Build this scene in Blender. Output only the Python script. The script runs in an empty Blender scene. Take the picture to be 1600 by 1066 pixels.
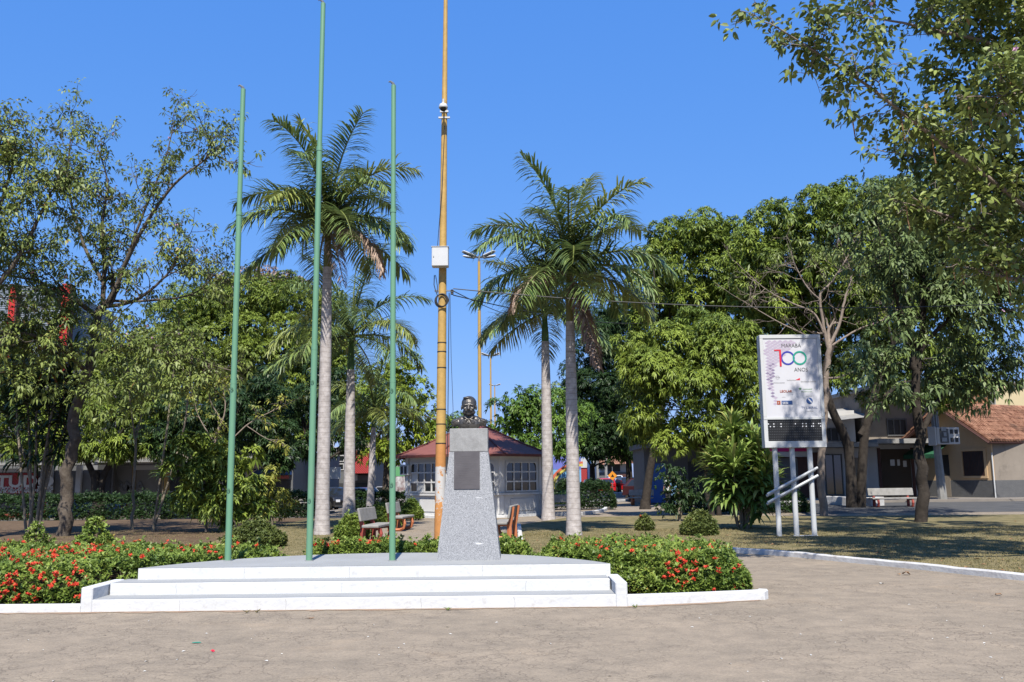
import bpy, math, random
import numpy as np
from mathutils import Vector, Matrix
R = math.radians
rng = np.random.default_rng(7)
random.seed(7)
sc = bpy.context.scene
col = sc.collection

# ------------------------------------------------------------------ camera
F = 1400.0
EYE = 1.6
PITCH = math.atan(215.0 / F)
cam_d = bpy.data.cameras.new('camera'); cam = bpy.data.objects.new('camera', cam_d); col.objects.link(cam)
cam_d.sensor_width = 36.0; cam_d.lens = 36.0 * F / 1600.0; cam_d.clip_start = 0.1; cam_d.clip_end = 3000
CR = Matrix.Rotation(R(90) + PITCH, 3, 'X') @ Matrix.Rotation(R(-0.6), 3, 'Z')
cam.matrix_world = Matrix.Translation((0, 0, EYE)) @ CR.to_4x4()
sc.camera = cam

# ------------------------------------------------------------------ sky, sun, exposure
SUN_EL = R(54); SUN_AZ = R(2.5)          # the sun stands behind the viewer, a little to the right
w = bpy.data.worlds.new('World'); sc.world = w; w.use_nodes = True
nt = w.node_tree; nt.nodes.clear()
sky = nt.nodes.new('ShaderNodeTexSky'); sky.sky_type = 'NISHITA'; sky.sun_disc = False
sky.sun_elevation = SUN_EL; sky.sun_rotation = R(180) - SUN_AZ
sky.altitude = 100; sky.air_density = 1.0; sky.dust_density = 0.3; sky.ozone_density = 5.0
bg = nt.nodes.new('ShaderNodeBackground'); bg.inputs[1].default_value = 0.097
wo = nt.nodes.new('ShaderNodeOutputWorld')
# the camera's flat rendering of the sky: one tone curve over the whole dome
sep = nt.nodes.new('ShaderNodeSeparateColor'); cmb = nt.nodes.new('ShaderNodeCombineColor'); nt.links.new(sky.outputs[0], sep.inputs[0])
for ch, gain, gam in ((0, 0.64, 0.76), (1, 1.42, 0.45), (2, 3.78, 0.22)):
    pw_n = nt.nodes.new('ShaderNodeMath'); pw_n.operation = 'POWER'; pw_n.inputs[1].default_value = gam
    ml_n = nt.nodes.new('ShaderNodeMath'); ml_n.operation = 'MULTIPLY'; ml_n.inputs[1].default_value = gain
    nt.links.new(sep.outputs[ch], pw_n.inputs[0]); nt.links.new(pw_n.outputs[0], ml_n.inputs[0]); nt.links.new(ml_n.outputs[0], cmb.inputs[ch])
nt.links.new(cmb.outputs[0], bg.inputs[0]); nt.links.new(bg.outputs[0], wo.inputs[0])
sun_d = bpy.data.lights.new('sun', 'SUN'); sun = bpy.data.objects.new('sun', sun_d); col.objects.link(sun)
sun_d.energy = 5.0; sun_d.angle = R(0.55); sun_d.color = (1.0, 0.95, 0.86)
sdir = Vector((math.sin(SUN_AZ) * math.cos(SUN_EL), -math.cos(SUN_AZ) * math.cos(SUN_EL), math.sin(SUN_EL)))
sun.rotation_euler = sdir.to_track_quat('Z', 'Y').to_euler()
sun.location = (0, -20, 40)
vs = sc.view_settings
vs.view_transform = 'Standard'; vs.look = 'None'; vs.exposure = 0.85; vs.gamma = 1.0; vs.use_curve_mapping = False
sc.cycles.use_denoising = True
sc.cycles.max_bounces = 6; sc.cycles.diffuse_bounces = 2; sc.cycles.glossy_bounces = 2
sc.cycles.transmission_bounces = 3; sc.cycles.transparent_max_bounces = 6

def ray(px, py):
    return CR @ Vector(((px - 800.0) / F, -(py - 533.0) / F, -1.0))
def P(px, py, Y):                      # the point seen at a pixel, Y metres in front of the viewer
    d = ray(px, py); return Vector((0, 0, EYE)) + d * (Y / d.y)
def G(px, py, z=0.0):                  # the point of the level z seen at a pixel
    d = ray(px, py); return Vector((0, 0, EYE)) + d * ((z - EYE) / d.z)
def sst(a, b, v):
    t = min(1.0, max(0.0, (v - a) / (b - a))); return t * t * (3 - 2 * t)
def gz(x, y):                          # the lie of the land
    return -0.62 * sst(-7, -14, x) * sst(38, 50, y) + 0.22 * sst(7, 15, x) * sst(34, 46, y)

# ------------------------------------------------------------------ materials
MATS = {}
KA = 0.66                              # all surface colours below are written for a brighter scale; this brings them to real albedos
def real_albedo(n, l, sock):
    if sock.links:
        src = sock.links[0].from_socket; x = n.new('ShaderNodeMix'); x.data_type = 'RGBA'; x.blend_type = 'MULTIPLY'; x.inputs[0].default_value = 1.0
        x.inputs[7].default_value = (KA, KA, KA, 1); l.new(src, x.inputs[6]); l.new(x.outputs[2], sock)
    else:
        v = sock.default_value; sock.default_value = (v[0] * KA, v[1] * KA, v[2] * KA, 1)
def mat(name, c, c2=None, rough=0.7, scale=3.0, bump=0.0, bscale=None, metal=0.0, spec=0.4, detail=6.0, contrast=1.0, extra=None):
    m = bpy.data.materials.new(name); m.use_nodes = True; MATS[name] = m
    n = m.node_tree.nodes; l = m.node_tree.links
    b = n['Principled BSDF']
    b.inputs['Roughness'].default_value = rough; b.inputs['Metallic'].default_value = metal
    b.inputs['Specular IOR Level'].default_value = spec
    b.inputs['Base Color'].default_value = (*c, 1)
    tc = n.new('ShaderNodeTexCoord')
    if c2 is not None:
        nz = n.new('ShaderNodeTexNoise'); nz.inputs['Scale'].default_value = scale; nz.inputs['Detail'].default_value = detail
        nz.inputs['Roughness'].default_value = 0.62
        l.new(tc.outputs['Object'], nz.inputs['Vector'])
        rp = n.new('ShaderNodeValToRGB')
        rp.color_ramp.elements[0].position = 0.5 - 0.22 / contrast; rp.color_ramp.elements[1].position = 0.5 + 0.22 / contrast
        rp.color_ramp.elements[0].color = (*c, 1); rp.color_ramp.elements[1].color = (*c2, 1)
        l.new(nz.outputs[0], rp.inputs[0]); l.new(rp.outputs[0], b.inputs['Base Color'])
    if bump:
        nb = n.new('ShaderNodeTexNoise'); nb.inputs['Scale'].default_value = bscale or scale * 6; nb.inputs['Detail'].default_value = 5
        l.new(tc.outputs['Object'], nb.inputs['Vector'])
        bp = n.new('ShaderNodeBump'); bp.inputs['Strength'].default_value = bump; bp.inputs['Distance'].default_value = 0.02
        l.new(nb.outputs[0], bp.inputs['Height']); l.new(bp.outputs[0], b.inputs['Normal'])
    if extra: extra(m, n, l, b, tc)
    real_albedo(n, l, b.inputs['Base Color'])
    return m

def leafmat(name, dark, light, trans=0.17, odd=None, rough=0.5, spec=0.3):
    """leaf surface: colour per leaf from the 'rnd' attribute, some light through the blade"""
    m = bpy.data.materials.new(name); m.use_nodes = True; MATS[name] = m
    n = m.node_tree.nodes; l = m.node_tree.links
    b = n['Principled BSDF']; b.inputs['Roughness'].default_value = rough; b.inputs['Specular IOR Level'].default_value = spec
    at = n.new('ShaderNodeAttribute'); at.attribute_name = 'rnd'
    rp = n.new('ShaderNodeValToRGB'); e = rp.color_ramp.elements
    e[0].position = 0.05; e[0].color = (*dark, 1); e[1].position = 0.9; e[1].color = (*light, 1)
    if odd is not None:
        k = e.new(0.97); k.color = (*odd, 1)
    l.new(at.outputs['Fac'], rp.inputs[0]); l.new(rp.outputs[0], b.inputs['Base Color'])
    tr = n.new('ShaderNodeBsdfTranslucent'); mx = n.new('ShaderNodeMixShader'); mx.inputs[0].default_value = trans
    gm = n.new('ShaderNodeGamma'); gm.inputs[1].default_value = 0.85
    l.new(rp.outputs[0], gm.inputs[0]); l.new(gm.outputs[0], tr.inputs[0])
    l.new(b.outputs[0], mx.inputs[1]); l.new(tr.outputs[0], mx.inputs[2])
    l.new(mx.outputs[0], n['Material Output'].inputs[0])
    real_albedo(n, l, b.inputs['Base Color']); real_albedo(n, l, tr.inputs[0])
    return m

def pave_extra(m, n, l, b, tc):
    # worn cement: dusty patches, dark scuffs, hairline cracks
    def noise(s, det=6, ro=0.6, stretch=None):
        nz = n.new('ShaderNodeTexNoise'); nz.inputs['Scale'].default_value = s; nz.inputs['Detail'].default_value = det; nz.inputs['Roughness'].default_value = ro
        if stretch:
            mp = n.new('ShaderNodeMapping'); mp.inputs['Scale'].default_value = stretch
            l.new(tc.outputs['Object'], mp.inputs[0]); l.new(mp.outputs[0], nz.inputs['Vector'])
        else: l.new(tc.outputs['Object'], nz.inputs['Vector'])
        return nz
    def ramp(src, p0, p1, c0, c1):
        r = n.new('ShaderNodeValToRGB'); r.color_ramp.elements[0].position = p0; r.color_ramp.elements[1].position = p1
        r.color_ramp.elements[0].color = (*c0, 1); r.color_ramp.elements[1].color = (*c1, 1); l.new(src, r.inputs[0]); return r
    def mix(fac, a, bb, mode='MIX'):
        x = n.new('ShaderNodeMix'); x.data_type = 'RGBA'; x.blend_type = mode
        if isinstance(fac, float): x.inputs[0].default_value = fac
        else: l.new(fac, x.inputs[0])
        l.new(a, x.inputs[6])
        if isinstance(bb, tuple): x.inputs[7].default_value = (*bb, 1)
        else: l.new(bb, x.inputs[7])
        return x.outputs[2]
    big = ramp(noise(0.55, 8, 0.65).outputs[0], 0.36, 0.66, (0.335, 0.28, 0.215), (0.40, 0.33, 0.25))
    scuff = ramp(noise(2.6, 10, 0.78).outputs[0], 0.36, 0.60, (0.64, 0.65, 0.675), (1, 1, 1))
    c = mix(0.75, big.outputs[0], scuff.outputs[0], 'MULTIPLY')
    sand = ramp(noise(0.9, 5, 0.5, (1.0, 1.2, 1)).outputs[0], 0.60, 0.72, (0, 0, 0), (1, 1, 1))
    sf = n.new('ShaderNodeMath'); sf.operation = 'MULTIPLY'; sf.inputs[1].default_value = 0.45; l.new(sand.outputs[0], sf.inputs[0])
    c = mix(sf.outputs[0], c, (0.43, 0.335, 0.235))
    fine = ramp(noise(38, 6, 0.85).outputs[0], 0.3, 0.7, (0.62, 0.62, 0.62), (1.32, 1.3, 1.28))
    c = mix(0.9, c, fine.outputs[0], 'MULTIPLY')
    # cracks: borders of a warped cell pattern
    wz = noise(2.2, 4); wm = n.new('ShaderNodeMix'); wm.data_type = 'RGBA'; wm.blend_type = 'LINEAR_LIGHT'; wm.inputs[0].default_value = 0.28
    l.new(tc.outputs['Object'], wm.inputs[6]); l.new(wz.outputs['Color'], wm.inputs[7])
    hs = []
    for s, wdt in ((1.9, 0.016), (4.2, 0.026)):
        v = n.new('ShaderNodeTexVoronoi'); v.feature = 'DISTANCE_TO_EDGE'; v.inputs['Scale'].default_value = s
        l.new(wm.outputs[2], v.inputs['Vector'])
        r = n.new('ShaderNodeMapRange'); r.inputs[1].default_value = 0.0; r.inputs[2].default_value = wdt; l.new(v.outputs['Distance'], r.inputs[0])
        hs.append(r.outputs[0])
    gate = ramp(noise(0.8, 3).outputs[0], 0.42, 0.56, (0.15, 0.15, 0.15), (1, 1, 1))
    cr = n.new('ShaderNodeMath'); cr.operation = 'MULTIPLY'; l.new(hs[0], cr.inputs[0]); l.new(hs[1], cr.inputs[1])
    inv = n.new('ShaderNodeMath'); inv.operation = 'SUBTRACT'; inv.inputs[0].default_value = 1.0; l.new(cr.outputs[0], inv.inputs[1])
    cg = n.new('ShaderNodeMath'); cg.operation = 'MULTIPLY'; l.new(inv.outputs[0], cg.inputs[0]); l.new(gate.outputs[0], cg.inputs[1])
    cf = n.new('ShaderNodeMath'); cf.operation = 'MULTIPLY'; cf.inputs[1].default_value = 0.5; l.new(cg.outputs[0], cf.inputs[0])
    c = mix(cf.outputs[0], c, (0.14, 0.11, 0.09))
    l.new(c, b.inputs['Base Color'])
    h1 = noise(9, 8, 0.7); hm = n.new('ShaderNodeMath'); hm.operation = 'SUBTRACT'; l.new(h1.outputs[0], hm.inputs[0]); l.new(cg.outputs[0], hm.inputs[1])
    bp = n.new('ShaderNodeBump'); bp.inputs['Strength'].default_value = 0.45; bp.inputs['Distance'].default_value = 0.02
    l.new(hm.outputs[0], bp.inputs['Height']); l.new(bp.outputs[0], b.inputs['Normal'])

def grunge(c_dirt, s=2.0, lo=0.56, hi=0.75, amt=0.6):
    def f(m, n, l, b, tc):
        nz = n.new('ShaderNodeTexNoise'); nz.inputs['Scale'].default_value = s; nz.inputs['Detail'].default_value = 9; nz.inputs['Roughness'].default_value = 0.72
        l.new(tc.outputs['Object'], nz.inputs['Vector'])
        r = n.new('ShaderNodeMapRange'); r.inputs[1].default_value = lo; r.inputs[2].default_value = hi; r.inputs[4].default_value = amt; l.new(nz.outputs[0], r.inputs[0])
        x = n.new('ShaderNodeMix'); x.data_type = 'RGBA'; l.new(r.outputs[0], x.inputs[0]); x.inputs[7].default_value = (*c_dirt, 1)
        src = b.inputs['Base Color'].links[0].from_socket if b.inputs['Base Color'].links else None
        if src: l.new(src, x.inputs[6])
        else: x.inputs[6].default_value = b.inputs['Base Color'].default_value
        l.new(x.outputs[2], b.inputs['Base Color'])
    return f
def granite_extra(m, n, l, b, tc):
    v = n.new('ShaderNodeTexVoronoi'); v.inputs['Scale'].default_value = 165; v.inputs['Randomness'].default_value = 1.0
    l.new(tc.outputs['Object'], v.inputs['Vector'])
    r = n.new('ShaderNodeValToRGB'); e = r.color_ramp.elements
    e[0].position = 0.0; e[0].color = (0.16, 0.165, 0.18, 1); e[1].position = 1.0; e[1].color = (0.50, 0.51, 0.53, 1)
    k = e.new(0.3); k.color = (0.28, 0.288, 0.305, 1); k = e.new(0.6); k.color = (0.36, 0.368, 0.385, 1)
    sp = n.new('ShaderNodeSeparateColor'); l.new(v.outputs['Color'], sp.inputs[0]); l.new(sp.outputs[0], r.inputs[0])
    # a few pale and dark slanting veins
    mp = n.new('ShaderNodeMapping'); mp.inputs['Rotation'].default_value = (0, R(38), 0); mp.inputs['Scale'].default_value = (2.2, 2.2, 16)
    l.new(tc.outputs['Object'], mp.inputs[0])
    nz = n.new('ShaderNodeTexNoise'); nz.inputs['Scale'].default_value = 1.3; nz.inputs['Detail'].default_value = 2; l.new(mp.outputs[0], nz.inputs['Vector'])
    rr = n.new('ShaderNodeMapRange'); rr.inputs[1].default_value = 0.71; rr.inputs[2].default_value = 0.76; l.new(nz.outputs[0], rr.inputs[0])
    x = n.new('ShaderNodeMix'); x.data_type = 'RGBA'; l.new(rr.outputs[0], x.inputs[0]); l.new(r.outputs[0], x.inputs[6]); x.inputs[7].default_value = (0.78, 0.79, 0.8, 1)
    l.new(x.outputs[2], b.inputs['Base Color'])
def trunk_extra(m, n, l, b, tc):
    wv = n.new('ShaderNodeTexWave'); wv.wave_type = 'BANDS'; wv.bands_direction = 'Z'; wv.inputs['Scale'].default_value = 2.1
    wv.inputs['Distortion'].default_value = 2.2; wv.inputs['Detail'].default_value = 3; wv.inputs['Detail Scale'].default_value = 0.8; wv.wave_profile = 'SAW'
    l.new(tc.outputs['Object'], wv.inputs['Vector'])
    nz = n.new('ShaderNodeTexNoise'); nz.inputs['Scale'].default_value = 6; nz.inputs['Detail'].default_value = 8; nz.inputs['Roughness'].default_value = 0.7
    l.new(tc.outputs['Object'], nz.inputs['Vector'])
    r = n.new('ShaderNodeValToRGB'); r.color_ramp.elements[0].position = 0.0; r.color_ramp.elements[1].position = 0.16
    r.color_ramp.elements[0].color = (0.36, 0.32, 0.305, 1); r.color_ramp.elements[1].color = (0.64, 0.60, 0.58, 1); l.new(wv.outputs[0], r.inputs[0])
    r2 = n.new('ShaderNodeValToRGB'); r2.color_ramp.elements[0].position = 0.33; r2.color_ramp.elements[1].position = 0.7
    r2.color_ramp.elements[0].color = (0.6, 0.57, 0.55, 1); r2.color_ramp.elements[1].color = (1.15, 1.13, 1.12, 1); l.new(nz.outputs[0], r2.inputs[0])
    x = n.new('ShaderNodeMix'); x.data_type = 'RGBA'; x.blend_type = 'MULTIPLY'; x.inputs[0].default_value = 1; l.new(r.outputs[0], x.inputs[6]); l.new(r2.outputs[0], x.inputs[7])
    l.new(x.outputs[2], b.inputs['Base Color'])
    bp = n.new('ShaderNodeBump'); bp.inputs['Strength'].default_value = 0.5; bp.inputs['Distance'].default_value = 0.015; l.new(wv.outputs[0], bp.inputs['Height']); l.new(bp.outputs[0], b.inputs['Normal'])
def corr_extra(scale, axis='X', dist=0.03, strength=0.8):
    def f(m, n, l, b, tc):
        wv = n.new('ShaderNodeTexWave'); wv.bands_direction = axis; wv.inputs['Scale'].default_value = scale
        l.new(tc.outputs['Object'], wv.inputs['Vector'])
        bp = n.new('ShaderNodeBump'); bp.inputs['Strength'].default_value = strength; bp.inputs['Distance'].default_value = dist
        l.new(wv.outputs[0], bp.inputs['Height']); l.new(bp.outputs[0], b.inputs['Normal'])
    return f
def polepaint_extra(m, n, l, b, tc):
    # yellow paint above, orange below, worn posters and scraped white on the lowest metres
    sx = n.new('ShaderNodeSeparateXYZ'); l.new(tc.outputs['Object'], sx.inputs[0])
    nz = n.new('ShaderNodeTexNoise'); nz.inputs['Scale'].default_value = 5; nz.inputs['Detail'].default_value = 8; nz.inputs['Roughness'].default_value = 0.7; l.new(tc.outputs['Object'], nz.inputs['Vector'])
    r = n.new('ShaderNodeValToRGB'); e = r.color_ramp.elements; r.color_ramp.interpolation = 'CONSTANT'
    e[0].position = 0; e[0].color = (0.64, 0.29, 0.09, 1); e[1].position = 0.25; e[1].color = (0.60, 0.385, 0.12, 1)
    dv = n.new('ShaderNodeMath'); dv.operation = 'DIVIDE'; dv.inputs[1].default_value = 10.0; l.new(sx.outputs[2], dv.inputs[0]); l.new(dv.outputs[0], r.inputs[0])
    v = n.new('ShaderNodeValToRGB'); v.color_ramp.elements[0].position = 0.3; v.color_ramp.elements[1].position = 0.7
    v.color_ramp.elements[0].color = (0.74, 0.74, 0.74, 1); v.color_ramp.elements[1].color = (1.1, 1.1, 1.1, 1); l.new(nz.outputs[0], v.inputs[0])
    x = n.new('ShaderNodeMix'); x.data_type = 'RGBA'; x.blend_type = 'MULTIPLY'; x.inputs[0].default_value = 1; l.new(r.outputs[0], x.inputs[6]); l.new(v.outputs[0], x.inputs[7])
    # torn paper between 0.6 and 2.0 m
    hz = n.new('ShaderNodeValToRGB'); q = hz.color_ramp.elements; q[0].position = 0.03; q[0].color = (0.36, 0.36, 0.36, 1); q[1].position = 0.16; q[1].color = (0.58, 0.58, 0.58, 1)
    k = q.new(0.19); k.color = (0.52, 0.52, 0.52, 1); k = q.new(0.20); k.color = (0, 0, 0, 1); l.new(dv.outputs[0], hz.inputs[0])
    n2 = n.new('ShaderNodeTexNoise'); n2.inputs['Scale'].default_value = 7; n2.inputs['Detail'].default_value = 9; n2.inputs['Roughness'].default_value = 0.75; l.new(tc.outputs['Object'], n2.inputs['Vector'])
    lt = n.new('ShaderNodeMath'); lt.operation = 'LESS_THAN'; l.new(n2.outputs[0], lt.inputs[0]); l.new(hz.outputs[0], lt.inputs[1])
    x2 = n.new('ShaderNodeMix'); x2.data_type = 'RGBA'; l.new(lt.outputs[0], x2.inputs[0]); l.new(x.outputs[2], x2.inputs[6]); x2.inputs[7].default_value = (0.62, 0.6, 0.57, 1)
    l.new(x2.outputs[2], b.inputs['Base Color'])

mat('pave', (0.3, 0.25, 0.2), rough=0.92, spec=0.2, extra=pave_extra)
mat('asphalt', (0.075, 0.075, 0.078), (0.12, 0.118, 0.115), 0.9, 1.2, 0.4, 40, spec=0.25)
mat('lawn', (0.115, 0.112, 0.05), (0.33, 0.265, 0.145), 0.95, 2.6, 0.9, 35, spec=0.1, detail=10)
mat('sand', (0.42, 0.33, 0.24), (0.30, 0.20, 0.145), 0.95, 5, 0.5, 40, spec=0.1)
mat('straw', (0.30, 0.25, 0.12), (0.16, 0.17, 0.06), 0.9, 3, spec=0.15)
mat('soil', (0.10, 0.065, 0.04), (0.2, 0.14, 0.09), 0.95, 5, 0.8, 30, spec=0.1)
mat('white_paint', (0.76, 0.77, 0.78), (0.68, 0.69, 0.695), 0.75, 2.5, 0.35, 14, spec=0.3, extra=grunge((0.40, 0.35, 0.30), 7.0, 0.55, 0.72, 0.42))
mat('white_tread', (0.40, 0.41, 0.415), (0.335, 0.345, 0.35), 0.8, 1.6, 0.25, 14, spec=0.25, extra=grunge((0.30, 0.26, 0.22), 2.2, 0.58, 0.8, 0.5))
mat('kerb_paint', (0.72, 0.72, 0.71), (0.60, 0.58, 0.56), 0.8, 3.5, 0.4, 16, spec=0.25, extra=grunge((0.30, 0.25, 0.2), 4, 0.54, 0.72, 0.75))
mat('granite', (0.4, 0.4, 0.42), rough=0.55, spec=0.4, extra=granite_extra)
mat('granite_cap', (0.33, 0.33, 0.325), (0.50, 0.50, 0.49), 0.6, 60, 0.1, extra=grunge((0.12, 0.115, 0.11), 3.0, 0.42, 0.7, 0.6))
mat('bronze', (0.07, 0.064, 0.06), (0.19, 0.175, 0.155), 0.38, 9, 0.25, 40, metal=0.6, spec=0.5)
mat('plaque', (0.13, 0.115, 0.115), (0.20, 0.18, 0.175), 0.42, 4, metal=0.6)
mat('plaque_line', (0.185, 0.17, 0.168), rough=0.5, metal=0.55)
mat('green_paint', (0.15, 0.33, 0.20), (0.17, 0.365, 0.225), 0.42, 2, spec=0.45, extra=grunge((0.11, 0.27, 0.16), 3, 0.6, 0.8, 0.5))
mat('green_dark', (0.09, 0.22, 0.13), rough=0.5)
mat('pole_paint', (0.6, 0.4, 0.1), rough=0.6, spec=0.3, bump=0.1, bscale=20, extra=polepaint_extra)
mat('yellow_paint', (0.56, 0.37, 0.11), (0.48, 0.31, 0.09), 0.6, 2)
mat('white_metal', (0.68, 0.69, 0.69), (0.62, 0.63, 0.63), 0.45, 4, spec=0.5)
mat('grey_metal', (0.32, 0.33, 0.34), (0.25, 0.26, 0.27), 0.45, 6, metal=0.5)
mat('black', (0.012, 0.012, 0.013), rough=0.45)
mat('dark', (0.03, 0.03, 0.032), (0.05, 0.05, 0.05), 0.7, 3)
mat('glass', (0.02, 0.023, 0.026), rough=0.06, spec=0.8)
mat('roof_red', (0.22, 0.075, 0.058), (0.27, 0.095, 0.072), 0.7, 3, 0.1, 20)
mat('roof_edge', (0.17, 0.045, 0.035), rough=0.6)
mat('cream_wall', (0.78, 0.77, 0.75), (0.70, 0.685, 0.66), 0.8, 2, spec=0.25, extra=grunge((0.45, 0.30, 0.22), 2.0, 0.58, 0.8, 0.5))
mat('bench_slab', (0.40, 0.385, 0.36), (0.27, 0.26, 0.24), 0.85, 5, 0.3, 30, spec=0.25)
mat('bench_red', (0.36, 0.05, 0.04), (0.42, 0.09, 0.06), 0.65, 6, extra=grunge((0.25, 0.14, 0.1), 9, 0.55, 0.75, 0.7))
mat('bench_orange', (0.58, 0.20, 0.075), (0.5, 0.16, 0.07), 0.65, 6, extra=grunge((0.35, 0.2, 0.13), 9, 0.55, 0.75, 0.7))
mat('palm_trunk', (0.4, 0.37, 0.35), rough=0.85, spec=0.2, extra=trunk_extra)
mat('crownshaft', (0.26, 0.19, 0.045), (0.13, 0.17, 0.03), 0.45, 2.2)
mat('crownshaft_green', (0.05, 0.13, 0.025), (0.1, 0.17, 0.03), 0.45, 2.2)
mat('rachis', (0.16, 0.19, 0.045), rough=0.5)
mat('bark', (0.085, 0.065, 0.05), (0.19, 0.16, 0.13), 0.92, 7, 0.9, 26, spec=0.15)
mat('bark_dark', (0.03, 0.024, 0.02), (0.075, 0.062, 0.05), 0.92, 6, 0.9, 22, spec=0.15)  # black-brown bark, lowered further: canopy shade is put into the colour
mat('bark_pale', (0.24, 0.19, 0.155), (0.38, 0.31, 0.26), 0.9, 8, 0.7, 30, spec=0.15)
mat('cane', (0.23, 0.19, 0.14), (0.34, 0.29, 0.22), 0.85, 9, 0.6, 40, spec=0.2)
mat('brick', (0.42, 0.17, 0.085), (0.55, 0.28, 0.15), 0.9, 9, 0.3, 40, spec=0.15)
mat('mortar', (0.30, 0.25, 0.21), (0.22, 0.19, 0.16), 0.95, 3)
mat('clay_tile', (0.19, 0.08, 0.05), (0.52, 0.28, 0.18), 0.9, 3.5, 0.4, 30, spec=0.15, detail=10, contrast=1.5, extra=grunge((0.06, 0.04, 0.032), 0.9, 0.50, 0.66, 0.7))
mat('wood_dark', (0.07, 0.022, 0.018), (0.1, 0.04, 0.03), 0.7, 5)
mat('house_wall', (0.68, 0.48, 0.28), (0.60, 0.42, 0.24), 0.88, 1.2, 0.15, 20, extra=grunge((0.27, 0.21, 0.15), 0.9, 0.58, 0.8, 0.6))
mat('dado', (0.105, 0.107, 0.112), (0.14, 0.14, 0.142), 0.9, 3, 0.4, 14)
mat('stained', (0.34, 0.29, 0.235), (0.25, 0.21, 0.17), 0.9, 1.0, extra=grunge((0.05, 0.045, 0.04), 0.8, 0.52, 0.74, 0.8))
mat('yellow_wall', (0.66, 0.55, 0.33), (0.60, 0.5, 0.3), 0.85, 1)
mat('concrete', (0.36, 0.35, 0.33), (0.25, 0.245, 0.23), 0.9, 3, 0.4, 20)
mat('sidewalk', (0.30, 0.26, 0.22), (0.22, 0.195, 0.17), 0.92, 1.4, 0.3, 18)
mat('shop_white', (0.62, 0.62, 0.61), (0.54, 0.53, 0.52), 0.8, 1.2, extra=grunge((0.35, 0.32, 0.29), 1.1, 0.58, 0.8, 0.5))
mat('shop_grey', (0.15, 0.153, 0.157), (0.115, 0.118, 0.122), 0.8, 1.2)  # grey and beige walls lowered; shade under the trees put into the colour
mat('shop_beige', (0.32, 0.27, 0.21), (0.27, 0.225, 0.175), 0.85, 1.2)
mat('shutter', (0.27, 0.275, 0.28), rough=0.55, metal=0.2, extra=corr_extra(5.0, 'Z', 0.04, 0.9))
mat('shutter_brown', (0.10, 0.075, 0.055), rough=0.6, extra=corr_extra(5.0, 'Z', 0.04, 0.9))
mat('cladding', (0.20, 0.24, 0.29), (0.25, 0.29, 0.34), 0.45, 0.6, metal=0.3, extra=corr_extra(2.6, 'Z', 0.04, 0.7))
mat('red_paint', (0.60, 0.028, 0.02), (0.52, 0.03, 0.022), 0.5, 1.5)
mat('red_panel', (0.42, 0.03, 0.03), (0.35, 0.03, 0.03), 0.6, 2, extra=corr_extra(3.0, 'DIAGONAL', 0.03, 0.6))
mat('magenta', (0.62, 0.01, 0.20), rough=0.6)
mat('green_awning', (0.02, 0.11, 0.055), (0.03, 0.14, 0.07), 0.7, 4)
mat('blue_paint', (0.03, 0.14, 0.48), rough=0.5)
mat('sky_blue', (0.16, 0.42, 0.72), (0.24, 0.5, 0.72), 0.7, 0.5)
mat('violet', (0.17, 0.16, 0.56), (0.13, 0.22, 0.62), 0.7, 0.6)
mat('rainbow_yellow', (0.66, 0.56, 0.12), rough=0.7)
mat('rainbow_red', (0.62, 0.14, 0.07), rough=0.7)
mat('mural_green', (0.08, 0.30, 0.12), (0.14, 0.4, 0.16), 0.7, 1.2)
mat('mural_white', (0.62, 0.62, 0.62), (0.22, 0.15, 0.15), 0.7, 2.2, contrast=2)
mat('orange_sign', (0.80, 0.30, 0.02), rough=0.5)
mat('poster', (0.72, 0.72, 0.75), (0.66, 0.655, 0.70), 0.35, 1.2, spec=0.5)
mat('lilac', (0.58, 0.49, 0.60), (0.48, 0.41, 0.54), 0.4, 3)
mat('lilac_dark', (0.27, 0.23, 0.36), (0.34, 0.26, 0.38), 0.4, 3)
mat('ink_grey', (0.10, 0.10, 0.105), rough=0.5)
mat('ink_mid', (0.30, 0.30, 0.32), rough=0.5)
mat('ink_red', (0.72, 0.035, 0.06), rough=0.4)
mat('ink_blue', (0.05, 0.06, 0.42), rough=0.4)
mat('ink_teal', (0.02, 0.36, 0.26), rough=0.4)
mat('ink_navy', (0.03, 0.085, 0.26), rough=0.4)
mat('ink_brown', (0.42, 0.10, 0.045), rough=0.4)
mat('ink_olive', (0.10, 0.26, 0.11), rough=0.4)
mat('led_off', (0.22, 0.23, 0.25), rough=0.5)
mat('led_on', (0.85, 0.85, 0.88), rough=0.4)
mat('car_red', (0.50, 0.012, 0.018), rough=0.25, spec=0.6)
mat('car_maroon', (0.045, 0.006, 0.008), rough=0.3, spec=0.6)
mat('car_blue', (0.11, 0.22, 0.46), rough=0.3, spec=0.6)
mat('car_navy', (0.025, 0.045, 0.09), rough=0.25, spec=0.7)
mat('car_black', (0.018, 0.018, 0.02), rough=0.25, spec=0.7)
mat('car_white', (0.72, 0.72, 0.72), rough=0.3, spec=0.6)
mat('car_silver', (0.45, 0.46, 0.49), rough=0.3, metal=0.4)
mat('tyre', (0.018, 0.018, 0.018), rough=0.85)
mat('lamp_red', (0.45, 0.01, 0.01), rough=0.2)
mat('lamp_clear', (0.75, 0.76, 0.78), rough=0.1)
mat('paper', (0.7, 0.69, 0.66), rough=0.8)
mat('skin', (0.32, 0.17, 0.11), rough=0.6)
mat('hair', (0.02, 0.015, 0.012), rough=0.5)
mat('cloth_blue', (0.22, 0.42, 0.68), rough=0.9)
mat('cloth_white', (0.7, 0.7, 0.7), rough=0.9)
mat('litter_red', (0.7, 0.02, 0.05), rough=0.5)
mat('litter_green', (0.05, 0.36, 0.26), rough=0.6)
mat('deadleaf', (0.24, 0.11, 0.045), (0.36, 0.22, 0.11), 0.8, 6)
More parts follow.
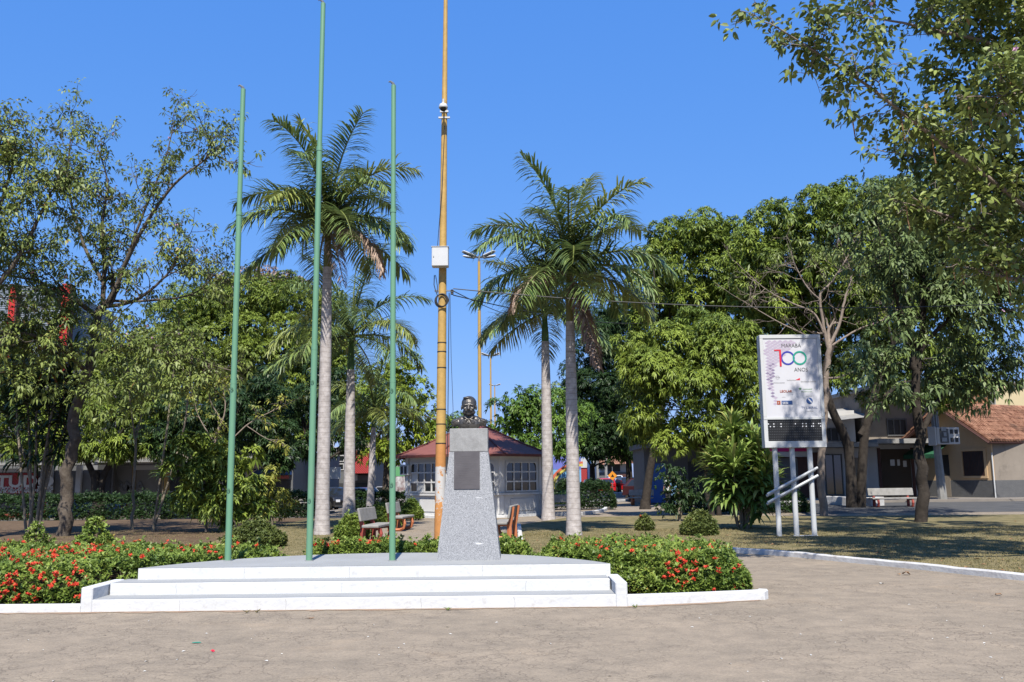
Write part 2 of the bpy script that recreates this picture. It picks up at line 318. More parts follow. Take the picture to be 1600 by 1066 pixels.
mat('wire', (0.03, 0.03, 0.032), rough=0.6)
mat('petal', (0.80, 0.085, 0.03), (0.62, 0.035, 0.02), 0.6, 8)
mat('pink', (0.72, 0.42, 0.58), rough=0.7)
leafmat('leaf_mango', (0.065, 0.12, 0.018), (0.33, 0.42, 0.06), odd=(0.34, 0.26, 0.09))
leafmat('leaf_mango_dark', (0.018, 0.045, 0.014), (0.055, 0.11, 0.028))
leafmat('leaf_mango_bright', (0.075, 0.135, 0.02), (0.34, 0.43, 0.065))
leafmat('leaf_far', (0.05, 0.12, 0.02), (0.22, 0.36, 0.055))
leafmat('leaf_lime', (0.11, 0.20, 0.02), (0.36, 0.43, 0.045))
leafmat('leaf_trumpet', (0.085, 0.125, 0.03), (0.33, 0.40, 0.095), odd=(0.40, 0.24, 0.09))
leafmat('leaf_grey', (0.07, 0.115, 0.04), (0.25, 0.33, 0.11), odd=(0.36, 0.29, 0.10))
leafmat('leaf_yellow', (0.17, 0.21, 0.04), (0.46, 0.45, 0.08), odd=(0.6, 0.45, 0.08))
leafmat('leaf_hedge', (0.06, 0.125, 0.02), (0.32, 0.42, 0.075), odd=(0.40, 0.30, 0.08))
leafmat('leaf_hedge_dry', (0.075, 0.11, 0.025), (0.23, 0.27, 0.07), odd=(0.38, 0.22, 0.08))
leafmat('leaf_palm', (0.075, 0.14, 0.045), (0.29, 0.38, 0.11), trans=0.15, rough=0.42, spec=0.4)
leafmat('leaf_palm_yellow', (0.16, 0.21, 0.05), (0.42, 0.46, 0.12), trans=0.15, rough=0.42, spec=0.4)
leafmat('leaf_dead', (0.30, 0.20, 0.15), (0.58, 0.43, 0.34), trans=0.12, rough=0.8, spec=0.2)
leafmat('leaf_strap', (0.075, 0.15, 0.028), (0.33, 0.44, 0.09), odd=(0.42, 0.42, 0.12))
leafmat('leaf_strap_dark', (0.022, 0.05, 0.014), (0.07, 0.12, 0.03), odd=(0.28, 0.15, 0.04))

# ------------------------------------------------------------------ object helpers
def tag(o, label=None, cat=None, group=None, kind=None):
    if label: o['label'] = label
    if cat: o['category'] = cat
    if group: o['group'] = group
    if kind: o['kind'] = kind
    return o
def thing(name, loc, label, cat, group=None, rz=0.0):
    o = bpy.data.objects.new(name, None); col.objects.link(o); o.empty_display_size = 0.3
    o.location = loc; o.rotation_euler = (0, 0, rz)
    return tag(o, label, cat, group)
def link(name, me, m, parent=None, loc=None, rot=None):
    if m is not None and len(me.materials) == 0: me.materials.append(MATS[m] if isinstance(m, str) else m)
    o = bpy.data.objects.new(name, me); col.objects.link(o)
    if parent is not None: o.parent = parent
    if loc is not None: o.location = loc
    if rot is not None: o.rotation_euler = rot
    return o
def copy_tree(o, parent=None):
    c = o.copy(); col.objects.link(c); c.parent = parent
    for ch in list(o.children): copy_tree(ch, c)
    return c

class MB:
    def __init__(s): s.v = []; s.f = []
    def add(s, vs, fs):
        k = len(s.v); s.v += [tuple(x) for x in vs]; s.f += [tuple(i + k for i in f) for f in fs]; return s
    def box(s, c, d, rot=None, taper=1.0, bev=0.0):
        hx, hy, hz = d[0] / 2, d[1] / 2, d[2] / 2
        if bev <= 0:
            vs = [Vector((x * hx * (taper if z > 0 else 1), y * hy * (taper if z > 0 else 1), z * hz)) for z in (-1, 1) for y in (-1, 1) for x in (-1, 1)]
            fs = [(0, 2, 3, 1), (4, 5, 7, 6), (0, 1, 5, 4), (2, 6, 7, 3), (0, 4, 6, 2), (1, 3, 7, 5)]
        else:
            b = min(bev, hx * .9, hy * .9, hz * .9); vs = []; fs = []
            def ring(ax, ay, z): return [Vector((q * ax, w_ * ay, z)) for q, w_ in ((-1, -1), (1, -1), (1, 1), (-1, 1))]
            def ring8(z, i):
                ax, ay = hx - i, hy - i
                return [Vector(p) for p in ((-ax + b, -ay, z), (ax - b, -ay, z), (ax, -ay + b, z), (ax, ay - b, z), (ax - b, ay, z), (-ax + b, ay, z), (-ax, ay - b, z), (-ax, -ay + b, z))]
            rs = [ring8(-hz, b), ring8(-hz + b, 0), ring8(hz - b, 0), ring8(hz, b)]
            for r_ in rs: vs += r_
            fs.append(tuple(reversed(range(8)))); fs.append(tuple(range(24, 32)))
            for k in range(3):
                for i in range(8): fs.append((k * 8 + i, k * 8 + (i + 1) % 8, k * 8 + 8 + (i + 1) % 8, k * 8 + 8 + i))
        if rot is not None: vs = [rot @ v for v in vs]
        c = Vector(c); return s.add([v + c for v in vs], fs)
    def tube(s, pts, rad, n=8, cap=True):
        pts = [Vector(p) for p in pts]; m = len(pts); vs = []; fs = []
        if not hasattr(rad, '__len__'): rad = [rad] * m
        prev = None
        for i in range(m):
            t = (pts[min(i + 1, m - 1)] - pts[max(i - 1, 0)]).normalized()
            if prev is None:
                a = t.cross(Vector((0, 1, 0.3)) if abs(t.y) < .9 else Vector((1, 0, 0))).normalized()
            else:
                a = prev - t * prev.dot(t); a.normalize()
            prev = a; b = t.cross(a)
            for k in range(n):
                an = 2 * math.pi * k / n; vs.append(pts[i] + (a * math.cos(an) + b * math.sin(an)) * rad[i])
        for i in range(m - 1):
            for k in range(n): fs.append((i * n + k, i * n + (k + 1) % n, (i + 1) * n + (k + 1) % n, (i + 1) * n + k))
        if cap: b0 = len(vs); vs += vs[:n] + vs[(m - 1) * n:m * n]; fs.append(tuple(reversed(range(b0, b0 + n)))); fs.append(tuple(range(b0 + n, b0 + 2 * n)))
        return s.add(vs, fs)
    def lathe(s, prof, n=24, c=(0, 0, 0), a0=0.0):
        vs = []; fs = []; m = len(prof); c = Vector(c)
        for r_, z in prof:
            for k in range(n): vs.append(c + Vector((r_ * math.cos(a0 + 2 * math.pi * k / n), r_ * math.sin(a0 + 2 * math.pi * k / n), z)))
        for i in range(m - 1):
            for k in range(n): fs.append((i * n + k, i * n + (k + 1) % n, (i + 1) * n + (k + 1) % n, (i + 1) * n + k))
        b0 = len(vs); vs += vs[:n] + vs[(m - 1) * n:m * n]; fs.append(tuple(reversed(range(b0, b0 + n)))); fs.append(tuple(range(b0 + n, b0 + 2 * n)))
        return s.add(vs, fs)
    def prism(s, poly, z0, z1):
        n = len(poly); vs = [Vector((p[0], p[1], z0)) for p in poly] + [Vector((p[0], p[1], z1)) for p in poly]
        fs = [tuple(reversed(range(n))), tuple(range(n, 2 * n))] + [(i, (i + 1) % n, n + (i + 1) % n, n + i) for i in range(n)]
        return s.add(vs, fs)
    def extrude_xz(s, poly, y0, y1):
        n = len(poly); vs = [Vector((p[0], y0, p[1])) for p in poly] + [Vector((p[0], y1, p[1])) for p in poly]
        fs = [tuple(range(n)), tuple(reversed(range(n, 2 * n)))] + [(i, n + i, n + (i + 1) % n, (i + 1) % n) for i in range(n)]
        return s.add(vs, fs)
    def mesh(s, name='m', smooth=False):
        me = bpy.data.meshes.new(name); me.from_pydata(s.v, [], s.f); me.update()
        if smooth: me.polygons.foreach_set('use_smooth', [len(f) == 4 for f in s.f])
        return me
    def build(s, name, m, parent=None, loc=None, rot=None, smooth=False):
        return link(name, s.mesh(name, smooth), m, parent, loc, rot)

def rotz(a): return Matrix.Rotation(a, 3, 'Z')
def rotx(a): return Matrix.Rotation(a, 3, 'X')
def roty(a): return Matrix.Rotation(a, 3, 'Y')

def text(name, s, size, loc, m, parent, rot=(R(90), 0, 0), ext=0.002, align='LEFT', xs=1.0, space=1.0, bold=0.0):
    cu = bpy.data.curves.new(name, 'FONT'); cu.body = s; cu.size = size; cu.extrude = ext; cu.align_x = align; cu.space_character = space
    cu.offset = bold; cu.resolution_u = 3
    tmp = bpy.data.objects.new(name, cu); col.objects.link(tmp); bpy.context.view_layer.update()
    me = bpy.data.meshes.new_from_object(tmp.evaluated_get(bpy.context.evaluated_depsgraph_get())); bpy.data.objects.remove(tmp)
    me.materials.clear(); me.materials.append(MATS[m]); o = bpy.data.objects.new(name, me); col.objects.link(o)
    o.parent = parent; o.location = loc; o.rotation_euler = rot; o.scale = (xs, 1, 1)
    return o

# --------------------------------------------- leaves (numpy)
def unit(a): return a / np.maximum(np.linalg.norm(a, axis=1, keepdims=True), 1e-9)
def quads_mesh(name, verts, quads, rnd):
    me = bpy.data.meshes.new(name); nv = len(verts); nf = len(quads)
    me.vertices.add(nv); me.vertices.foreach_set('co', np.ascontiguousarray(verts, dtype=np.float32).ravel())
    me.loops.add(nf * 4); me.loops.foreach_set('vertex_index', np.ascontiguousarray(quads, dtype=np.int32).ravel())
    me.polygons.add(nf); me.polygons.foreach_set('loop_start', np.arange(0, nf * 4, 4, dtype=np.int32))
    at = me.attributes.new('rnd', 'FLOAT', 'FACE'); at.data.foreach_set('value', np.ascontiguousarray(rnd, dtype=np.float32))
    me.update(calc_edges=True); return me
def leaves(base, d, nrm, L, W, rnd, fine=False, droop=0.15, fold=0.12):
    """pointed blades: base, direction, face normal, length, width. Coarse: one quad; fine: two quads folded on the midrib"""
    base = np.asarray(base); d = unit(np.asarray(d)); side = unit(np.cross(d, nrm)); up = np.cross(side, d)
    L = np.asarray(L)[:, None]; W = np.asarray(W)[:, None]; n = len(base)
    dn = np.array([[0, 0, -1.0]])
    tip = base + d * L + dn * L * droop
    if not fine:
        m = base + d * L * 0.48 + up * W * fold
        v = np.stack([base, m + side * W / 2, tip, m - side * W / 2], 1).reshape(-1, 3)
        q = np.arange(n * 4).reshape(n, 4); return v, q, np.asarray(rnd)
    a = base + d * L * 0.3 + up * W * fold; b = base + d * L * 0.68 + up * W * fold + dn * L * droop * 0.35
    v = np.stack([base, a + side * W / 2, b + side * W * 0.42, tip, b - side * W * 0.42, a - side * W / 2], 1).reshape(-1, 3)
    i = np.arange(n)[:, None] * 6
    q = np.concatenate([i + np.array([[0, 1, 2, 3]]), i + np.array([[0, 3, 4, 5]])], 1).reshape(-1, 4)
    return v, q, np.repeat(np.asarray(rnd), 2)
def joinq(parts):
    V = []; Q = []; A = []; k = 0
    for v, q, a in parts: V.append(v); Q.append(q + k); A.append(a); k += len(v)
    return np.concatenate(V), np.concatenate(Q), np.concatenate(A)

def clumps_to_leaves(C, axis, n, L, W, spread=(0.55, 1.25), droop=0.25, fine=False, crnd=None, petiole=0.0):
    """a rosette of n blades at each clump centre C, opening round axis"""
    m = len(C); axis = unit(axis)
    t = rng.normal(size=(m, 3)); u = unit(np.cross(axis, t)); v = np.cross(axis, u)
    if crnd is None: crnd = rng.random(m)
    ph = rng.random((m, 1)) * 6.28 + np.arange(n)[None, :] * (6.283 / n) + rng.normal(scale=0.3, size=(m, n))
    th = rng.uniform(spread[0], spread[1], size=(m, n))
    d = axis[:, None, :] * np.cos(th)[..., None] + (u[:, None, :] * np.cos(ph)[..., None] + v[:, None, :] * np.sin(ph)[..., None]) * np.sin(th)[..., None]
    d = d.reshape(-1, 3); d[:, 2] -= droop * 0.8; d = unit(d)
    nr = np.repeat(axis, n, 0) + rng.normal(scale=0.35, size=(m * n, 3)); nr[:, 2] += 0.5
    B = np.repeat(C, n, 0) + d * petiole
    LL = L * rng.uniform(0.65, 1.2, m * n) * np.repeat(rng.uniform(.75, 1.3, m), n); WW = W * rng.uniform(0.75, 1.2, m * n)
    rn = np.clip(np.repeat(crnd, n) * 0.62 + rng.random(m * n) * 0.38, 0, 0.999)
    return leaves(B, d, nr, LL, WW, rn, fine, droop)

def lobe_points(lobes, dens, sub=9, subr=(0.32, 0.5), keep_low=0.35):
    """points on a cauliflower of small lobes sitting on the big ones; returns points, outward axes, shade value per sub-lobe"""
    big = [(np.array(c, float), np.array(r, float)) for c, r in lobes]
    S = []
    for c, r in big:
        k = max(5, int(sub * (r.mean() / 2.0) ** 1.3))
        g = np.arange(k) + 0.5; z = 1 - 2 * g / k; ph = g * 2.399963 + rng.random() * 6
        dirs = np.stack([np.sqrt(1 - z * z) * np.cos(ph), np.sqrt(1 - z * z) * np.sin(ph), z], 1) + rng.normal(scale=0.18, size=(k, 3)); dirs = unit(dirs)
        for d in dirs:
            if d[2] < -0.45 and rng.random() > keep_low: continue
            rr = r * rng.uniform(subr[0], subr[1]); S.append((c + d * (r - rr * 0.55) * rng.uniform(0.9, 1.08), rr))
    PTS = []; AX = []; RN = []
    cs = np.array([s[0] for s in S]); rs = np.array([s[1] for s in S])
    for c, r in S:
        area = 12.57 * ((r[0] * r[1]) ** 1.6 + (r[0] * r[2]) ** 1.6 + (r[1] * r[2]) ** 1.6) ** (1 / 1.6) / 3 ** (1 / 1.6)
        k = int(area * dens)
        if k < 3: k = 3
        d = unit(rng.normal(size=(k, 3))); d[:, 2] = np.where((d[:, 2] < -0.3) & (rng.random(k) < 0.6), -d[:, 2], d[:, 2])
        rad = rng.uniform(0.72, 1.08, (k, 1)); p = c + d * r * rad
        ins = np.zeros(k, bool)
        near = np.where(np.linalg.norm(cs - c, axis=1) < (rs.max(1) + r.max()))[0]
        for j in near:
            q = (p - cs[j]) / rs[j]; ins |= (np.einsum('ij,ij->i', q, q) < 0.42)
        p = p[~ins]; d = d[~ins]
        PTS.append(p); a = d / r * r.mean(); a[:, 2] += 0.25; AX.append(a); RN.append(np.full(len(p), rng.random()) * 0.6 + rng.random(len(p)) * 0.4)
    return np.concatenate(PTS), np.concatenate(AX), np.concatenate(RN)

def limb(mb, a, b, r0, r1, bend=0.12, n=7, segs=6):
    a = Vector(a); b = Vector(b); L = (b - a).length
    o1 = Vector(rng.normal(size=3)) * L * bend * 0.5; pts = []
    for i in range(segs + 1):
        t = i / segs; p = a.lerp(b, t) + o1 * math.sin(math.pi * t) + Vector(rng.normal(size=3)) * L * 0.012 * (0 < i < segs)
        pts.append(p)
    mb.tube(pts, [r0 + (r1 - r0) * (i / segs) ** 0.8 for i in range(segs + 1)], n)
    return pts
def path(mb, pts, r0, r1, n=8, sub=4, wob=0.0):
    """smooth tube through a list of points"""
    pts = [Vector(p) for p in pts]; out = []
    for i in range(len(pts) - 1):
        p0 = pts[max(i - 1, 0)]; p1 = pts[i]; p2 = pts[i + 1]; p3 = pts[min(i + 2, len(pts) - 1)]
        for k in range(sub):
            t = k / sub
            out.append(0.5 * ((2 * p1) + (p2 - p0) * t + (2 * p0 - 5 * p1 + 4 * p2 - p3) * t * t + (3 * p1 - p0 - 3 * p2 + p3) * t ** 3))
    out.append(pts[-1]); m = len(out)
    if wob: out = [p + Vector(rng.normal(size=3)) * wob * (0 < i < m - 1) for i, p in enumerate(out)]
    mb.tube(out, [r0 + (r1 - r0) * (i / (m - 1)) for i in range(m)], n)
    return out
def twigs(mb, p, d, L, r, depth, tips, up=0.15, ang=0.6, nch=(2, 3), shrink=0.68):
    """recursive branching; collects (tip, direction)"""
    d = d.normalized(); q = p + d * L; mid = p.lerp(q, 0.5) + Vector(rng.normal(size=3)) * L * 0.07
    mb.tube([p, mid, q], [r, r * 0.85, r * 0.7], 5 if r > 0.02 else 4, cap=False)
    if depth == 0: tips.append((q, d)); return
    if depth <= 2: tips.append((mid, d))
    for k in range(rng.integers(nch[0], nch[1] + 1)):
        nd = d + Vector(rng.normal(size=3)) * ang; nd.z += up
        twigs(mb, q, nd, L * shrink * rng.uniform(0.75, 1.2), r * 0.66, depth - 1, tips, up, ang, nch, shrink)

def crown_obj(parts, m, parent, name='crown'):
    v, q, a = joinq(parts); o = link(name, quads_mesh(name, v, q, a), m, parent); return o

def lobed_tree(name, label, base, trunk_top, r_trunk, lobes, dens, leafm, barkm, nleaf=8, L=0.22, W=0.055, cat='tree', group=None, droop=0.3, forks=None, spread=(0.5, 1.3), sub=9, inner=0.3, fine=False):
    base = Vector(base); t = thing(name, base, label, cat, group)
    rel = [(np.array(Vector(c) - base), np.array(r)) for c, r in lobes]
    mb = MB(); top = Vector(trunk_top) - base
    k = 9; pts = [Vector((0, 0, -0.15)), Vector((0, 0, 0.12)), top * 0.3 + Vector((rng.normal() * .08, rng.normal() * .08, 0)), top * 0.65, top]
    path(mb, pts, r_trunk * 1.25, r_trunk * 0.75, 10, 4)
    mb.tube([(0, 0, -0.15), (0, 0, 0.15), (0, 0, 0.5)], [r_trunk * 1.75, r_trunk * 1.4, r_trunk * 1.05], 11)
    for c, r in rel:
        e = Vector(c); st0 = top * 0.9
        if forks: st0 = min([Vector(f[0][-1]) - base for f in forks], key=lambda q: (q - e).length)
        limb(mb, st0, e, r_trunk * 0.33, r_trunk * 0.12, 0.22)
        for j in range(3):
            dd = Vector(rng.normal(size=3)).normalized(); dd.z = abs(dd.z) * 0.6
            limb(mb, st0.lerp(e, 0.65), e + Vector((dd.x * r[0], dd.y * r[1], dd.z * r[2])) * 0.8, r_trunk * 0.2, r_trunk * 0.05, 0.15, 5, 4)
    if forks:
        for f in forks: path(mb, [Vector(p) - base for p in f[0]], f[1], f[2], 8, 4)
    mb.build('trunk', barkm, t, smooth=True)
    p, a, rn = lobe_points(rel, dens, sub)
    parts = [clumps_to_leaves(p, a, nleaf, L, W, spread, droop, fine, rn)]
    if inner > 0:
        m_ = int(len(p) * inner); sel = rng.integers(0, len(rel), m_)
        cc = np.array([r[0] for r in rel])[sel] + unit(rng.normal(size=(m_, 3))) * np.array([r[1] for r in rel])[sel] * rng.uniform(0.2, 0.72, (m_, 1))
        parts.append(clumps_to_leaves(cc, rng.normal(size=(m_, 3)), nleaf, L * 1.25, W * 1.35, spread, droop))
    crown_obj(parts, leafm, t)
    return t

def lobes_px(spec, Y):
    """crown lobes given as (px, py, half width px, half height px, depth offset m)"""
    out = []
    for px, py, hw, hh, dy in spec:
        y = Y + dy; c = P(px, py, y); s = y / F * 1.02
        out.append((c, (hw * s, (hw + hh) * 0.5 * s, hh * s)))
    return out

# ================================================================== THE SETTING
def patch(name, x0, x1, y0, y1, off, m, nx=2, ny=2, kind='structure', f=None):
    xs = np.linspace(x0, x1, nx + 1) if not hasattr(nx, '__len__') else nx
    ys = np.linspace(y0, y1, ny + 1) if not hasattr(ny, '__len__') else ny
    vs = [(x, y, gz(x, y) + off) for y in ys for x in xs]; k = len(xs)
    fs = [(j * k + i, j * k + i + 1, (j + 1) * k + i + 1, (j + 1) * k + i) for j in range(len(ys) - 1) for i in range(k - 1)]
    o = MB().add(vs, fs).build(name, m); tag(o, kind=kind); return o
gx = sorted(set(list(np.arange(-40, 41, 2.0)) + [-900, -300, -120, -70, -50, 50, 70, 120, 300, 900]))
gy = sorted(set(list(np.arange(-20, 91, 2.0)) + [-300, -60, 110, 160, 300, 1200]))
patch('ground', 0, 0, 0, 0, 0.0, 'pave', gx, gy)
def sheet(name, poly, z, m, thick=0.0):
    mb = MB()
    if thick: mb.prism(poly, z - thick, z)
    else: mb.add([(p[0], p[1], z) for p in poly], [tuple(range(len(poly)))])
    o = mb.build(name, m); tag(o, kind='structure'); return o
def kerb(name, pts, wd, z0, z1, m='kerb_paint', closed=False):
    """a kerb following a line, built of sections with slightly uneven tops"""
    mb = MB(); pts = [Vector((p[0], p[1])) for p in pts]; n = len(pts); L = []; Rr = []
    for i in range(n):
        a = pts[(i - 1) % n] if (closed or i > 0) else pts[i]; b = pts[(i + 1) % n] if (closed or i < n - 1) else pts[i]
        t = (b - a).normalized(); nn = Vector((-t.y, t.x)); L.append(pts[i] + nn * wd / 2); Rr.append(pts[i] - nn * wd / 2)
    vs = []; c = 0.018
    for i in range(n):
        h = z1 + rng.normal() * 0.004; l, r = L[i], Rr[i]; g = gz(pts[i].x, pts[i].y)
        li = l.lerp(r, c / wd); ri = r.lerp(l, c / wd)
        vs += [(l.x, l.y, z0 + g), (l.x, l.y, h - c + g), (li.x, li.y, h + g), (ri.x, ri.y, h + g), (r.x, r.y, h - c + g), (r.x, r.y, z0 + g)]
    fs = []
    for i in range(n if closed else n - 1):
        j = (i + 1) % n
        for k in range(5): fs.append((i * 6 + k, j * 6 + k, j * 6 + k + 1, i * 6 + k + 1))
    if not closed: fs += [(0, 1, 2, 3, 4, 5), tuple(reversed([(n - 1) * 6 + k for k in range(6)]))]
    o = mb.add(vs, fs).build(name, m); tag(o, kind='structure'); return o
def arcpts(pts, sub=6):
    out = []; pts = [Vector((p[0], p[1])) for p in pts]
    for i in range(len(pts) - 1):
        p0 = pts[max(i - 1, 0)]; p1 = pts[i]; p2 = pts[i + 1]; p3 = pts[min(i + 2, len(pts) - 1)]
        for k in range(sub):
            t = k / sub; out.append(0.5 * ((2 * p1) + (p2 - p0) * t + (2 * p0 - 5 * p1 + 4 * p2 - p3) * t * t + (3 * p1 - p0 - 3 * p2 + p3) * t ** 3))
    out.append(pts[-1]); return [(p.x, p.y) for p in out]
def inpoly(x, y, poly):
    c = np.zeros(len(x), bool); n = len(poly)
    for i in range(n):
        x1, y1 = poly[i]; x2, y2 = poly[(i + 1) % n]
        k = ((y1 > y) != (y2 > y)); xi = (x2 - x1) * (y - y1) / ((y2 - y1) if y2 != y1 else 1e-9) + x1; c ^= (k & (x < xi))
    return c
def edgedist(x, y, poly):
    d = np.full(len(x), 1e9); n = len(poly)
    for i in range(n):
        a = np.array(poly[i]); b = np.array(poly[(i + 1) % n]); ab = b - a; L = (ab ** 2).sum() + 1e-9
        t = np.clip(((x - a[0]) * ab[0] + (y - a[1]) * ab[1]) / L, 0, 1)
        d = np.minimum(d, np.hypot(x - a[0] - t * ab[0], y - a[1] - t * ab[1]))
    return d
def sample_poly(poly, n):
    a = np.array(poly); lo = a.min(0); hi = a.max(0); X = []; Y = []; got = 0
    while got < n:
        x = rng.uniform(lo[0], hi[0], n); y = rng.uniform(lo[1], hi[1], n); k = inpoly(x, y, poly); X.append(x[k]); Y.append(y[k]); got += k.sum()
    return np.concatenate(X)[:n], np.concatenate(Y)[:n]

# right lawn with its curved white kerb
kc = [G(1128, 863), G(1220, 868.5), G(1300, 876), G(1450, 891), G(1600, 907)]
kcurve = [(kc[0].x - 1.3, kc[0].y + 0.3)] + [(p.x, p.y) for p in kc] + [(9.0, 11.6), (10.4, 9.4)]
kcurve = arcpts(kcurve, 6)
kerb('lawn_kerb', kcurve, 0.14, -0.05, 0.105)
lawn_r = [(0.2, 15.9), (3.1, 15.6)] + [(x + 0.05, y + 0.1) for x, y in kcurve] + [(30, 9.4), (30, 34.5), (12, 35.0), (7, 37), (2.2, 36.4), (0.2, 31)]
sheet('lawn', lawn_r, 0.055, 'lawn')
lawn_l = [(-40, 16.8), (-6, 15.6), (-4.3, 15.6), (-4.3, 24), (-4.5, 36), (-9, 38.5), (-40, 38.5)]
sheet('lawn', lawn_l, 0.05, 'lawn')
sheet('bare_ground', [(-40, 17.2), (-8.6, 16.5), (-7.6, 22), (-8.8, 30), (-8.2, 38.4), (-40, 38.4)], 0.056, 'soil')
kerb('path_kerb', [(0.16, 15.9), (0.16, 22), (0.17, 31)], 0.13, -0.02, 0.10)
# dry grass blades
def grass(name, poly, n, z, hmin, hmax, m, falloff=None):
    x, y = sample_poly(poly, n); b = np.stack([x, y, np.full(n, z)], 1)
    d = rng.normal(scale=0.55, size=(n, 3)); d[:, 2] = 1.0
    pat = 0.5 + 0.5 * np.sin(x * 1.7 + np.sin(y * 2.3)) * np.sin(y * 1.3 + np.sin(x * 0.9 + 2))
    L = rng.uniform(hmin, hmax, n) * (0.5 + 0.8 * pat)
    nr = rng.normal(size=(n, 3))
    v, q, a = leaves(b, d, nr, L, np.full(n, 0.008) + 0.006 * rng.random(n), rng.random(n), droop=0.1)
    o = link(name, quads_mesh(name, v, q, a), m); tag(o, None, kind='stuff'); return o
leafmat('blade', (0.16, 0.15, 0.06), (0.42, 0.34, 0.17), trans=0.2, rough=0.8, spec=0.15)
g1 = grass('grass', [p for p in lawn_r if p[1] < 30] + [(16, 10), (16, 29), (0.3, 29)] if False else [(0.3, 16.2), (3.2, 16.0)] + [(x + 0.15, y + 0.2) for x, y in kcurve[:-8]] + [(13, 12), (15, 27), (0.3, 28)], 70000, 0.05, 0.02, 0.06, 'blade')
tag(g1, 'short dry grass on the lawn by the curved white kerb', 'grass')
g2 = grass('grass', [(-14, 17.5), (-6, 16), (-4.5, 16), (-4.5, 30), (-14, 30)], 26000, 0.045, 0.02, 0.06, 'blade')
tag(g2, 'short dry grass on the shaded lawn behind the left hedge', 'grass')

# streets left and right, their pavements
patch('street', -60, -12.5, 44, 56, 0.006, 'asphalt', 20, 8)
patch('street', 12, 60, 37.4, 45.5, 0.006, 'asphalt', 20, 8)
patch('street', 2.5, 14, 60, 200, 0.008, 'asphalt', 8, 20)
patch('street', -14, -7.6, 58, 200, 0.008, 'asphalt', 8, 20)
def walk(name, x0, x1, y0, y1, h):
    mb = MB(); n = 16; xs = np.linspace(x0, x1, n)
    for i in range(n - 1):
        a, b = xs[i], xs[i + 1]
        v = [(a, y0, gz(a, y0) - .1), (b, y0, gz(b, y0) - .1), (b, y0, gz(b, y0) + h), (a, y0, gz(a, y0) + h), (a, y1, gz(a, y1) + h), (b, y1, gz(b, y1) + h)]
        mb.add(v, [(0, 1, 2, 3), (3, 2, 5, 4)])
    o = mb.build(name, 'sidewalk'); tag(o, kind='structure'); return o
walk('pavement', 12.5, 60, 45.5, 52, 0.13)
walk('pavement', -60, -11, 56, 60, 0.13)

# ================================================================== MONUMENT
ZP = 0.45; YF = 11.1; TR = 0.42; H = 0.15
x0, x1 = G(125, 957).x, G(981, 948).x
YF = (G(125, 957).y + G(981, 948).y) / 2
plat = thing('monument_platform', (0, YF, 0), 'white painted stepped platform with a pale round-backed top', 'platform')
def step(xa, xb, ya, yb, za, zb):
    mb = MB(); mb.box(((xa + xb) / 2, (ya + yb) / 2, (za + zb) / 2), (xb - xa, yb - ya, zb - za), bev=0.012)
    s = mb.build('step', 'white_paint', plat)
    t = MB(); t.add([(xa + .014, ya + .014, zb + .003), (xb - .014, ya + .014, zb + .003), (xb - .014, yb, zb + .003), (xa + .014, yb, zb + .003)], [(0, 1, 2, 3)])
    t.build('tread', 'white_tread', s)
step(x0, x1, 0, TR + .1, -0.08, H)
step(x0 + .17, x1 - .17, TR, 2 * TR + .1, 0.0, 2 * H)
# platform body with the curved back
ca, cb = x0 + 0.36, x1 - 0.12
half = (cb - ca) / 2; sag = 2.15; Rd = (half * half + sag * sag) / (2 * sag); cxm = (ca + cb) / 2; cym = 2 * TR + sag - Rd
a0 = math.asin(half / Rd) if Rd > half else math.pi / 2
if cym > 2 * TR: a0 = math.pi - a0
arc = [(cxm + Rd * math.sin(a), cym + Rd * math.cos(a)) for a in np.linspace(a0, -a0, 40)]
poly = [(ca, 2 * TR), (cb, 2 * TR)] + arc[1:-1]
pb = MB().prism(poly, -0.05, ZP).build('base', 'white_paint', plat)
inner = [(cxm + (p[0] - cxm) * 0.994, 2 * TR + .014 + (p[1] - 2 * TR) * 0.992) for p in poly]
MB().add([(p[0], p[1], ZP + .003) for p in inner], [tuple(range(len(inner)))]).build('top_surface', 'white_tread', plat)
for s_, xa in ((-1, x0 + .075), (1, x1 - .075)):
    MB().box((xa, 0.47, 0.11), (0.15, 0.955, 0.385), bev=0.012).build('cheek_block', 'white_paint', plat, loc=(0, -0.004, 0))
for zz, ya, n_j in ((.075, 0, 4), (.225, TR, 3), (.375, 2 * TR, 3)):
    for q in range(n_j):
        xj = x0 + .5 + (x1 - x0 - 1.0) * (q + rng.uniform(.2, .8)) / n_j
        MB().tube([(xj, ya - .0005, zz - .066), (xj + rng.normal() * .006, ya - .0005, zz - .02), (xj + rng.normal() * .006, ya - .0005, zz + .02), (xj + rng.normal() * .008, ya - .0005, zz + .066)], .0016, 4).build('crack', 'bench_slab', plat)
dv = []; nx_ = 90
for i_ in range(nx_ + 1):
    t_ = i_ / nx_; xd = -9 + t_ * (3.2 + 9); yd = YF - .004 if xd < x1 else YF + (xd - x1) / (3.25 - x1) * .52 - .02
    dv += [(xd, yd + .03, .005), (xd, yd - rng.uniform(.02, .16), .004)]
tag(MB().add(dv, [(2 * i_, 2 * i_ + 1, 2 * i_ + 3, 2 * i_ + 2) for i_ in range(nx_)]).build('dust_drift', 'sand', None), kind='structure')
PLAT = plat.location.copy(); arcw = [(p[0], p[1] + YF) for p in arc]

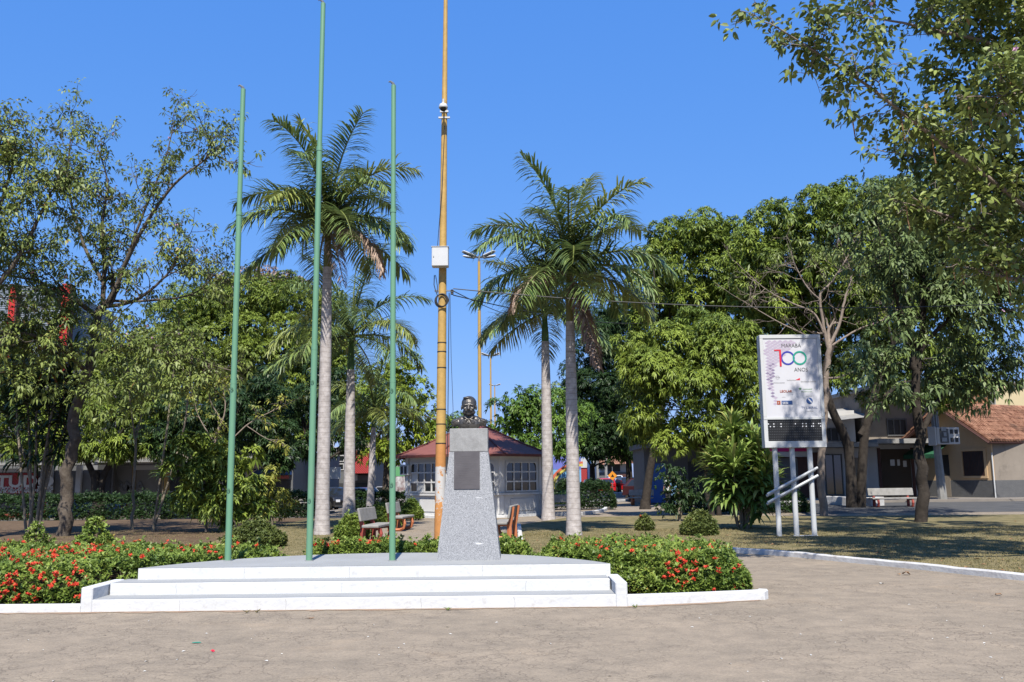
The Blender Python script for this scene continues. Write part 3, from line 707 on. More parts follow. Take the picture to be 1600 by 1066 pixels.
def flagpole(bx, by, tx, ty, r, label, seams, eyes):
    b = G(bx, by, ZP); top = P(tx, ty, b.y) - b
    t = thing('flagpole', (b.x, b.y, ZP + .003), label, 'flagpole', 'green flagpoles on the platform')
    s1 = 0.36
    p = MB(); a = Vector((0, 0, 0)); m_ = top * s1; q = top * 0.72
    p.tube([a, m_], r, 16); p.build('lower_tube', 'green_paint', t, smooth=True)
    p = MB(); p.tube([m_, q], r * 0.92, 16); p.build('middle_tube', 'green_paint', t, smooth=True)
    p = MB(); p.tube([q, top], r * 0.82, 14); p.build('upper_tube', 'green_paint', t, smooth=True)
    for z in (s1, 0.72):
        MB().tube([top * (z - .004), top * (z + .004)], r * 1.03, 16).build('joint_ring', 'green_paint', t)
    MB().tube([a, a + Vector((0, 0, .012))], r * 1.35, 16).build('base_ring', 'white_tread', t)
    for e in eyes:
        c = top * e; k = MB(); pts = [c + Vector((-.006 + .018 * math.cos(u), -r * 1.02 - .012, .026 * math.sin(u))) for u in np.linspace(0, 2 * math.pi, 11)]
        k.tube(pts, .0045, 5); k.box(c + Vector((0, -r, .0)), (.012, .03, .012)); k.build('rope_eye', 'green_dark', t)
    k = MB(); k.tube([top, top + Vector((-.01, -.01, .03)), top + Vector((-.05, -.02, .06)), top + Vector((-.075, -.02, .045))], [.03, .022, .014, .01], 6); k.build('hook', 'grey_metal', t)
    return t
flagpole(356, 877, 380, 140, .047, 'green flagpole at the left end of the platform, short', [], (.14, .345))
flagpole(483, 877, 505, 6, .047, 'tallest green flagpole, middle of the three, touching the top edge', [], (.10, .30))
flagpole(613, 877, 615, 134, .045, 'green flagpole nearest the granite pedestal', [], (.15, .34))

# pedestal
pb_ = G(732, 876, ZP); pw = 97 / F * pb_.y; dm = pb_.y
ped = thing('granite_pedestal', (pb_.x, pb_.y + 0.4, ZP + .003), 'tapered grey granite pedestal with a bronze plaque', 'pedestal')
zt = P(731, 706, dm).z - ZP; ztop = P(731, 669, dm).z - ZP; ht = 60 / F * dm / 2; hb = pw / 2; hd = 0.40; hdt = 0.25
mb = MB()
vs_ = []
for z, hx, hy in ((0, hb, hd), (zt, ht + .005, hdt + .005)):
    vs_ += [(-hx, -hy, z), (hx, -hy, z), (hx, hy, z), (-hx, hy, z)]
mb.add(vs_, [(3, 2, 1, 0), (4, 5, 6, 7), (0, 1, 5, 4), (1, 2, 6, 5), (2, 3, 7, 6), (3, 0, 4, 7)]); mb.build('shaft', 'granite', ped)
MB().box((0, 0, (zt + ztop) / 2 + .002), (ht * 2, hdt * 2, ztop - zt - .004), bev=.006).build('cap_block', 'granite_cap', ped)
pz0 = P(728, 765, dm).z - ZP; pz1 = P(728, 705, dm).z - ZP - .004; pwd = 40 / F * dm
yf = lambda z: -(hd + (hdt - hd) * z / zt)
tl = math.atan2(hd - hdt, zt); pc = (pz0 + pz1) / 2
pq = MB(); pq.box((-.025, yf(pc) - .008, pc), (pwd, .016, pz1 - pz0), rot=None, bev=.003)
plq = pq.build('plaque', 'plaque', ped)
for v in plq.data.vertices:
    v.co.y += yf(v.co.z) - yf(pc)
for i in range(13):
    zz = pz1 - .07 - i * (pz1 - pz0 - .11) / 13; ww = pwd * (0.5 if i in (0, 12) else rng.uniform(.74, .84))
    MB().box((-.025, yf(zz) - .0175, zz), (ww, .001, .007), rot=rotx(0)).build('text_line', 'plaque_line', plq)

# bust
bz = pb_.copy(); bust = thing('bronze_bust', (pb_.x - .004, pb_.y + 0.36, ZP + .003 + ztop), 'dark bronze bust of a moustached man on the pedestal', 'bust')
def ell(mb, c, r, n=16, m=10, rot=None):
    vs = []; fs = []
    for i in range(m + 1):
        th = math.pi * i / m
        for k in range(n):
            ph = 2 * math.pi * k / n; v = Vector((r[0] * math.sin(th) * math.cos(ph), r[1] * math.sin(th) * math.sin(ph), r[2] * math.cos(th)))
            if rot is not None: v = rot @ v
            vs.append(v + Vector(c))
    for i in range(m):
        for k in range(n): fs.append((i * n + k, (i + 1) * n + k, (i + 1) * n + (k + 1) % n, i * n + (k + 1) % n))
    mb.add(vs, fs)
B = MB()
H_ = MB()
ell(H_, (0, 0.012, .385), (.084, .100, .100)); ell(H_, (0, -.02, .325), (.068, .080, .085)); ell(H_, (0, -.052, .265), (.040, .038, .030))   # skull, face, chin
ell(H_, (.045, -.02, .285), (.032, .05, .035)); ell(H_, (-.045, -.02, .285), (.032, .05, .035))                                        # jaw
ell(H_, (0, -.100, .345), (.014, .022, .034), rot=rotx(R(-18))); ell(H_, (0, -.114, .325), (.021, .018, .013))                          # nose
for s_ in (-1, 1):
    ell(H_, (s_ * .034, -.088, .374), (.034, .017, .010), rot=roty(R(s_ * 8)))          # brow
    ell(H_, (s_ * .032, -.080, .354), (.014, .010, .008))                                # eyelid
    ell(H_, (s_ * .045, -.074, .327), (.022, .022, .02))                                 # cheek
    ell(H_, (s_ * .024, -.097, .305), (.030, .017, .011), rot=roty(R(s_ * 24)))          # moustache
    ell(H_, (s_ * .087, .005, .345), (.010, .022, .034))                                 # ear
ell(H_, (0, -.088, .284), (.028, .014, .008)); ell(H_, (0, .032, .402), (.090, .094, .098)); ell(H_, (-.02, -.035, .468), (.05, .04, .018))
B.add([(x * 1.22, y * 1.15, .195 + (z - .236) * 1.17) for x, y, z in H_.v], H_.f)
B.tube([(0, .01, .27), (0, .03, .20), (0, .03, .13)], [.072, .078, .10], 16)                                                            # neck
ell(B, (0, .03, .11), (.22, .085, .066)); ell(B, (0, .0, .075), (.17, .10, .105)); B.box((0, .02, .02), (.23, .16, .05))
for s in (-1, 1):
    ell(B, (s * .18, .03, .105), (.085, .075, .060)); ell(B, (s * .10, .03, .145), (.105, .07, .055), rot=roty(R(s * 22))); ell(B, (s * .225, .02, .085), (.030, .05, .050))
    B.box((s * .20, .0, .128), (.075, .09, .014), rot=roty(R(s * 22)))                 # shoulder strap
    B.tube([(s * .015, -.098, .135), (s * .055, -.075, .175), (s * .09, 0, .185)], [.012, .014, .012], 8)  # collar
    B.box((s * .055, -.092, .11), (.04, .016, .06), rot=roty(R(-s * 30)))               # lapel
for z in (.12, .085, .05): ell(B, (0, -.108, z), (.009, .009, .009), 8, 6)
for k in range(0): ell(B, (rng.uniform(-.12, .12), -.080 + rng.uniform(-.004, .006), rng.uniform(.03, .12)), (.022, .012, .018), 8, 6)
bo = B.build('figure', 'bronze', bust)
md = bo.modifiers.new('remesh', 'REMESH'); md.mode = 'VOXEL'; md.voxel_size = 0.0055; md.use_smooth_shade = True
ms = bo.modifiers.new('smooth', 'SMOOTH'); ms.iterations = 2; ms.factor = 0.5
dg = bpy.context.evaluated_depsgraph_get(); me = bpy.data.meshes.new_from_object(bo.evaluated_get(dg)); bo.modifiers.clear(); bo.data = me
bust.scale = (1.04, 1.0, 1.0)

# ================================================================== HEDGES
def hedge(name, label, poly, h, nclump, leafm, nfl, base_z=0.05, L=.062, W=.03, nleaf=6, fine=False, fl_bias=None, front=None, group=None, edge_r=.3, bumps=.10, cat='hedge'):
    c = np.mean(np.array(poly), 0); loc = Vector((c[0], c[1], base_z + gz(c[0], c[1]))); t = thing(name, loc, label, cat, group)
    def hh(x, y):
        e = edgedist(x, y, poly); n_ = np.sin(x * 2.9 + 1.3 * np.sin(y * 2.1)) * np.sin(y * 3.3 + np.sin(x * 1.7)) + 0.6 * np.sin(x * 7.1 + y * 5.2) * np.sin(y * 6.3 - x * 3.1)
        return h * np.sqrt(np.clip(e / edge_r, 0.12, 1)) * (1 + bumps * n_), e
    x, y = sample_poly(poly, nclump); H_, e = hh(x, y)
    u = rng.random(nclump); z = H_ * (1 - 0.3 * u ** 1.6)
    near = e < edge_r * 0.7; z = np.where(near, H_ * rng.uniform(0.08, 1.0, nclump), z)
    spr = rng.random(nclump) < 0.03; z = np.where(spr, H_ + rng.uniform(0, .12, nclump), z)
    ne = int(nclump * .35); pa = np.array(poly); pb2 = np.roll(pa, -1, 0); el_ = np.linalg.norm(pb2 - pa, axis=1); ei = rng.choice(len(pa), ne, p=el_ / el_.sum()); tt_ = rng.random((ne, 1))
    pe = pa[ei] * (1 - tt_) + pb2[ei] * tt_; inw = np.array(c) - pe; tg = (pb2 - pa)[ei]; nrm_ = np.stack([-tg[:, 1], tg[:, 0]], 1); nrm_ /= np.linalg.norm(nrm_, axis=1, keepdims=True) + 1e-9
    sgn_ = np.where(inpoly(pe[:, 0] + nrm_[:, 0] * .03, pe[:, 1] + nrm_[:, 1] * .03, poly), 1.0, -1.0)[:, None]; dep = np.abs(rng.normal(scale=edge_r * .45, size=(ne, 1))); pe = pe + nrm_ * sgn_ * dep
    He, _ = hh(pe[:, 0], pe[:, 1]); ze_ = np.maximum(He, h * .55) * rng.uniform(.02, 1.0, ne) * np.clip(.72 + dep[:, 0] / edge_r, 0, 1)
    x = np.concatenate([x, pe[:, 0]]); y = np.concatenate([y, pe[:, 1]]); z = np.concatenate([z, ze_]); nclump = len(x); u = rng.random(nclump)
    C = np.stack([x - loc.x, y - loc.y, z], 1); ax = rng.normal(scale=.55, size=(nclump, 3)); ax[:, 2] = 0.75 + 0 * u
    ax[:, 1] -= 0.25
    rn = 0.5 + 0.35 * np.sin(x * 3.1 + 2 * np.sin(y * 2.7)) * np.sin(y * 3.7) + rng.normal(scale=.2, size=nclump)
    crown_obj([clumps_to_leaves(C, ax, nleaf, L, W, (0.5, 1.35), 0.1, fine, np.clip(rn, 0, 1))], leafm, t, 'foliage')
    st = MB(); k = min(140, max(30, int(nclump / 120))); xs, ys = sample_poly(poly, k); Hs, _ = hh(xs, ys)
    for i in range(k): st.tube([(xs[i] - loc.x, ys[i] - loc.y, -0.05), (xs[i] - loc.x + rng.normal() * .05, ys[i] - loc.y + rng.normal() * .05, Hs[i] * .9)], [.009, .004], 4, cap=False)
    tag(st.build('stem', 'bark', t), kind='stuff')
    if nfl:
        X, Y = sample_poly(poly, nfl * 6)
        dr_f = np.clip(.55 + .9 * np.sin(X * 2.3 + np.sin(Y * 1.9) * 1.5) * np.sin(Y * 2.9 + X * .7), .06, 1); k_ = dr_f * (fl_bias(X, Y) if fl_bias is not None else 1) > rng.random(len(X)) * .9; X, Y = X[k_], Y[k_]
        X, Y = X[:nfl], Y[:nfl]; Hf, ef = hh(X, Y); nr = ef < edge_r * .7; Z = np.where(nr, Hf * rng.uniform(.3, 1.05, len(X)), Hf * 1.02 + .015)
        if front:
            (ax_, ay_), (bx2, by2), nf_ = front; q_ = rng.random(nf_); X = np.concatenate([X, ax_ + (bx2 - ax_) * q_]); Y = np.concatenate([Y, ay_ + (by2 - ay_) * q_ + rng.uniform(-.03, .05, nf_)]); Z = np.concatenate([Z, h * rng.uniform(.12, .95, nf_)])
        Cf = np.stack([X - loc.x, Y - loc.y, Z], 1); axf = rng.normal(scale=.3, size=(len(X), 3)); axf[:, 2] = .8; axf[:, 1] -= .6; axf = unit(axf)
        pc_ = []; 
        for r_ in range(3):
            pc_.append(clumps_to_leaves(Cf + axf * .012 * r_ + rng.normal(scale=.012, size=Cf.shape), axf, 8, .038, .023, (.3 + .2 * r_, 1.0 + .2 * r_), 0))
        o = crown_obj(pc_, 'petal', t, 'blossom'); tag(o, kind='stuff')
    return t
kl = [(-12.0, YF + .0), (x0 - .02, YF + .0)]
kerb('bed_kerb', [(-14, YF + .06), (-9, YF + .065), (x0 + .0, YF + .06)], .13, -.06, .10, 'white_paint')
e1 = G(1192, 937); 
kerb('bed_kerb', [(x1 - .05, YF + .09), ((x1 + e1.x) / 2, (YF + e1.y) / 2 + .05), (e1.x, e1.y + .04), (e1.x + .03, e1.y + 0.10)], .14, -.06, .125, 'white_paint')
lp = arcw[::-1]       # from left corner round the back to the right corner
sheet('flower_bed', [(-14, YF + .12), (x0 - .02, YF + .12), (x0 - .02, YF + .9), (ca, YF + .9)] + [p for p in lp] + [(x1, YF + .9), (x1 + .02, YF + .16), (e1.x, e1.y + .08), (3.5, 15.6), (-4, 15.75), (-14, 17.2)], 0.045, 'soil')
iL = [i for i, p in enumerate(lp) if p[0] < -3.6][-1]
left_poly = [(-13.0, YF + .22), (x0 - .06, YF + .22), (x0 - .05, YF + .98), (x0 + .30, YF + 1.0)] + [(p[0] - .05, p[1] + .08) for p in lp[2:iL + 1]] + [(lp[iL][0], 15.75), (-7.5, 16.3), (-13, 17.0)]
hedge('ixora_hedge', 'wide hedge full of orange-red flowers left of the steps', left_poly, .47, 26000, 'leaf_hedge', 460,
      fl_bias=lambda x, y: np.clip(1.25 - (y - 11.6) / 4.5, .12, 1), nleaf=6, front=((-8.6, YF + .2), (x0 - .1, YF + .2), 90))
rear_poly = [(p[0], p[1] + .1) for p in lp[iL + 1:-3]] + [(1.0, 15.3), (0.6, 15.85), (-2.1, 15.75), (-3.5, 15.8)]
rear_poly = [(p[0], p[1] + .1) for p in lp if -3.55 < p[0] < 0.35] + [(0.35, 15.55), (-1.0, 15.6), (-3.5, 15.7)]
hedge('ixora_hedge', 'low clipped hedge with sparse red flowers behind the platform', rear_poly, .50, 14000, 'leaf_hedge', 60, edge_r=.2)
rp = [p for p in lp if p[0] >= 0.35]
right_poly = [(0.38, rp[0][1] + .1)] + [(p[0] + .06, p[1] + .08) for p in rp[:-3]] + [(x1 + .35, YF + .55), (x1 + .62, YF + .42), (e1.x - .5, e1.y + .02), (e1.x - .08, e1.y + .30), (e1.x + .10, e1.y + 1.2), (3.25, 14.4), (2.4, 15.4), (0.38, 15.6)]
hedge('ixora_hedge', 'dense green hedge with few red flowers right of the steps', right_poly, .50, 20000, 'leaf_hedge', 60, edge_r=.28, bumps=.07,
      fl_bias=lambda x, y: np.clip(1.3 - (y - 11.6) / 4, .2, 1), front=((x1 + .45, YF + .42), (e1.x - .2, e1.y + .02), 22))

for px_, py_, lab_ in ((386, 958, 'small dry weed at the foot of the lowest step left of centre'), (402, 957.5, 'second dry weed beside the first at the step foot'), (700, 954, 'tiny weed at the step foot below the pedestal'), (992, 950, 'green weed where the steps meet the right bed kerb')):
    b_ = G(px_, py_); nw_ = 26; az_ = rng.random(nw_) * 6.28; d_ = np.stack([np.cos(az_) * .8, np.sin(az_) * .8, np.full(nw_, .9)], 1)
    v_, q_, a_ = leaves(np.zeros((nw_, 3)), d_, rng.normal(size=(nw_, 3)), rng.uniform(.03, .10, nw_), np.full(nw_, .008), rng.random(nw_), droop=.3)
    o_ = link('weed', quads_mesh('weed', v_, q_, a_), 'blade' if 'dry' in lab_ else 'leaf_hedge', None, loc=(b_.x, b_.y - .02, .002)); tag(o_, lab_, 'weed')

# ================================================================== POLES
def lerp(a, b, t): return a + (b - a) * t
yb = G(687, 852); yp = thing('utility_pole', (yb.x, yb.y, 0), 'tall tapering concrete pole painted yellow and orange behind the pedestal', 'pole')
Dy = yb.y; tt = P(697, -60, Dy) - yb
mbp = MB(); hs = [0, .2, .4, .6, .8, 1.0]; r0, r1 = 17.5 / F * Dy / 2, 6.0 / F * Dy / 2
mbp.tube([Vector((0, 0, -.1))] + [tt * h for h in hs[1:]], [lerp(r0, r1, h) for h in hs], 20); mbp.build('shaft', 'pole_paint', yp, smooth=True)
def on_pole(py): 
    z = P(690, py, Dy).z; t_ = z / tt.z; return tt * t_, lerp(r0, r1, t_)
for py in (693, 663, 640, 575, 550, 536): 
    c, r = on_pole(py); MB().tube([c - Vector((0, 0, .012)), c + Vector((0, 0, .012))], r + .006, 20).build('steel_band', 'wire', yp)
c, r = on_pole(406)
bx_ = MB().box(c + Vector((-.045, -r - .14, 0)), (.42, .26, .50), bev=.012).build('equipment_box', 'white_metal', yp)
MB().box(c + Vector((-.045, -r - .273, 0)), (.395, .006, .475)).build('door', 'white_metal', bx_)
MB().box(c + Vector((-.205, -r - .28, -.01)), (.02, .012, .035)).build('latch', 'grey_metal', bx_)
MB().box(c + Vector((-.045, -r - .14, .257)), (.44, .30, .014)).build('lid', 'white_metal', bx_)
c, r = on_pole(472)
k = MB()
for q in range(3): k.tube([c + Vector((.02 * q - .03 + .15 * math.cos(u), -r - .03 - .012 * q, .15 * math.sin(u) * 1.1 + .01 * q)) for u in np.linspace(0, 6.4, 22)], .016, 5)
k.build('cable_coil', 'wire', yp)
c2, r2 = on_pole(455)
k = MB(); k.box(c2 + Vector((.05, -r2 * .3, 0)), (.5, .04, .03)); k.build('crossarm', 'grey_metal', yp)
k = MB(); k.lathe([(.02, -.07), (.045, -.05), (.03, -.02), (.045, 0), (.03, .03), (.04, .05), (.015, .07)], 10, c2 + Vector((.25, -.05, -.04))); k.build('insulator', 'wire', yp)
k = MB()
ca_, ra_ = on_pole(432); cb_, rb_ = on_pole(466)
k.tube([ca_ + Vector((-.20, -.15, 0)), ca_ + Vector((-.21, -.14, -.25)), cb_ + Vector((-.16, -.16, .15)), cb_ + Vector((-.1, -.18, .0))], .012, 5)
k.tube([ca_ + Vector((-.17, -.15, 0)), ca_ + Vector((-.12, -.15, -.3)), cb_ + Vector((-.12, -.16, .1))], .010, 5)
cc, rc = on_pole(388); cd, rd_ = on_pole(200)
k.tube([cc + Vector((-.13, -.12, 0)), on_pole(360)[0] + Vector((-.10, -.13, 0)), on_pole(300)[0] + Vector((-.03, -.14, 0)), cd + Vector((.02, -.14, 0))], .009, 5)
ce, _ = on_pole(640); k.tube([c2 + Vector((.2, -.05, -.1)), on_pole(560)[0] + Vector((.24, 0, 0)), ce + Vector((.30, 0, 0)), on_pole(780)[0] + Vector((.2, 0, 0))], .006, 4)
k.tube([c2 + Vector((.17, 0, -.05)), ce + Vector((.17, 0, 0)), on_pole(800)[0] + Vector((.17, 0, 0))], .011, 5)
k.build('cable', 'wire', yp)
c, r = on_pole(177)
k = MB(); k.box(c + Vector((0, -.22, .10)), (.05, .45, .04)); k.box(c + Vector((0, -r * .5 - .02, .02)), (.22, .06, .05)); k.box(c + Vector((0, -r * .5 - .02, -.15)), (.30, .05, .04)); k.tube([c + Vector((0, -.40, .22)), c + Vector((0, -.40, .08))], .022, 8)
br = k.build('bracket', 'white_metal', yp)
k = MB(); k.lathe([(.03, .10), (.09, .075), (.115, .02), (.12, -.02), (.11, -.035)], 16, c + Vector((0, -.40, 0))); hd_ = k.build('camera_dome', 'white_metal', yp, smooth=True)
k = MB(); k.lathe([(.085, -.035), (.08, -.07), (.055, -.10), (.02, -.115)], 14, c + Vector((0, -.40, 0))); k.build('lens_bubble', 'black', hd_, smooth=True)

def lamp_post(px, pyt, Y, r, label, z=0, head=1.0):
    top = P(px, pyt, Y); t = thing('street_lamp', (top.x, top.y, z), label, 'street lamp', 'yellow lamp posts along the avenue'); hgt = top.z - z
    MB().tube([(0, 0, -.2), (0, 0, hgt * .5), (0, 0, hgt)], [r, r * .82, r * .6], 14).build('post', 'yellow_paint', t, smooth=True)
    MB().tube([(0, 0, hgt - .05), (0, 0, hgt + .35)], r * .5, 10).build('collar', 'grey_metal', t)
    for sx in (-1, 1):
        for sy in (-1, 1):
            a = MB(); d = Vector((sx * .9, sy * .55, .22)).normalized(); p = Vector((0, 0, hgt + .25)); a.tube([p, p + d * .35 * head], .04 * head, 6)
            arm = a.build('arm', 'grey_metal', t)
            b = MB(); q = p + d * .72 * head; ang = math.atan2(d.y, d.x); rt = rotz(ang) @ roty(R(-14))
            b.box(q, (.85 * head, .30 * head, .11 * head), rot=rt, bev=.04 * head); b.build('lamp_head', 'white_metal', arm)
            b = MB(); b.box(q - Vector((0, 0, .065 * head)), (.6 * head, .22 * head, .03 * head), rot=rt); b.build('lens', 'shop_grey', arm)
    return t
lamp_post(748.5, 409, 52, .13, 'tall yellow lamp post with twin arms just right of the bust')
lamp_post(766.5, 560, 92, .13, 'more distant slim yellow lamp post between the palms')
lamp_post(773, 605, 150, .15, 'farthest small lamp post above the round tree crown')
# wires
def wire(name, a, b, sag, label, r=.012, n=14):
    a = Vector(a); b = Vector(b); k = MB(); o = a.copy()
    k.tube([a.lerp(b, i / n) - o - Vector((0, 0, sag * 4 * (i / n) * (1 - i / n))) for i in range(n + 1)], r, 4)
    w_ = k.build(name, 'wire', None, loc=o); tag(w_, label, 'wire'); return w_
pw_ = yb + c2
wire('overhead_wire', pw_ + Vector((.28, -.05, .05)), P(1760, 462, 24), .42, 'black cable crossing the picture from the yellow pole to the right', .013)
wire('overhead_wire', pw_ + Vector((.28, -.05, -.12)), P(1010, 505, 46), .25, 'thin cable running from the yellow pole to the tall mango', .014)
wire('overhead_wire', pw_ + Vector((.26, -.05, .0)), P(850, 500, 60), .3, 'thin slack cable from the yellow pole towards the palms', .014)
for i, (ya, yb_) in enumerate(((478, 455), (500, 492), (545, 530), (572, 556), (585, 578))):
    wire('street_wire', P(1380, ya + 60 - i * 3, 46), P(1720, yb_ - 18, 40), .15, ['uppermost', 'second highest', 'middle', 'second lowest', 'lowest'][i] + ' of the thin wires over the tiled roof', .014)

# ================================================================== PALMS
def strap_leaves(base, d, L, W, rnd, grav=0.35, segs=4, wprof=None, roll=None):
    """ribbons bending under gravity"""
    n = len(base); d = unit(d); p = base.copy(); side = unit(np.cross(d, np.array([[0, 0, 1.0]])) + 1e-6)
    if roll is not None: side = unit(side + roll)
    st = (L / segs)[:, None]; rows = []; wp = wprof or [0.5, 1, 0.95, 0.7, 0.06]
    for k in range(segs + 1):
        rows.append(p - side * (W * wp[k] / 2)[:, None]); rows.append(p + side * (W * wp[k] / 2)[:, None])
        p = p + d * st; d = d.copy(); d[:, 2] -= grav * (0.6 + 0.4 * k); d = unit(d)
    v = np.stack(rows, 1).reshape(-1, 3); m = 2 * (segs + 1); i = np.arange(n)[:, None] * m
    q = np.concatenate([i + np.array([[2 * k, 2 * k + 1, 2 * k + 3, 2 * k + 2]]) for k in range(segs)], 1).reshape(-1, 4)
    return v, q, np.repeat(rnd, segs)
def frond(parent, org, az, el, L, droop, m, leafL=.95, n=78, limp=0.52, stalk=.10, rm='rachis'):
    ts = np.linspace(0, 1, 15); ang = R(el) - R(droop) * ts ** 1.5; ds = L / 14
    X = np.concatenate([[0], np.cumsum(np.cos(ang[:-1]) * ds)]); Z = np.concatenate([[0], np.cumsum(np.sin(ang[:-1]) * ds)])
    bend = rng.normal() * .06; Yc = bend * L * ts ** 2
    c, s = math.cos(R(az)), math.sin(R(az))
    def rot(a): return np.stack([a[:, 0] * c - a[:, 1] * s, a[:, 0] * s + a[:, 1] * c, a[:, 2]], 1)
    pts = rot(np.stack([X, Yc, Z], 1)) + np.array(org)
    t = np.repeat(np.linspace(stalk, 1, n), 2); sd = np.tile([1.0, -1.0], n); k = len(t); t = np.clip(t + rng.normal(scale=.006, size=k), 0, 1)
    bx = np.interp(t, ts, X); by = np.interp(t, ts, Yc); bzz = np.interp(t, ts, Z); an = np.interp(t, ts, ang)
    fw = np.stack([np.cos(an), 0 * an, np.sin(an)], 1); up = np.stack([-np.sin(an), 0 * an, np.cos(an)], 1); side = np.zeros((k, 3)); side[:, 1] = sd
    lift = rng.normal(scale=.34, size=k) + 0.10
    f = 0.35 + 0.75 * t ** 2
    d = rot(side * 1.0 + fw * f[:, None] + up * lift[:, None])
    LL = leafL * (0.45 + 0.62 * np.sin(np.pi * np.clip(t * .86 + .12, 0, 1))) * rng.uniform(.8, 1.12, k)
    v, q, a = strap_leaves(rot(np.stack([bx, by, bzz], 1)) + np.array(org), d, LL, np.full(k, .055), np.clip(rng.normal(.5, .25, k), 0, 1), limp, 3, [.6, 1, .75, .05])
    o = link('frond', quads_mesh('frond', v, q, a), m, parent)
    MB().tube([Vector(p) for p in pts], [.045 * (1 - .85 * i / 14) + .004 for i in range(15)], 5, cap=False).build('rachis', rm, o)
    return o
def palm(label, bx, by, cx, cy, shaft_py, top_scale, wpx, seed, dead=(), n=17, Lf=3.4, leafm='leaf_palm', shaftm='crownshaft', groundz=0.0, azoff=0, lowest=-18, leafL=.95):
    global rng
    keep = rng; rng = np.random.default_rng(seed)
    b = G(bx, by, groundz); Y = b.y; top = P(cx, cy, Y) - b; sh = P((bx + cx) / 2 if False else cx, shaft_py, Y) - b
    t = thing('royal_palm', b, label, 'palm tree', 'royal palms in the square')
    r = wpx / F * Y / 2; zt_ = sh.z
    def at(z): return Vector((top.x * (z / top.z), top.y * (z / top.z), z))
    prof = [(-.2, 1.32), (0, 1.28), (.15, 1.2), (.5, 1.08), (1.1, 1.0), (zt_ * .4, .93), (zt_ * .7, .84), (zt_ * .93, .70), (zt_, .66)]
    MB().tube([at(z) for z, _ in prof], [r * k for _, k in prof], 20).build('trunk', 'palm_trunk', t, smooth=True)
    cs = [(zt_ - .02, .62), (zt_ + (top.z - zt_) * .15, .66), (zt_ + (top.z - zt_) * .5, .52), (top.z, .40), (top.z + .25, .2)]
    MB().tube([at(z) for z, _ in cs], [r * k for _, k in cs], 14).build('crownshaft', shaftm, t, smooth=True)
    for i in range(n):
        u = i / (n - 1); el = 84 - (84 - lowest) * u ** .92 + rng.normal() * 4; az = azoff + i * 137.5 + rng.normal() * 8
        frond(t, top - Vector((0, 0, .12 * u)), az, el, Lf * (1.04 - .16 * u) * rng.uniform(.93, 1.07), 34 + 58 * math.sin(math.pi * u ** .9) + rng.normal() * 7, leafm if rng.random() > .2 else 'leaf_palm_yellow', leafL=leafL)
    k = MB(); k.tube([top, top + Vector((.08, 0, Lf * .45)), top + Vector((.16, 0, Lf * .78))], [.05, .03, .006], 6); k.build('spear_leaf', 'rachis', t)
    for (az, el, L, dr) in dead: frond(t, top - Vector((0, 0, .18)), az, el, L, dr, 'leaf_dead', leafL=.55, n=62, limp=1.3, rm='bark_pale')
    rng = keep; return t
palm('tall royal palm with a brown hanging frond left of the yellow pole', 503, 838, 513, 345, 418, 1, 21, 11, dead=[(-25, -12, 2.8, 80), (-60, -50, 2.2, 38)], n=22, Lf=3.3, azoff=165)
palm('tall royal palm with a dead brown frond right of the bust', 897, 840, 889, 418, 503, 1, 21, 5, dead=[(-55, -62, 2.9, 26), (-35, -70, 2.6, 18), (205, 0, 2.4, 90)], n=21, Lf=3.15, azoff=62)
palm('smaller royal palm just left of the front right-hand palm', 857, 813, 851, 484, 534, 1, 18, 8, n=17, Lf=3.4, azoff=95, shaftm='crownshaft_green')
palm('shaded royal palm behind the tall left palm', 545, 814, 549, 522, 578, 1, 18, 21, n=18, Lf=4.0, azoff=40, shaftm='crownshaft_green')
palm('shortest royal palm, low behind the right flagpole', 578, 801, 585, 640, 668, 1, 11, 33, n=13, Lf=3.6, azoff=0, shaftm='crownshaft_green')

# ================================================================== SIGN BOARD
sb = G(1219, 842); Ys = sb.y; S = Ys / F
sg = thing('information_totem', (sb.x, Ys, 0), 'white display board on three posts with coloured centenary poster', 'sign')
def loc(px, py): v = P(px, py, Ys); return Vector((v.x - sb.x, 0, v.z))
tl_, tr_, bl_, br_ = loc(1187, 524), loc(1281, 522), loc(1195, 702), loc(1292, 697)
xl = (tl_.x + bl_.x) / 2; xr = (tr_.x + br_.x) / 2; zb = (bl_.z + br_.z) / 2; ztp = (tl_.z + tr_.z) / 2; bw = xr - xl; bh = ztp - zb; xc = (xl + xr) / 2
sg.rotation_euler = (0, 0, 0)
posts = [loc(1219, 700).x + .09, xc, loc(1275, 700).x]
for x_, nm in zip((0.02, .47, .93), range(3)):
    MB().tube([(x_, .12, -.1), (x_, .12, zb + .05)], .068, 16).build('post', 'white_metal', sg, smooth=True)
MB().box((.7, .12, .05), (.62, .10, .05), bev=.01).build('foot_plate', 'white_metal', sg)
for i, (za, zb2) in enumerate(((1.13, 1.80), (1.08, 1.75), (.92, 1.60), (.87, 1.55))):
    off = -.105 if i % 2 == 0 else .11
    MB().tube([(-.26 + .03 * (i % 2), .12 + off, za), (1.08, .12 + off, zb2)], .036, 10).build('diagonal_bar', 'white_metal', sg, smooth=True)
zm = loc(1240, 655).z
body = MB().box((xc, .16, (zb + ztp) / 2), (bw, .26, bh), bev=.012).build('case', 'white_metal', sg)
FR = .028
fz0 = zm + .01; fz1 = ztp
def bar(x0_, x1_, z0_, z1_, d=.035, m='white_metal'): return MB().box(((x0_ + x1_) / 2, .03 - d / 2, (z0_ + z1_) / 2), (x1_ - x0_, d, z1_ - z0_), bev=.006).build('frame_bar', m, sg)
bar(xl, xr, ztp - .10, ztp - .002); bar(xl, xl + .09, fz0 + .05, ztp - .102); bar(xr - .09, xr, fz0 + .05, ztp - .102); bar(xl, xr, fz0 - .02, fz0 + .048)
bar(xl, xr, zb + .002, zb + .17); 
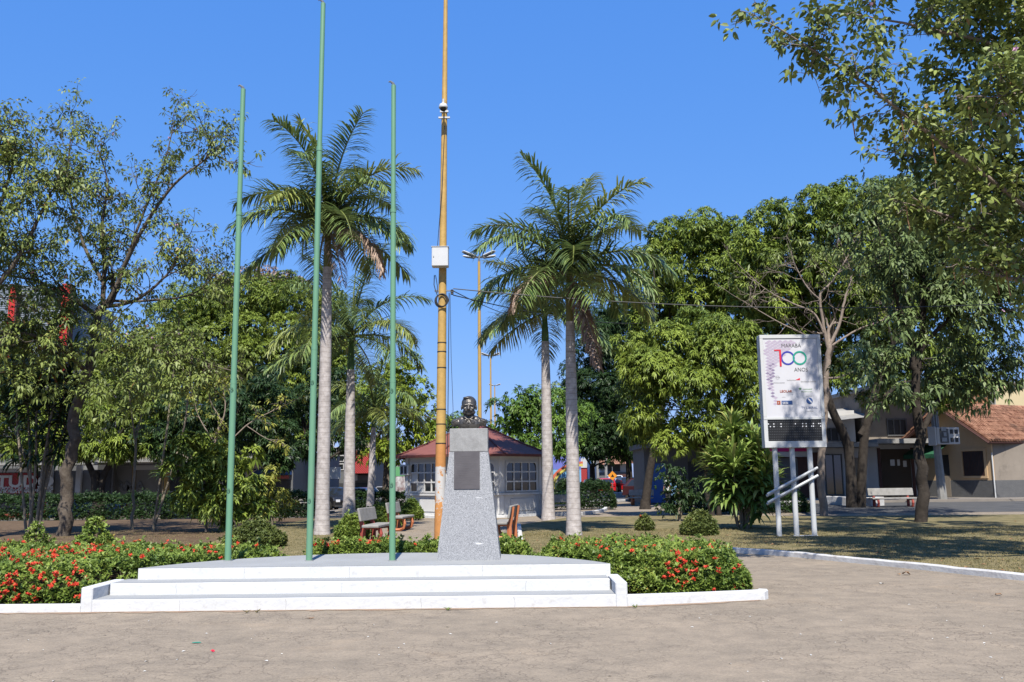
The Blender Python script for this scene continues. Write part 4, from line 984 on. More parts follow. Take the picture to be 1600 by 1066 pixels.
pz_1 = ztp - .102; pz_0 = fz0 + .05; pxl, pxr = xl + .09, xr - .09
poster = MB().box(((pxl + pxr) / 2, .022, (pz_0 + pz_1) / 2), (pxr - pxl, .010, pz_1 - pz_0)).build('poster', 'poster', sg)
Yt = .0145
pw2 = pxr - pxl; ph = pz_1 - pz_0
def pp(u, v): return Vector((pxl + pw2 * u, Yt, pz_1 - ph * v))
# faded lilac net of lozenges on the left of the poster
net = MB(); net2 = MB(); s_u, s_v = .050, .0195
for i in range(12):
    for j in range(48):
        u = .02 + (i + .5 * (j % 2)) * s_u * 2 * 1.0 + .012 * math.sin(j * .23); v = .035 + j * s_v * 1.0
        lim = .66 - 1.25 * v if v < .40 else .16 + .10 * max(0, v - .55)
        lo = 0.03 if v < .55 else .03 + (v - .55) * .45
        if u > lim or u < lo or v > .93: continue
        g = .84; p = [pp(u - s_u * g, v), pp(u, v - s_v * g), pp(u + s_u * g, v), pp(u, v + s_v * g)]
        (net2 if (u < .17 and v > .22 and rng.random() < .7) else net).add(p, [(0, 3, 2, 1)])
tag(net.build('net_print', 'lilac', poster), kind='stuff'); tag(net2.build('net_print', 'lilac_dark', poster), kind='stuff')
def ptext(s, u, v, size, m, xs=1.0, al='LEFT', space=1.0, bold=0): 
    q = pp(u, v); return text('lettering', s, size, (q.x, .012, q.z), m, poster, ext=.001, align=al, xs=xs, space=space, bold=bold)
ptext('MARABÁ', .335, .115, .145, 'ink_grey', .92); ptext('ANOS', .55, .425, .145, 'ink_grey', .92)
def ringm(u, v, ro, ri, m, y=.0085):
    q = pp(u, v); k = MB(); n = 40; vs = []
    for i in range(n):
        a = 2 * math.pi * i / n
        vs += [(q.x + ro * math.cos(a), y, q.z + ro * math.sin(a)), (q.x + ri * math.cos(a), y, q.z + ri * math.sin(a))]
    k.add(vs, [(2 * i, 2 * i + 1, 2 * ((i + 1) % n) + 1, 2 * ((i + 1) % n)) for i in range(n)]); k.build('numeral', m, poster)
ro = .115 * pw2 * 1.13
ringm(.445, .252, ro, ro * .77, 'ink_blue', .0095); ringm(.665, .252, ro, ro * .77, 'ink_teal', .0075)
a_, b_, c_ = pp(.20, .142), pp(.325, .142), pp(.325, .358)
k = MB(); k.add([(a_.x, .006, a_.z), (b_.x, .006, b_.z), (c_.x, .006, c_.z), (c_.x - .05, .006, c_.z), (b_.x - .05, .006, b_.z - .035), (a_.x, .006, a_.z - .035)], [(0, 5, 4, 1), (1, 4, 3, 2)]); k.build('numeral', 'ink_red', poster)
# sponsor marks; the ones too faint to read are rows of small strokes
def strokes(u0, u1, v, hh, m='ink_mid'):
    k = MB(); x = pp(u0, v).x; xe = pp(u1, v).x; z = pp(u0, v).z
    while x < xe:
        wd_ = rng.uniform(.008, .018); h_ = hh * rng.uniform(.6, 1.0); k.box((x + wd_ / 2, .015, z + h_ / 2), (wd_ * .7, .003, h_)); x += wd_ * 1.35
    k.build('faint_lettering', m, poster)
ringm(.235, .50, .048, .043, 'ink_mid'); strokes(.20, .27, .505, .03); strokes(.135, .36, .575, .035)
strokes(.405, .56, .545, .04); q = pp(.56, .53); k = MB(); k.add([(q.x, .012, q.z - .01), (q.x + .13, .012, q.z + .05), (q.x + .12, .012, q.z + .02), (q.x + .13, .012, q.z - .012)], [(0, 3, 2, 1)]); k.build('swoosh', 'ink_red', poster)
strokes(.66, .93, .565, .042)
ptext('LEOLAR', .265, .690, .085, 'ink_brown', 1.05, bold=.002)
q = pp(.64, .645); k = MB(); st_ = []
for i in range(10):
    a = math.pi / 2 + i * math.pi / 5; r_ = .045 if i % 2 == 0 else .02; st_.append((q.x + r_ * math.cos(a), .012, q.z + r_ * math.sin(a)))
k.add(st_ + [(q.x, .012, q.z)], [(10, i, (i + 1) % 10) for i in range(10)]); k.build('star', 'ink_olive', poster)
strokes(.70, .85, .66, .035, 'ink_olive'); strokes(.66, .86, .69, .028, 'ink_olive')
strokes(.30, .36, .755, .02); strokes(.74, .85, .745, .02)
def rect(u0, u1, v0, v1, m, y=.012):
    a, b = pp(u0, v0), pp(u1, v1); k = MB(); k.add([(a.x, y, b.z), (b.x, y, b.z), (b.x, y, a.z), (a.x, y, a.z)], [(0, 1, 2, 3)]); k.build('logo_block', m, poster)
rect(.20, .265, .795, .845, 'ink_brown'); rect(.285, .485, .795, .845, 'ink_navy'); ptext('SESI', .30, .838, .082, 'poster', 1.1, bold=.002).location.y = .008
ptext('F', .215, .836, .075, 'poster').location.y = .008
q = pp(.80, .80); k = MB(); n_ = 24; k.add([(q.x + .085 * math.cos(6.283 * i / n_), .012, q.z + .085 * math.sin(6.283 * i / n_)) for i in range(n_)], [tuple(range(n_))]); k.build('logo_disc', 'ink_navy', poster)
k = MB(); k.add([(q.x - .05, .008, q.z + .055), (q.x - .02, .008, q.z + .07), (q.x + .06, .008, q.z - .03), (q.x + .045, .008, q.z - .06)], [(0, 3, 2, 1)]); k.build('logo_band', 'poster', poster)
ptext('TV LIBERAL', .64, .90, .085, 'ink_navy', 1.0); strokes(.74, .86, .935, .025)
# light-emitting-diode display
lz0, lz1 = zb + .172, fz0 - .022; lxl, lxr = xl + .10, xr - .10
MB().box((xl + .05, .02, (lz0 + lz1) / 2), (.10, .03, lz1 - lz0)).build('frame_bar', 'white_metal', sg); MB().box((xr - .05, .02, (lz0 + lz1) / 2), (.10, .03, lz1 - lz0)).build('frame_bar', 'white_metal', sg)
disp = MB().box(((lxl + lxr) / 2, .024, (lz0 + lz1) / 2), (lxr - lxl, .008, lz1 - lz0)).build('display_panel', 'black', sg)
dots = MB(); dots_on = MB(); nc, nr_ = 30, 8
lit = {(0, 1), (3, 1), (7, 1), (15, 1), (19, 1), (21, 1), (25, 1), (28, 1), (29, 1), (1, 2), (3, 2), (7, 2), (19, 2), (21, 2), (24, 2), (25, 2), (29, 2)}
for i in range(nc):
    for j in range(nr_):
        x = lxl + (i + .5) * (lxr - lxl) / nc; z = lz1 - (j + .6) * (lz1 - lz0) / (nr_ + .2); on = (i, j) in lit
        (dots_on if on else dots).box((x, .0195, z), ((.028, .004, .028) if on else (.012, .004, .012)))
tag(dots.build('diode', 'led_off', disp), kind='stuff'); tag(dots_on.build('diode', 'led_on', disp), kind='stuff')

# ================================================================== KIOSK
kf = G(738, 809); W_ = 200 / F * (kf.y + 2.7) ; RF = W_ / 2
kk = thing('octagonal_kiosk', (kf.x, kf.y + RF, 0), 'white octagonal kiosk with a red hipped roof', 'kiosk')
rc8 = RF / math.cos(math.pi / 8)
def octp(r, z): return [(r * math.cos(math.pi / 8 + k * math.pi / 4), r * math.sin(math.pi / 8 + k * math.pi / 4), z) for k in range(8)]
def ring8(name, r0_, z0_, r1_, z1_, m):
    return MB().add(octp(r0_, z0_) + octp(r1_, z1_), [(i, (i + 1) % 8, 8 + (i + 1) % 8, 8 + i) for i in range(8)] + [tuple(reversed(range(8))), tuple(range(8, 16))]).build(name, m, kk)
ze = 2.62
ring8('plinth', rc8 * 1.12, -.05, rc8 * 1.12, .10, 'white_paint'); ring8('base_wall', rc8 * 1.015, .10, rc8 * 1.015, .92, 'cream_wall'); ring8('coping', rc8 * 1.05, .92, rc8 * 1.05, 1.0, 'cream_wall')
ring8('upper_wall', rc8, 1.0, rc8, ze + .1, 'cream_wall')
fl = 2 * RF * math.tan(math.pi / 8)
for k8 in range(8):
    a = -math.pi / 2 + k8 * math.pi / 4; rt = a + math.pi / 2
    M_ = Matrix.Translation((0, 0, 0)) @ Matrix.Rotation(rt, 4, 'Z')
    def setm(o): o.matrix_local = M_; return o
    pil = MB().box((-fl / 2, -RF - .0, 1.8), (.20, .12, 1.59), bev=.01); setm(pil.build('pilaster', 'cream_wall', kk))
    pil = MB().box((fl / 2 * .985, -RF + .004, .53), (.26, .14, .78), bev=.01); setm(pil.build('corner_pier', 'cream_wall', kk))
    pn = MB().box((0, -RF * 1.015 - .012, .5), (fl * .58, .03, .52), bev=.012); setm(pn.build('wall_panel', 'cream_wall', kk))
    if k8 in (0, 1, 2, 6, 7):
        ww, z0_, z1_ = fl * .78, 1.07, 2.30; fr = MB(); yy = -RF - .03
        for i in range(5): fr.box((-ww / 2 + ww * i / 4, yy, (z0_ + z1_) / 2), (.05, .06, z1_ - z0_))
        for j in range(4): fr.box((0, yy - .004, z0_ + (z1_ - z0_) * j / 3), (ww + .05, .06, .06))
        # rounded upper corners
        for s in (-1, 1): fr.add([(s * ww / 2, yy - .036, z1_ + .03), (s * ww / 2, yy - .036, z1_ - .30), (s * (ww / 2 - .05), yy - .036, z1_ - .12), (s * (ww / 2 - .16), yy - .036, z1_ - .02), (s * (ww / 2 - .3), yy - .036, z1_ + .03)], [(0, 1, 2, 3, 4) if s > 0 else (4, 3, 2, 1, 0)])
        wd = setm(fr.build('window', 'cream_wall', kk))
        for i in range(4):
            for j in range(3):
                pne = MB().box((-ww / 2 + ww * (i + .5) / 4, -RF - .008, z0_ + (z1_ - z0_) * (j + .5) / 3), (ww / 4 - .04, .012, (z1_ - z0_) / 3 - .05))
                o = pne.build('pane', 'glass' if rng.random() > .1 else 'paper', wd)
# roof with a soft flare, eight ridges and fascia
prof = [(rc8 * 1.17, ze), (rc8 * 1.02, ze + .17), (rc8 * .75, ze + .50), (rc8 * .45, ze + .92), (rc8 * .14, ze + 1.36), (.02, ze + 1.5)]
rv = []; rf_ = []
for r_, z in prof: rv += octp(r_, z)
for j in range(len(prof) - 1):
    for i in range(8): rf_.append((j * 8 + i, j * 8 + (i + 1) % 8, (j + 1) * 8 + (i + 1) % 8, (j + 1) * 8 + i))
roof = MB().add(rv, rf_).build('roof', 'roof_red', kk)
MB().add(octp(rc8 * 1.165, ze - .015) + octp(rc8 * .9, ze - .01), [(i, 8 + i, 8 + (i + 1) % 8, (i + 1) % 8) for i in range(8)]).build('soffit', 'cream_wall', roof)
MB().add(octp(rc8 * 1.175, ze - .09) + octp(rc8 * 1.178, ze + .02) + octp(rc8 * 1.155, ze - .09) , [(i, (i + 1) % 8, 8 + (i + 1) % 8, 8 + i) for i in range(8)] + [(i, 16 + i, 16 + (i + 1) % 8, (i + 1) % 8) for i in range(8)]).build('fascia', 'roof_edge', roof)
for i in range(8):
    MB().tube([Vector(octp(r_, z + .02)[i]) for r_, z in prof[:-1]], .045, 6).build('ridge', 'roof_edge', roof)
MB().lathe([(.16, ze + 1.4), (.12, ze + 1.55), (.05, ze + 1.62), (.06, ze + 1.75), (.01, ze + 1.85)], 10).build('finial', 'roof_edge', roof)
ac = thing('air_conditioner', (kf.x - RF * .98, kf.y + RF * .62, 2.02), 'white window air conditioner on the kiosk wall', 'air conditioner', rz=R(-45))
MB().box((0, -.05, 0), (.62, .5, .46), bev=.02).build('case', 'white_metal', ac)
for i in range(2): MB().box((-.15 + .26 * i, -.306, 0), (.16, .012, .34)).build('grille', 'dark', ac)
MB().tube([(-.2, -.05, -.2), (-.2, -.0, -.8), (-.16, .1, -1.5)], .04, 6).build('drain_pipe', 'wire', ac)

# ================================================================== BENCHES
def make_bench(label, loc, rz, paint='bench_red', L=1.5, broken=False):
    t = thing('bench', loc, label, 'bench', 'concrete benches in the square', rz)
    MB().box((0, -.02, .43), (L, .44, .075), bev=.018).build('seat', 'bench_slab', t)
    MB().box((0, .27, .72), (L, .06, .34), rot=rotx(R(-12)), bev=.015).build('backrest', 'bench_slab', t)
    for s in (-1, 1):
        x = s * (L / 2 - .26); k = MB(); prf = [(-.22, 0), (-.20, .12), (-.13, .30), (-.20, .39), (.16, .39), (.20, .0)]
        outer = []
        k.tube([(x, .24, -.02), (x, .235, .35), (x, .30, .62), (x, .345, .86)], [.075, .07, .055, .045], 6)
        k.tube([(x, -.20, .365), (x, -.235, .24), (x, -.19, .10), (x, -.08, .045), (x, .1, .04), (x, .22, .05)], [.055, .06, .06, .06, .06, .06], 6)
        k.box((x, .02, .375), (.11, .46, .045)); k.build('leg', paint, t)
    return t
def bench_px(label, px, py, rz, paint='bench_red', L=1.5, z=0.0): 
    b = G(px, py, z); return make_bench(label, (b.x, b.y, z + .002), rz, paint, L)
bench_px('concrete bench with red legs nearest the right flagpole, seen from its end', 589, 847, R(83), 'bench_red')
bench_px('concrete bench with orange legs beside the left path hedge, farther back', 627, 829, R(82), 'bench_orange')
bench_px('orange-legged bench partly hidden by the right edge of the granite pedestal', 787, 841, R(-97), 'bench_orange', 1.7)
bench_px('grey bench with orange legs in the open square near the red car', 1001, 790, R(-20), 'bench_orange', 1.45)
bench_px('long grey bench with red legs by the dark trunk on the right', 1397, 794, R(2), 'bench_red', 2.1, .1)
bench_px('grey bench behind the two right-hand palms', 876, 806, R(6), 'bench_red', 1.6)
bench_px('far pale bench in the shade between the left palms', 474, 797, R(15), 'bench_red', 1.5, -.2)

# ================================================================== STRAP-LEAVED PLANTS
def dracaena(name, label, base, stems, leafm, L=.55, W=.075, nper=46, head=.5, grav=.42, group=None, cat='plant'):
    """stems: list of (list of points relative to base, radius)"""
    t = thing(name, base, label, cat, group); parts = []
    for pts, r in stems:
        pts = [Vector(p) for p in pts]; k = MB(); out = path(k, pts, r, r * .6, 7, 4, .006); k.build('cane', 'cane', t, smooth=True)
        m_ = nper; u = rng.random(m_) ** .8; top = out[-1]; ax = (out[-1] - out[-4]).normalized()
        ba = np.array([np.array(top) - np.array(ax) * head * (1 - q) for q in u]); az = rng.random(m_) * 6.283; el = R(75) * u + R(-15) * (1 - u) + rng.normal(scale=.15, size=m_)
        d = np.stack([np.cos(az) * np.cos(el), np.sin(az) * np.cos(el), np.sin(el)], 1)
        rn = np.clip(.25 + .5 * u + rng.normal(scale=.2, size=m_), 0, .999)
        parts.append(strap_leaves(ba, d, L * rng.uniform(.7, 1.15, m_), W * rng.uniform(.8, 1.2, m_), rn, grav, 4, [.35, 1, .95, .7, .05], rng.normal(scale=.25, size=(m_, 3))))
    v, q, a = joinq(parts); link('foliage', quads_mesh('foliage', v, q, a), leafm, t); return t
db = G(1160, 829); st_ = []
for i in range(22):
    a = rng.random() * 6.283; rr = rng.uniform(.15, 1.12); hz_ = 3.15 - 1.6 * (rr / 1.0) ** 1.6 * rng.uniform(.7, 1.3); x, y = rr * math.cos(a), rr * math.sin(a)
    st_.append(([(x * .14, y * .14, -.05), (x * .35, y * .35, hz_ * .35), (x * .85, y * .85, hz_ * .8), (x, y, hz_)], .028))
dracaena('dracaena_clump', 'bushy strap-leaved plant on bare canes left of the display board', db, st_, 'leaf_strap', .78, .115, 78, 1.25, .40)
lb = G(40, 838); st_ = []
for bpx, tpx, tpy in ((42, 18, 520), (48, 40, 530), (55, 95, 560), (60, 115, 545), (44, 60, 600), (57, 120, 600), (50, 5, 600), (52, 85, 510)):
    b0 = G(bpx, 838) - lb; tp = P(tpx, tpy, lb.y + rng.uniform(-.8, .8)) - lb
    st_.append(([b0 + Vector((0, 0, -.05)), b0.lerp(tp, .4) + Vector((rng.normal() * .1, 0, 0)), b0.lerp(tp, .8) + Vector((0, 0, 0)), tp], .045))
dracaena('dracaena_clump', 'tall dark strap-leaved plants on leaning canes at the left edge', lb, st_, 'leaf_strap_dark', .75, .09, 150, 2.6, .5)
tb = G(238, 832); st_ = []
for tpx, tpy, mpx in ((281, 492, 262), (304, 528, 285)):
    tp = P(tpx, tpy, tb.y) - tb; mp_ = P(mpx, (tpy + 832) / 2, tb.y) - tb
    st_.append(([Vector((rng.normal() * .04, 0, -.05)), mp_, mp_.lerp(tp, .6), tp], .04))
st_.append(([Vector((0, 0, 0)), P(252, 790, tb.y) - tb, P(256, 735, tb.y) - tb], .03))
dracaena('dracaena_cane', 'two tall thin canes with small leaf rosettes behind the left hedge', tb, st_, 'leaf_strap', .55, .075, 34, .25, .40)

# ================================================================== TREES
def branch_tree(name, label, base, limbs, leafm, barkm, nl=5, L=.13, W=.055, per_tip=2, lobes=(), dens=8, tw=(0.55, 2), r_tw=.016, fine=False, spawn=1.0, droop=.5, group=None, up=.15, ang=.6, cat='tree', flowers=0, pods=False, bare=0.0, petiole=.05, jit=.12, shrink=.68):
    base = Vector(base); t = thing(name, base, label, cat, group); mb = MB(); tips = []
    for pts, r0_, r1_, n_sp, ts_ in limbs:
        out = path(mb, [Vector(p) - base for p in pts], r0_, r1_, 8, 5, r1_ * .4); m_ = len(out)
        for j in range(int(n_sp * spawn)):
            u = ts_ + (1 - ts_) * rng.random(); i = min(int(u * (m_ - 1)), m_ - 2); p = out[i].lerp(out[i + 1], rng.random()); d0 = (out[i + 1] - out[i]).normalized()
            d = d0 * .6 + Vector(rng.normal(size=3)) * .75; d.z += .2
            twigs(mb, p, d, tw[0] * rng.uniform(.6, 1.3), r_tw, tw[1], tips, up, ang, shrink=shrink)
        d0 = (out[-1] - out[-2]); twigs(mb, out[-1], d0, tw[0], max(r1_, r_tw * .7), tw[1], tips, up, ang, shrink=shrink)
    mb.build('trunk', barkm, t, smooth=True)
    tips = [q for q in tips if rng.random() >= bare]
    C = np.array([q[0] for q in tips]); D = np.array([q[1] for q in tips])
    C = np.repeat(C, per_tip, 0) + rng.normal(scale=jit, size=(len(C) * per_tip, 3)); D = np.repeat(D, per_tip, 0) + rng.normal(scale=.5, size=(len(C), 3)); D[:, 2] += .2
    rn = np.clip(.5 + .3 * np.sin(C[:, 0] * 1.1 + 1) * np.sin(C[:, 2] * 1.3) + rng.normal(scale=.2, size=len(C)), 0, 1)
    parts = [clumps_to_leaves(C, D, nl, L, W, (.6, 1.35), droop, fine, rn, petiole)]
    if lobes:
        rel = [(np.array(Vector(c) - base), np.array(r)) for c, r in lobes]; p, a, q = lobe_points(rel, dens, 8)
        parts.append(clumps_to_leaves(p, a, nl, L, W, (.6, 1.35), droop, fine, q, petiole))
    crown_obj(parts, leafm, t)
    if flowers:
        idx = rng.integers(0, len(C), flowers); axf = rng.normal(scale=.4, size=(flowers, 3)); axf[:, 2] += .5
        o = crown_obj([clumps_to_leaves(C[idx] + [0, -.1, .08], axf, 7, .07, .05, (.4, 1.3), .1)], 'pink', t, 'blossom'); tag(o, kind='stuff')
    if pods:
        k = MB()
        for i in rng.integers(0, len(C), 26):
            p = Vector(C[i]); k.tube([p, p + Vector((.01, 0, -.2)), p + Vector((.03, .0, -.42))], .011, 4)
        tag(k.build('seed_pod', 'deadleaf', t), kind='stuff')
    return t

# ---- near trumpet tree, trunk outside the frame on the right
A0 = Vector((10.6, 14.6, .05)); At = Vector((10.3, 14.6, 4.2))
limA = [([A0 - Vector((0, 0, .2)), A0.lerp(At, .5) + Vector((.1, 0, 0)), At], .26, .2, 0, .9),
        ([At, P(1610, 330, 14.4), P(1475, 228, 13.9), P(1400, 168, 13.5), P(1335, 120, 13.4), P(1260, 72, 13.2), P(1205, 38, 13.0)], .046, .010, 34, .18),
        ([At, P(1650, 150, 14.8), P(1560, 75, 15.0), P(1450, 45, 14.8), P(1365, 28, 14.6)], .07, .012, 26, .3),
        ([At, P(1640, 60, 14.2), P(1570, -40, 14.0), P(1470, -70, 14.0)], .11, .02, 22, .3),
        ([At, P(1630, 350, 15.6), P(1540, 290, 16.4), P(1450, 250, 16.8), P(1395, 238, 16.8)], .07, .012, 26, .3),
        ([At, P(1640, 420, 15.0), P(1570, 385, 15.2), P(1500, 345, 15.4), P(1440, 325, 15.6)], .06, .012, 24, .3),
        ([At, P(1660, 440, 14.0), P(1600, 440, 14.2), P(1545, 425, 14.4)], .08, .015, 14, .4),
        ([At, P(1700, 200, 13.2), P(1620, 150, 12.6), P(1560, 150, 12.4)], .10, .015, 20, .3),
        ([At, P(1800, 100, 13.2), P(1900, -100, 12.6)], .12, .03, 14, .3),
        ([At, P(1640, -20, 14.6), P(1560, -160, 14.4), P(1480, -230, 14.2), P(1390, -250, 14)], .11, .02, 22, .4),
        ([At, P(1900, 300, 15.2), P(2050, 200, 15.6)], .12, .03, 14, .3)]
lobA = lobes_px([(1575, 60, 70, 70, .8), (1560, 200, 75, 80, 1.4), (1530, 320, 85, 70, 1.8), (1590, 400, 60, 55, .6), (1500, 180, 50, 55, 1.0), (1480, 110, 50, 40, .8), (1640, 250, 90, 120, .3), (1700, 80, 120, 120, 0), (1470, 285, 45, 40, 1.6), (1430, 215, 34, 26, -.4), (1500, 255, 40, 34, -.3), (1560, 300, 50, 40, -.2), (1590, 130, 50, 60, -.5), (1540, 20, 50, 40, .2), (1440, 330, 40, 34, 1.8), (1850, 200, 150, 150, 0), (1540, -150, 80, 60, 0), (1450, -210, 60, 40, 0), (1640, -120, 90, 80, 0), (1720, -60, 90, 90, .5)], 14.4) + [(Vector(c), (1.9, 1.9, 1.3)) for c in ((9.8, 18, 13.6), (12, 18, 13), (11, 20.5, 15), (12.2, 16.2, 11), (14, 19, 13), (10.4, 17, 11.4), (14.5, 16.5, 10))] + [(Vector(c), (.7, .7, .4)) for c in ((7.3, 16, 11.7), (8.0, 16.4, 12.6))]
branch_tree('trumpet_tree', 'near tree whose leafy limbs reach in from the upper right corner', A0, limA, 'leaf_trumpet', 'bark_pale', 5, .135, .072, 1, lobA, 27, (.31, 2), .009, True, 1.0, .28, flowers=14, pods=True, petiole=.06, jit=.07)

# ---- slender tree standing on the right lawn
B0 = G(1440, 816, .05); YB = B0.y
def PB(px, py, dy=0): return P(px, py, YB + dy)
limB = [([B0 - Vector((0, 0, .2)), PB(1441, 760), PB(1437, 680), PB(1430, 600), PB(1428, 540)], .22, .12, 0, .9),
        ([PB(1430, 610), PB(1440, 520), PB(1442, 440), PB(1436, 360), PB(1430, 300)], .13, .03, 26, .35),
        ([PB(1428, 545), PB(1405, 480, -.5), PB(1390, 420, -1), PB(1370, 350, -1)], .09, .02, 22, .35),
        ([PB(1436, 690), PB(1458, 640, .3), PB(1490, 600, .5), PB(1545, 580, .6), PB(1580, 572, .6)], .11, .015, 26, .3),
        ([PB(1430, 560), PB(1470, 510, -.4), PB(1520, 475, -.6), PB(1570, 465, -.8)], .09, .02, 26, .3),
        ([PB(1440, 470), PB(1480, 410), PB(1530, 370), PB(1580, 350)], .08, .02, 20, .3),
        ([PB(1434, 640), PB(1400, 600, -.6), PB(1375, 580, -.9)], .06, .015, 10, .3)]
lobB = lobes_px([(1440, 430, 70, 60, 0), (1520, 450, 60, 45, 0), (1400, 520, 42, 40, -.8), (1450, 540, 55, 40, 0), (1470, 360, 70, 50, .5), (1545, 400, 60, 40, .4), (1500, 580, 45, 28, .5), (1390, 590, 32, 24, -.8), (1470, 600, 30, 24, 0), (1400, 400, 60, 55, .4), (1530, 520, 40, 30, 0), (1560, 590, 30, 16, .5), (1480, 480, 60, 50, .8), (1450, 300, 60, 45, 1), (1530, 320, 70, 55, 1), (1595, 370, 60, 60, .6), (1400, 310, 50, 40, 1), (1490, 255, 50, 36, 1.2), (1590, 290, 60, 50, 1.2), (1600, 470, 50, 40, 0)], YB)
branch_tree('trumpet_tree', 'slender dark-trunked tree on the shaded right lawn', B0, limB, 'leaf_grey', 'bark_dark', 5, .21, .09, 2, lobB, 9, (.6, 2), .02, False, 1.0, .5, flowers=10, jit=.1)

# ---- bare-branched small tree behind the display board
C0 = G(1286, 806, .05); YC = C0.y
def PC(px, py, dy=0): return P(px, py, YC + dy)
limC = [([C0 - Vector((0, 0, .2)), PC(1283, 740), PC(1287, 660), PC(1292, 590), PC(1296, 540)], .17, .10, 0, .9),
        ([PC(1295, 550), PC(1285, 500), PC(1282, 460), PC(1300, 440), PC(1325, 400)], .075, .02, 9, .3),
        ([PC(1296, 540), PC(1310, 510), PC(1320, 470), PC(1330, 430), PC(1318, 395)], .075, .02, 9, .3),
        ([PC(1287, 520), PC(1272, 490), PC(1240, 475), PC(1200, 455), PC(1160, 420)], .05, .012, 9, .3),
        ([PC(1283, 540), PC(1250, 520), PC(1210, 500), PC(1160, 470)], .05, .012, 8, .3),
        ([PC(1287, 590), PC(1310, 590), PC(1350, 575), PC(1400, 568), PC(1450, 560)], .06, .014, 8, .3),
        ([PC(1300, 540), PC(1340, 515), PC(1380, 500), PC(1420, 470)], .05, .014, 8, .3),
        ([PC(1283, 470), PC(1262, 450), PC(1245, 420), PC(1236, 395)], .04, .012, 7, .3)]
lobC = lobes_px([(1330, 420, 70, 32, .3), (1390, 450, 55, 40, .3), (1250, 400, 60, 22, .6), (1350, 560, 38, 18, -.4)], YC)
branch_tree('trumpet_tree', 'half-bare tree with pale spreading branches behind the display board', C0, limC, 'leaf_trumpet', 'bark_pale', 5, .17, .065, 1, lobC, 7, (.62, 2), .013, False, 1.0, .45, bare=.86, up=.05, ang=.62, flowers=6)

# ---- mango trees, right half
def mango(label, bx, by, spec, leafm, tpx, tpy, r, dens=13, gz_=0.0, barkm='bark_dark', L=.23, W=.06, nleaf=8, forks=None, inner=.35, Y=None, sub=10, name='mango_tree', droop=.35):
    b = G(bx, by, gz_) if Y is None else Vector((P(bx, 700, Y).x, Y, gz_))
    fk = None
    if forks: fk = [([P(px, py, b.y + dy) for px, py, dy in pts], ra, rb) for pts, ra, rb in forks]
    return lobed_tree(name, label, b, P(tpx, tpy, b.y), r, lobes_px(spec, b.y), dens, leafm, barkm, nleaf, L, W, 'tree', None, droop, fk, sub=sub, inner=inner)
mango('dense bright mango tree with drooping leaves left of the display board', 1112, 806,
      [(1080, 590, 90, 70, 0), (1150, 590, 60, 70, -.3), (1020, 600, 62, 60, .3), (1090, 530, 70, 50, 0), (1170, 540, 42, 45, 0), (1000, 660, 45, 45, .5), (1060, 670, 60, 45, -.5), (1150, 650, 50, 36, .2), (985, 560, 32, 40, .6), (1110, 690, 40, 26, .3)],
      'leaf_mango_bright', 1098, 690, .085, 17, 0.05, 'bark_dark', .21, .058, 9, forks=[([(1112, 800, 0), (1104, 740, 0), (1090, 680, -.4), (1075, 640, -.4)], .095, .04), ([(1124, 812, .5), (1122, 750, .5), (1135, 690, .3), (1150, 640, .2)], .11, .04)], droop=.42)
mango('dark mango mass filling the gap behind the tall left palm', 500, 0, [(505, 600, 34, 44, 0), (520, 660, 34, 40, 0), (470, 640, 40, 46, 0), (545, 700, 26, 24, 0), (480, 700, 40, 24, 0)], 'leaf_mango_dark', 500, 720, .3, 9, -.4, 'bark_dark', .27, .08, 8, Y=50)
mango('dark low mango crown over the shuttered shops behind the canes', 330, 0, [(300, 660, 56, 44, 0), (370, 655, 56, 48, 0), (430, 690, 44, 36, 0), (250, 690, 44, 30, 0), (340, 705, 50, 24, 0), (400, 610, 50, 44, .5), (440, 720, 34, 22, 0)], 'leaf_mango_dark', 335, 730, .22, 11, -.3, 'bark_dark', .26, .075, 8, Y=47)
mango('tall mango tree rising behind the bright one', 1005, 0, [(1080, 380, 62, 50, 0), (1030, 390, 40, 40, -.4), (1120, 370, 40, 42, 0), (1050, 450, 60, 55, 0), (1130, 450, 60, 60, 0), (1000, 480, 36, 50, 0), (1080, 500, 70, 50, .5), (1010, 550, 40, 50, .5), (1160, 400, 50, 60, 1), (1180, 480, 50, 50, 1), (1140, 540, 60, 50, 1.5)],
      'leaf_mango', 1040, 600, .20, 11, 0, 'bark_dark', .27, .075, 8, Y=46)
mango('large mango crown at the top of the right-hand trees', 1333, 794,
      [(1290, 350, 70, 62, 0), (1230, 370, 60, 60, 0), (1350, 330, 66, 55, 0), (1180, 410, 50, 55, 0), (1260, 430, 70, 50, .8), (1340, 420, 70, 60, .5), (1200, 480, 56, 40, .8), (1310, 310, 40, 36, .4), (1400, 380, 55, 70, 1), (1360, 510, 60, 50, 1.5), (1430, 480, 60, 60, 2), (1270, 520, 60, 50, 2), (1440, 560, 60, 45, 2), (1380, 560, 50, 40, 2), (1220, 545, 50, 46, 2.5), (1310, 575, 60, 40, 2.5), (1400, 610, 55, 34, 2.5), (1470, 620, 45, 34, 2.5), (1340, 480, 70, 50, 2), (1240, 480, 60, 50, 2), (1400, 320, 50, 45, .6), (1440, 380, 60, 60, 1), (1420, 440, 60, 60, 1.5), (1500, 600, 40, 30, 2), (1500, 540, 50, 45, 3)],
      'leaf_mango', 1330, 690, .15, 11, 0.12, 'bark_dark', .27, .075, 8,
      forks=[([(1330, 794, 0), (1325, 700, 0), (1300, 640, -.3), (1288, 590, -.3), (1300, 540, 0)], .24, .14), ([(1345, 794, 0), (1350, 690, 0), (1365, 620, 0), (1395, 540, 0)], .24, .14), ([(1345, 680, 0), (1370, 640, 0), (1400, 600, .3)], .18, .1)])
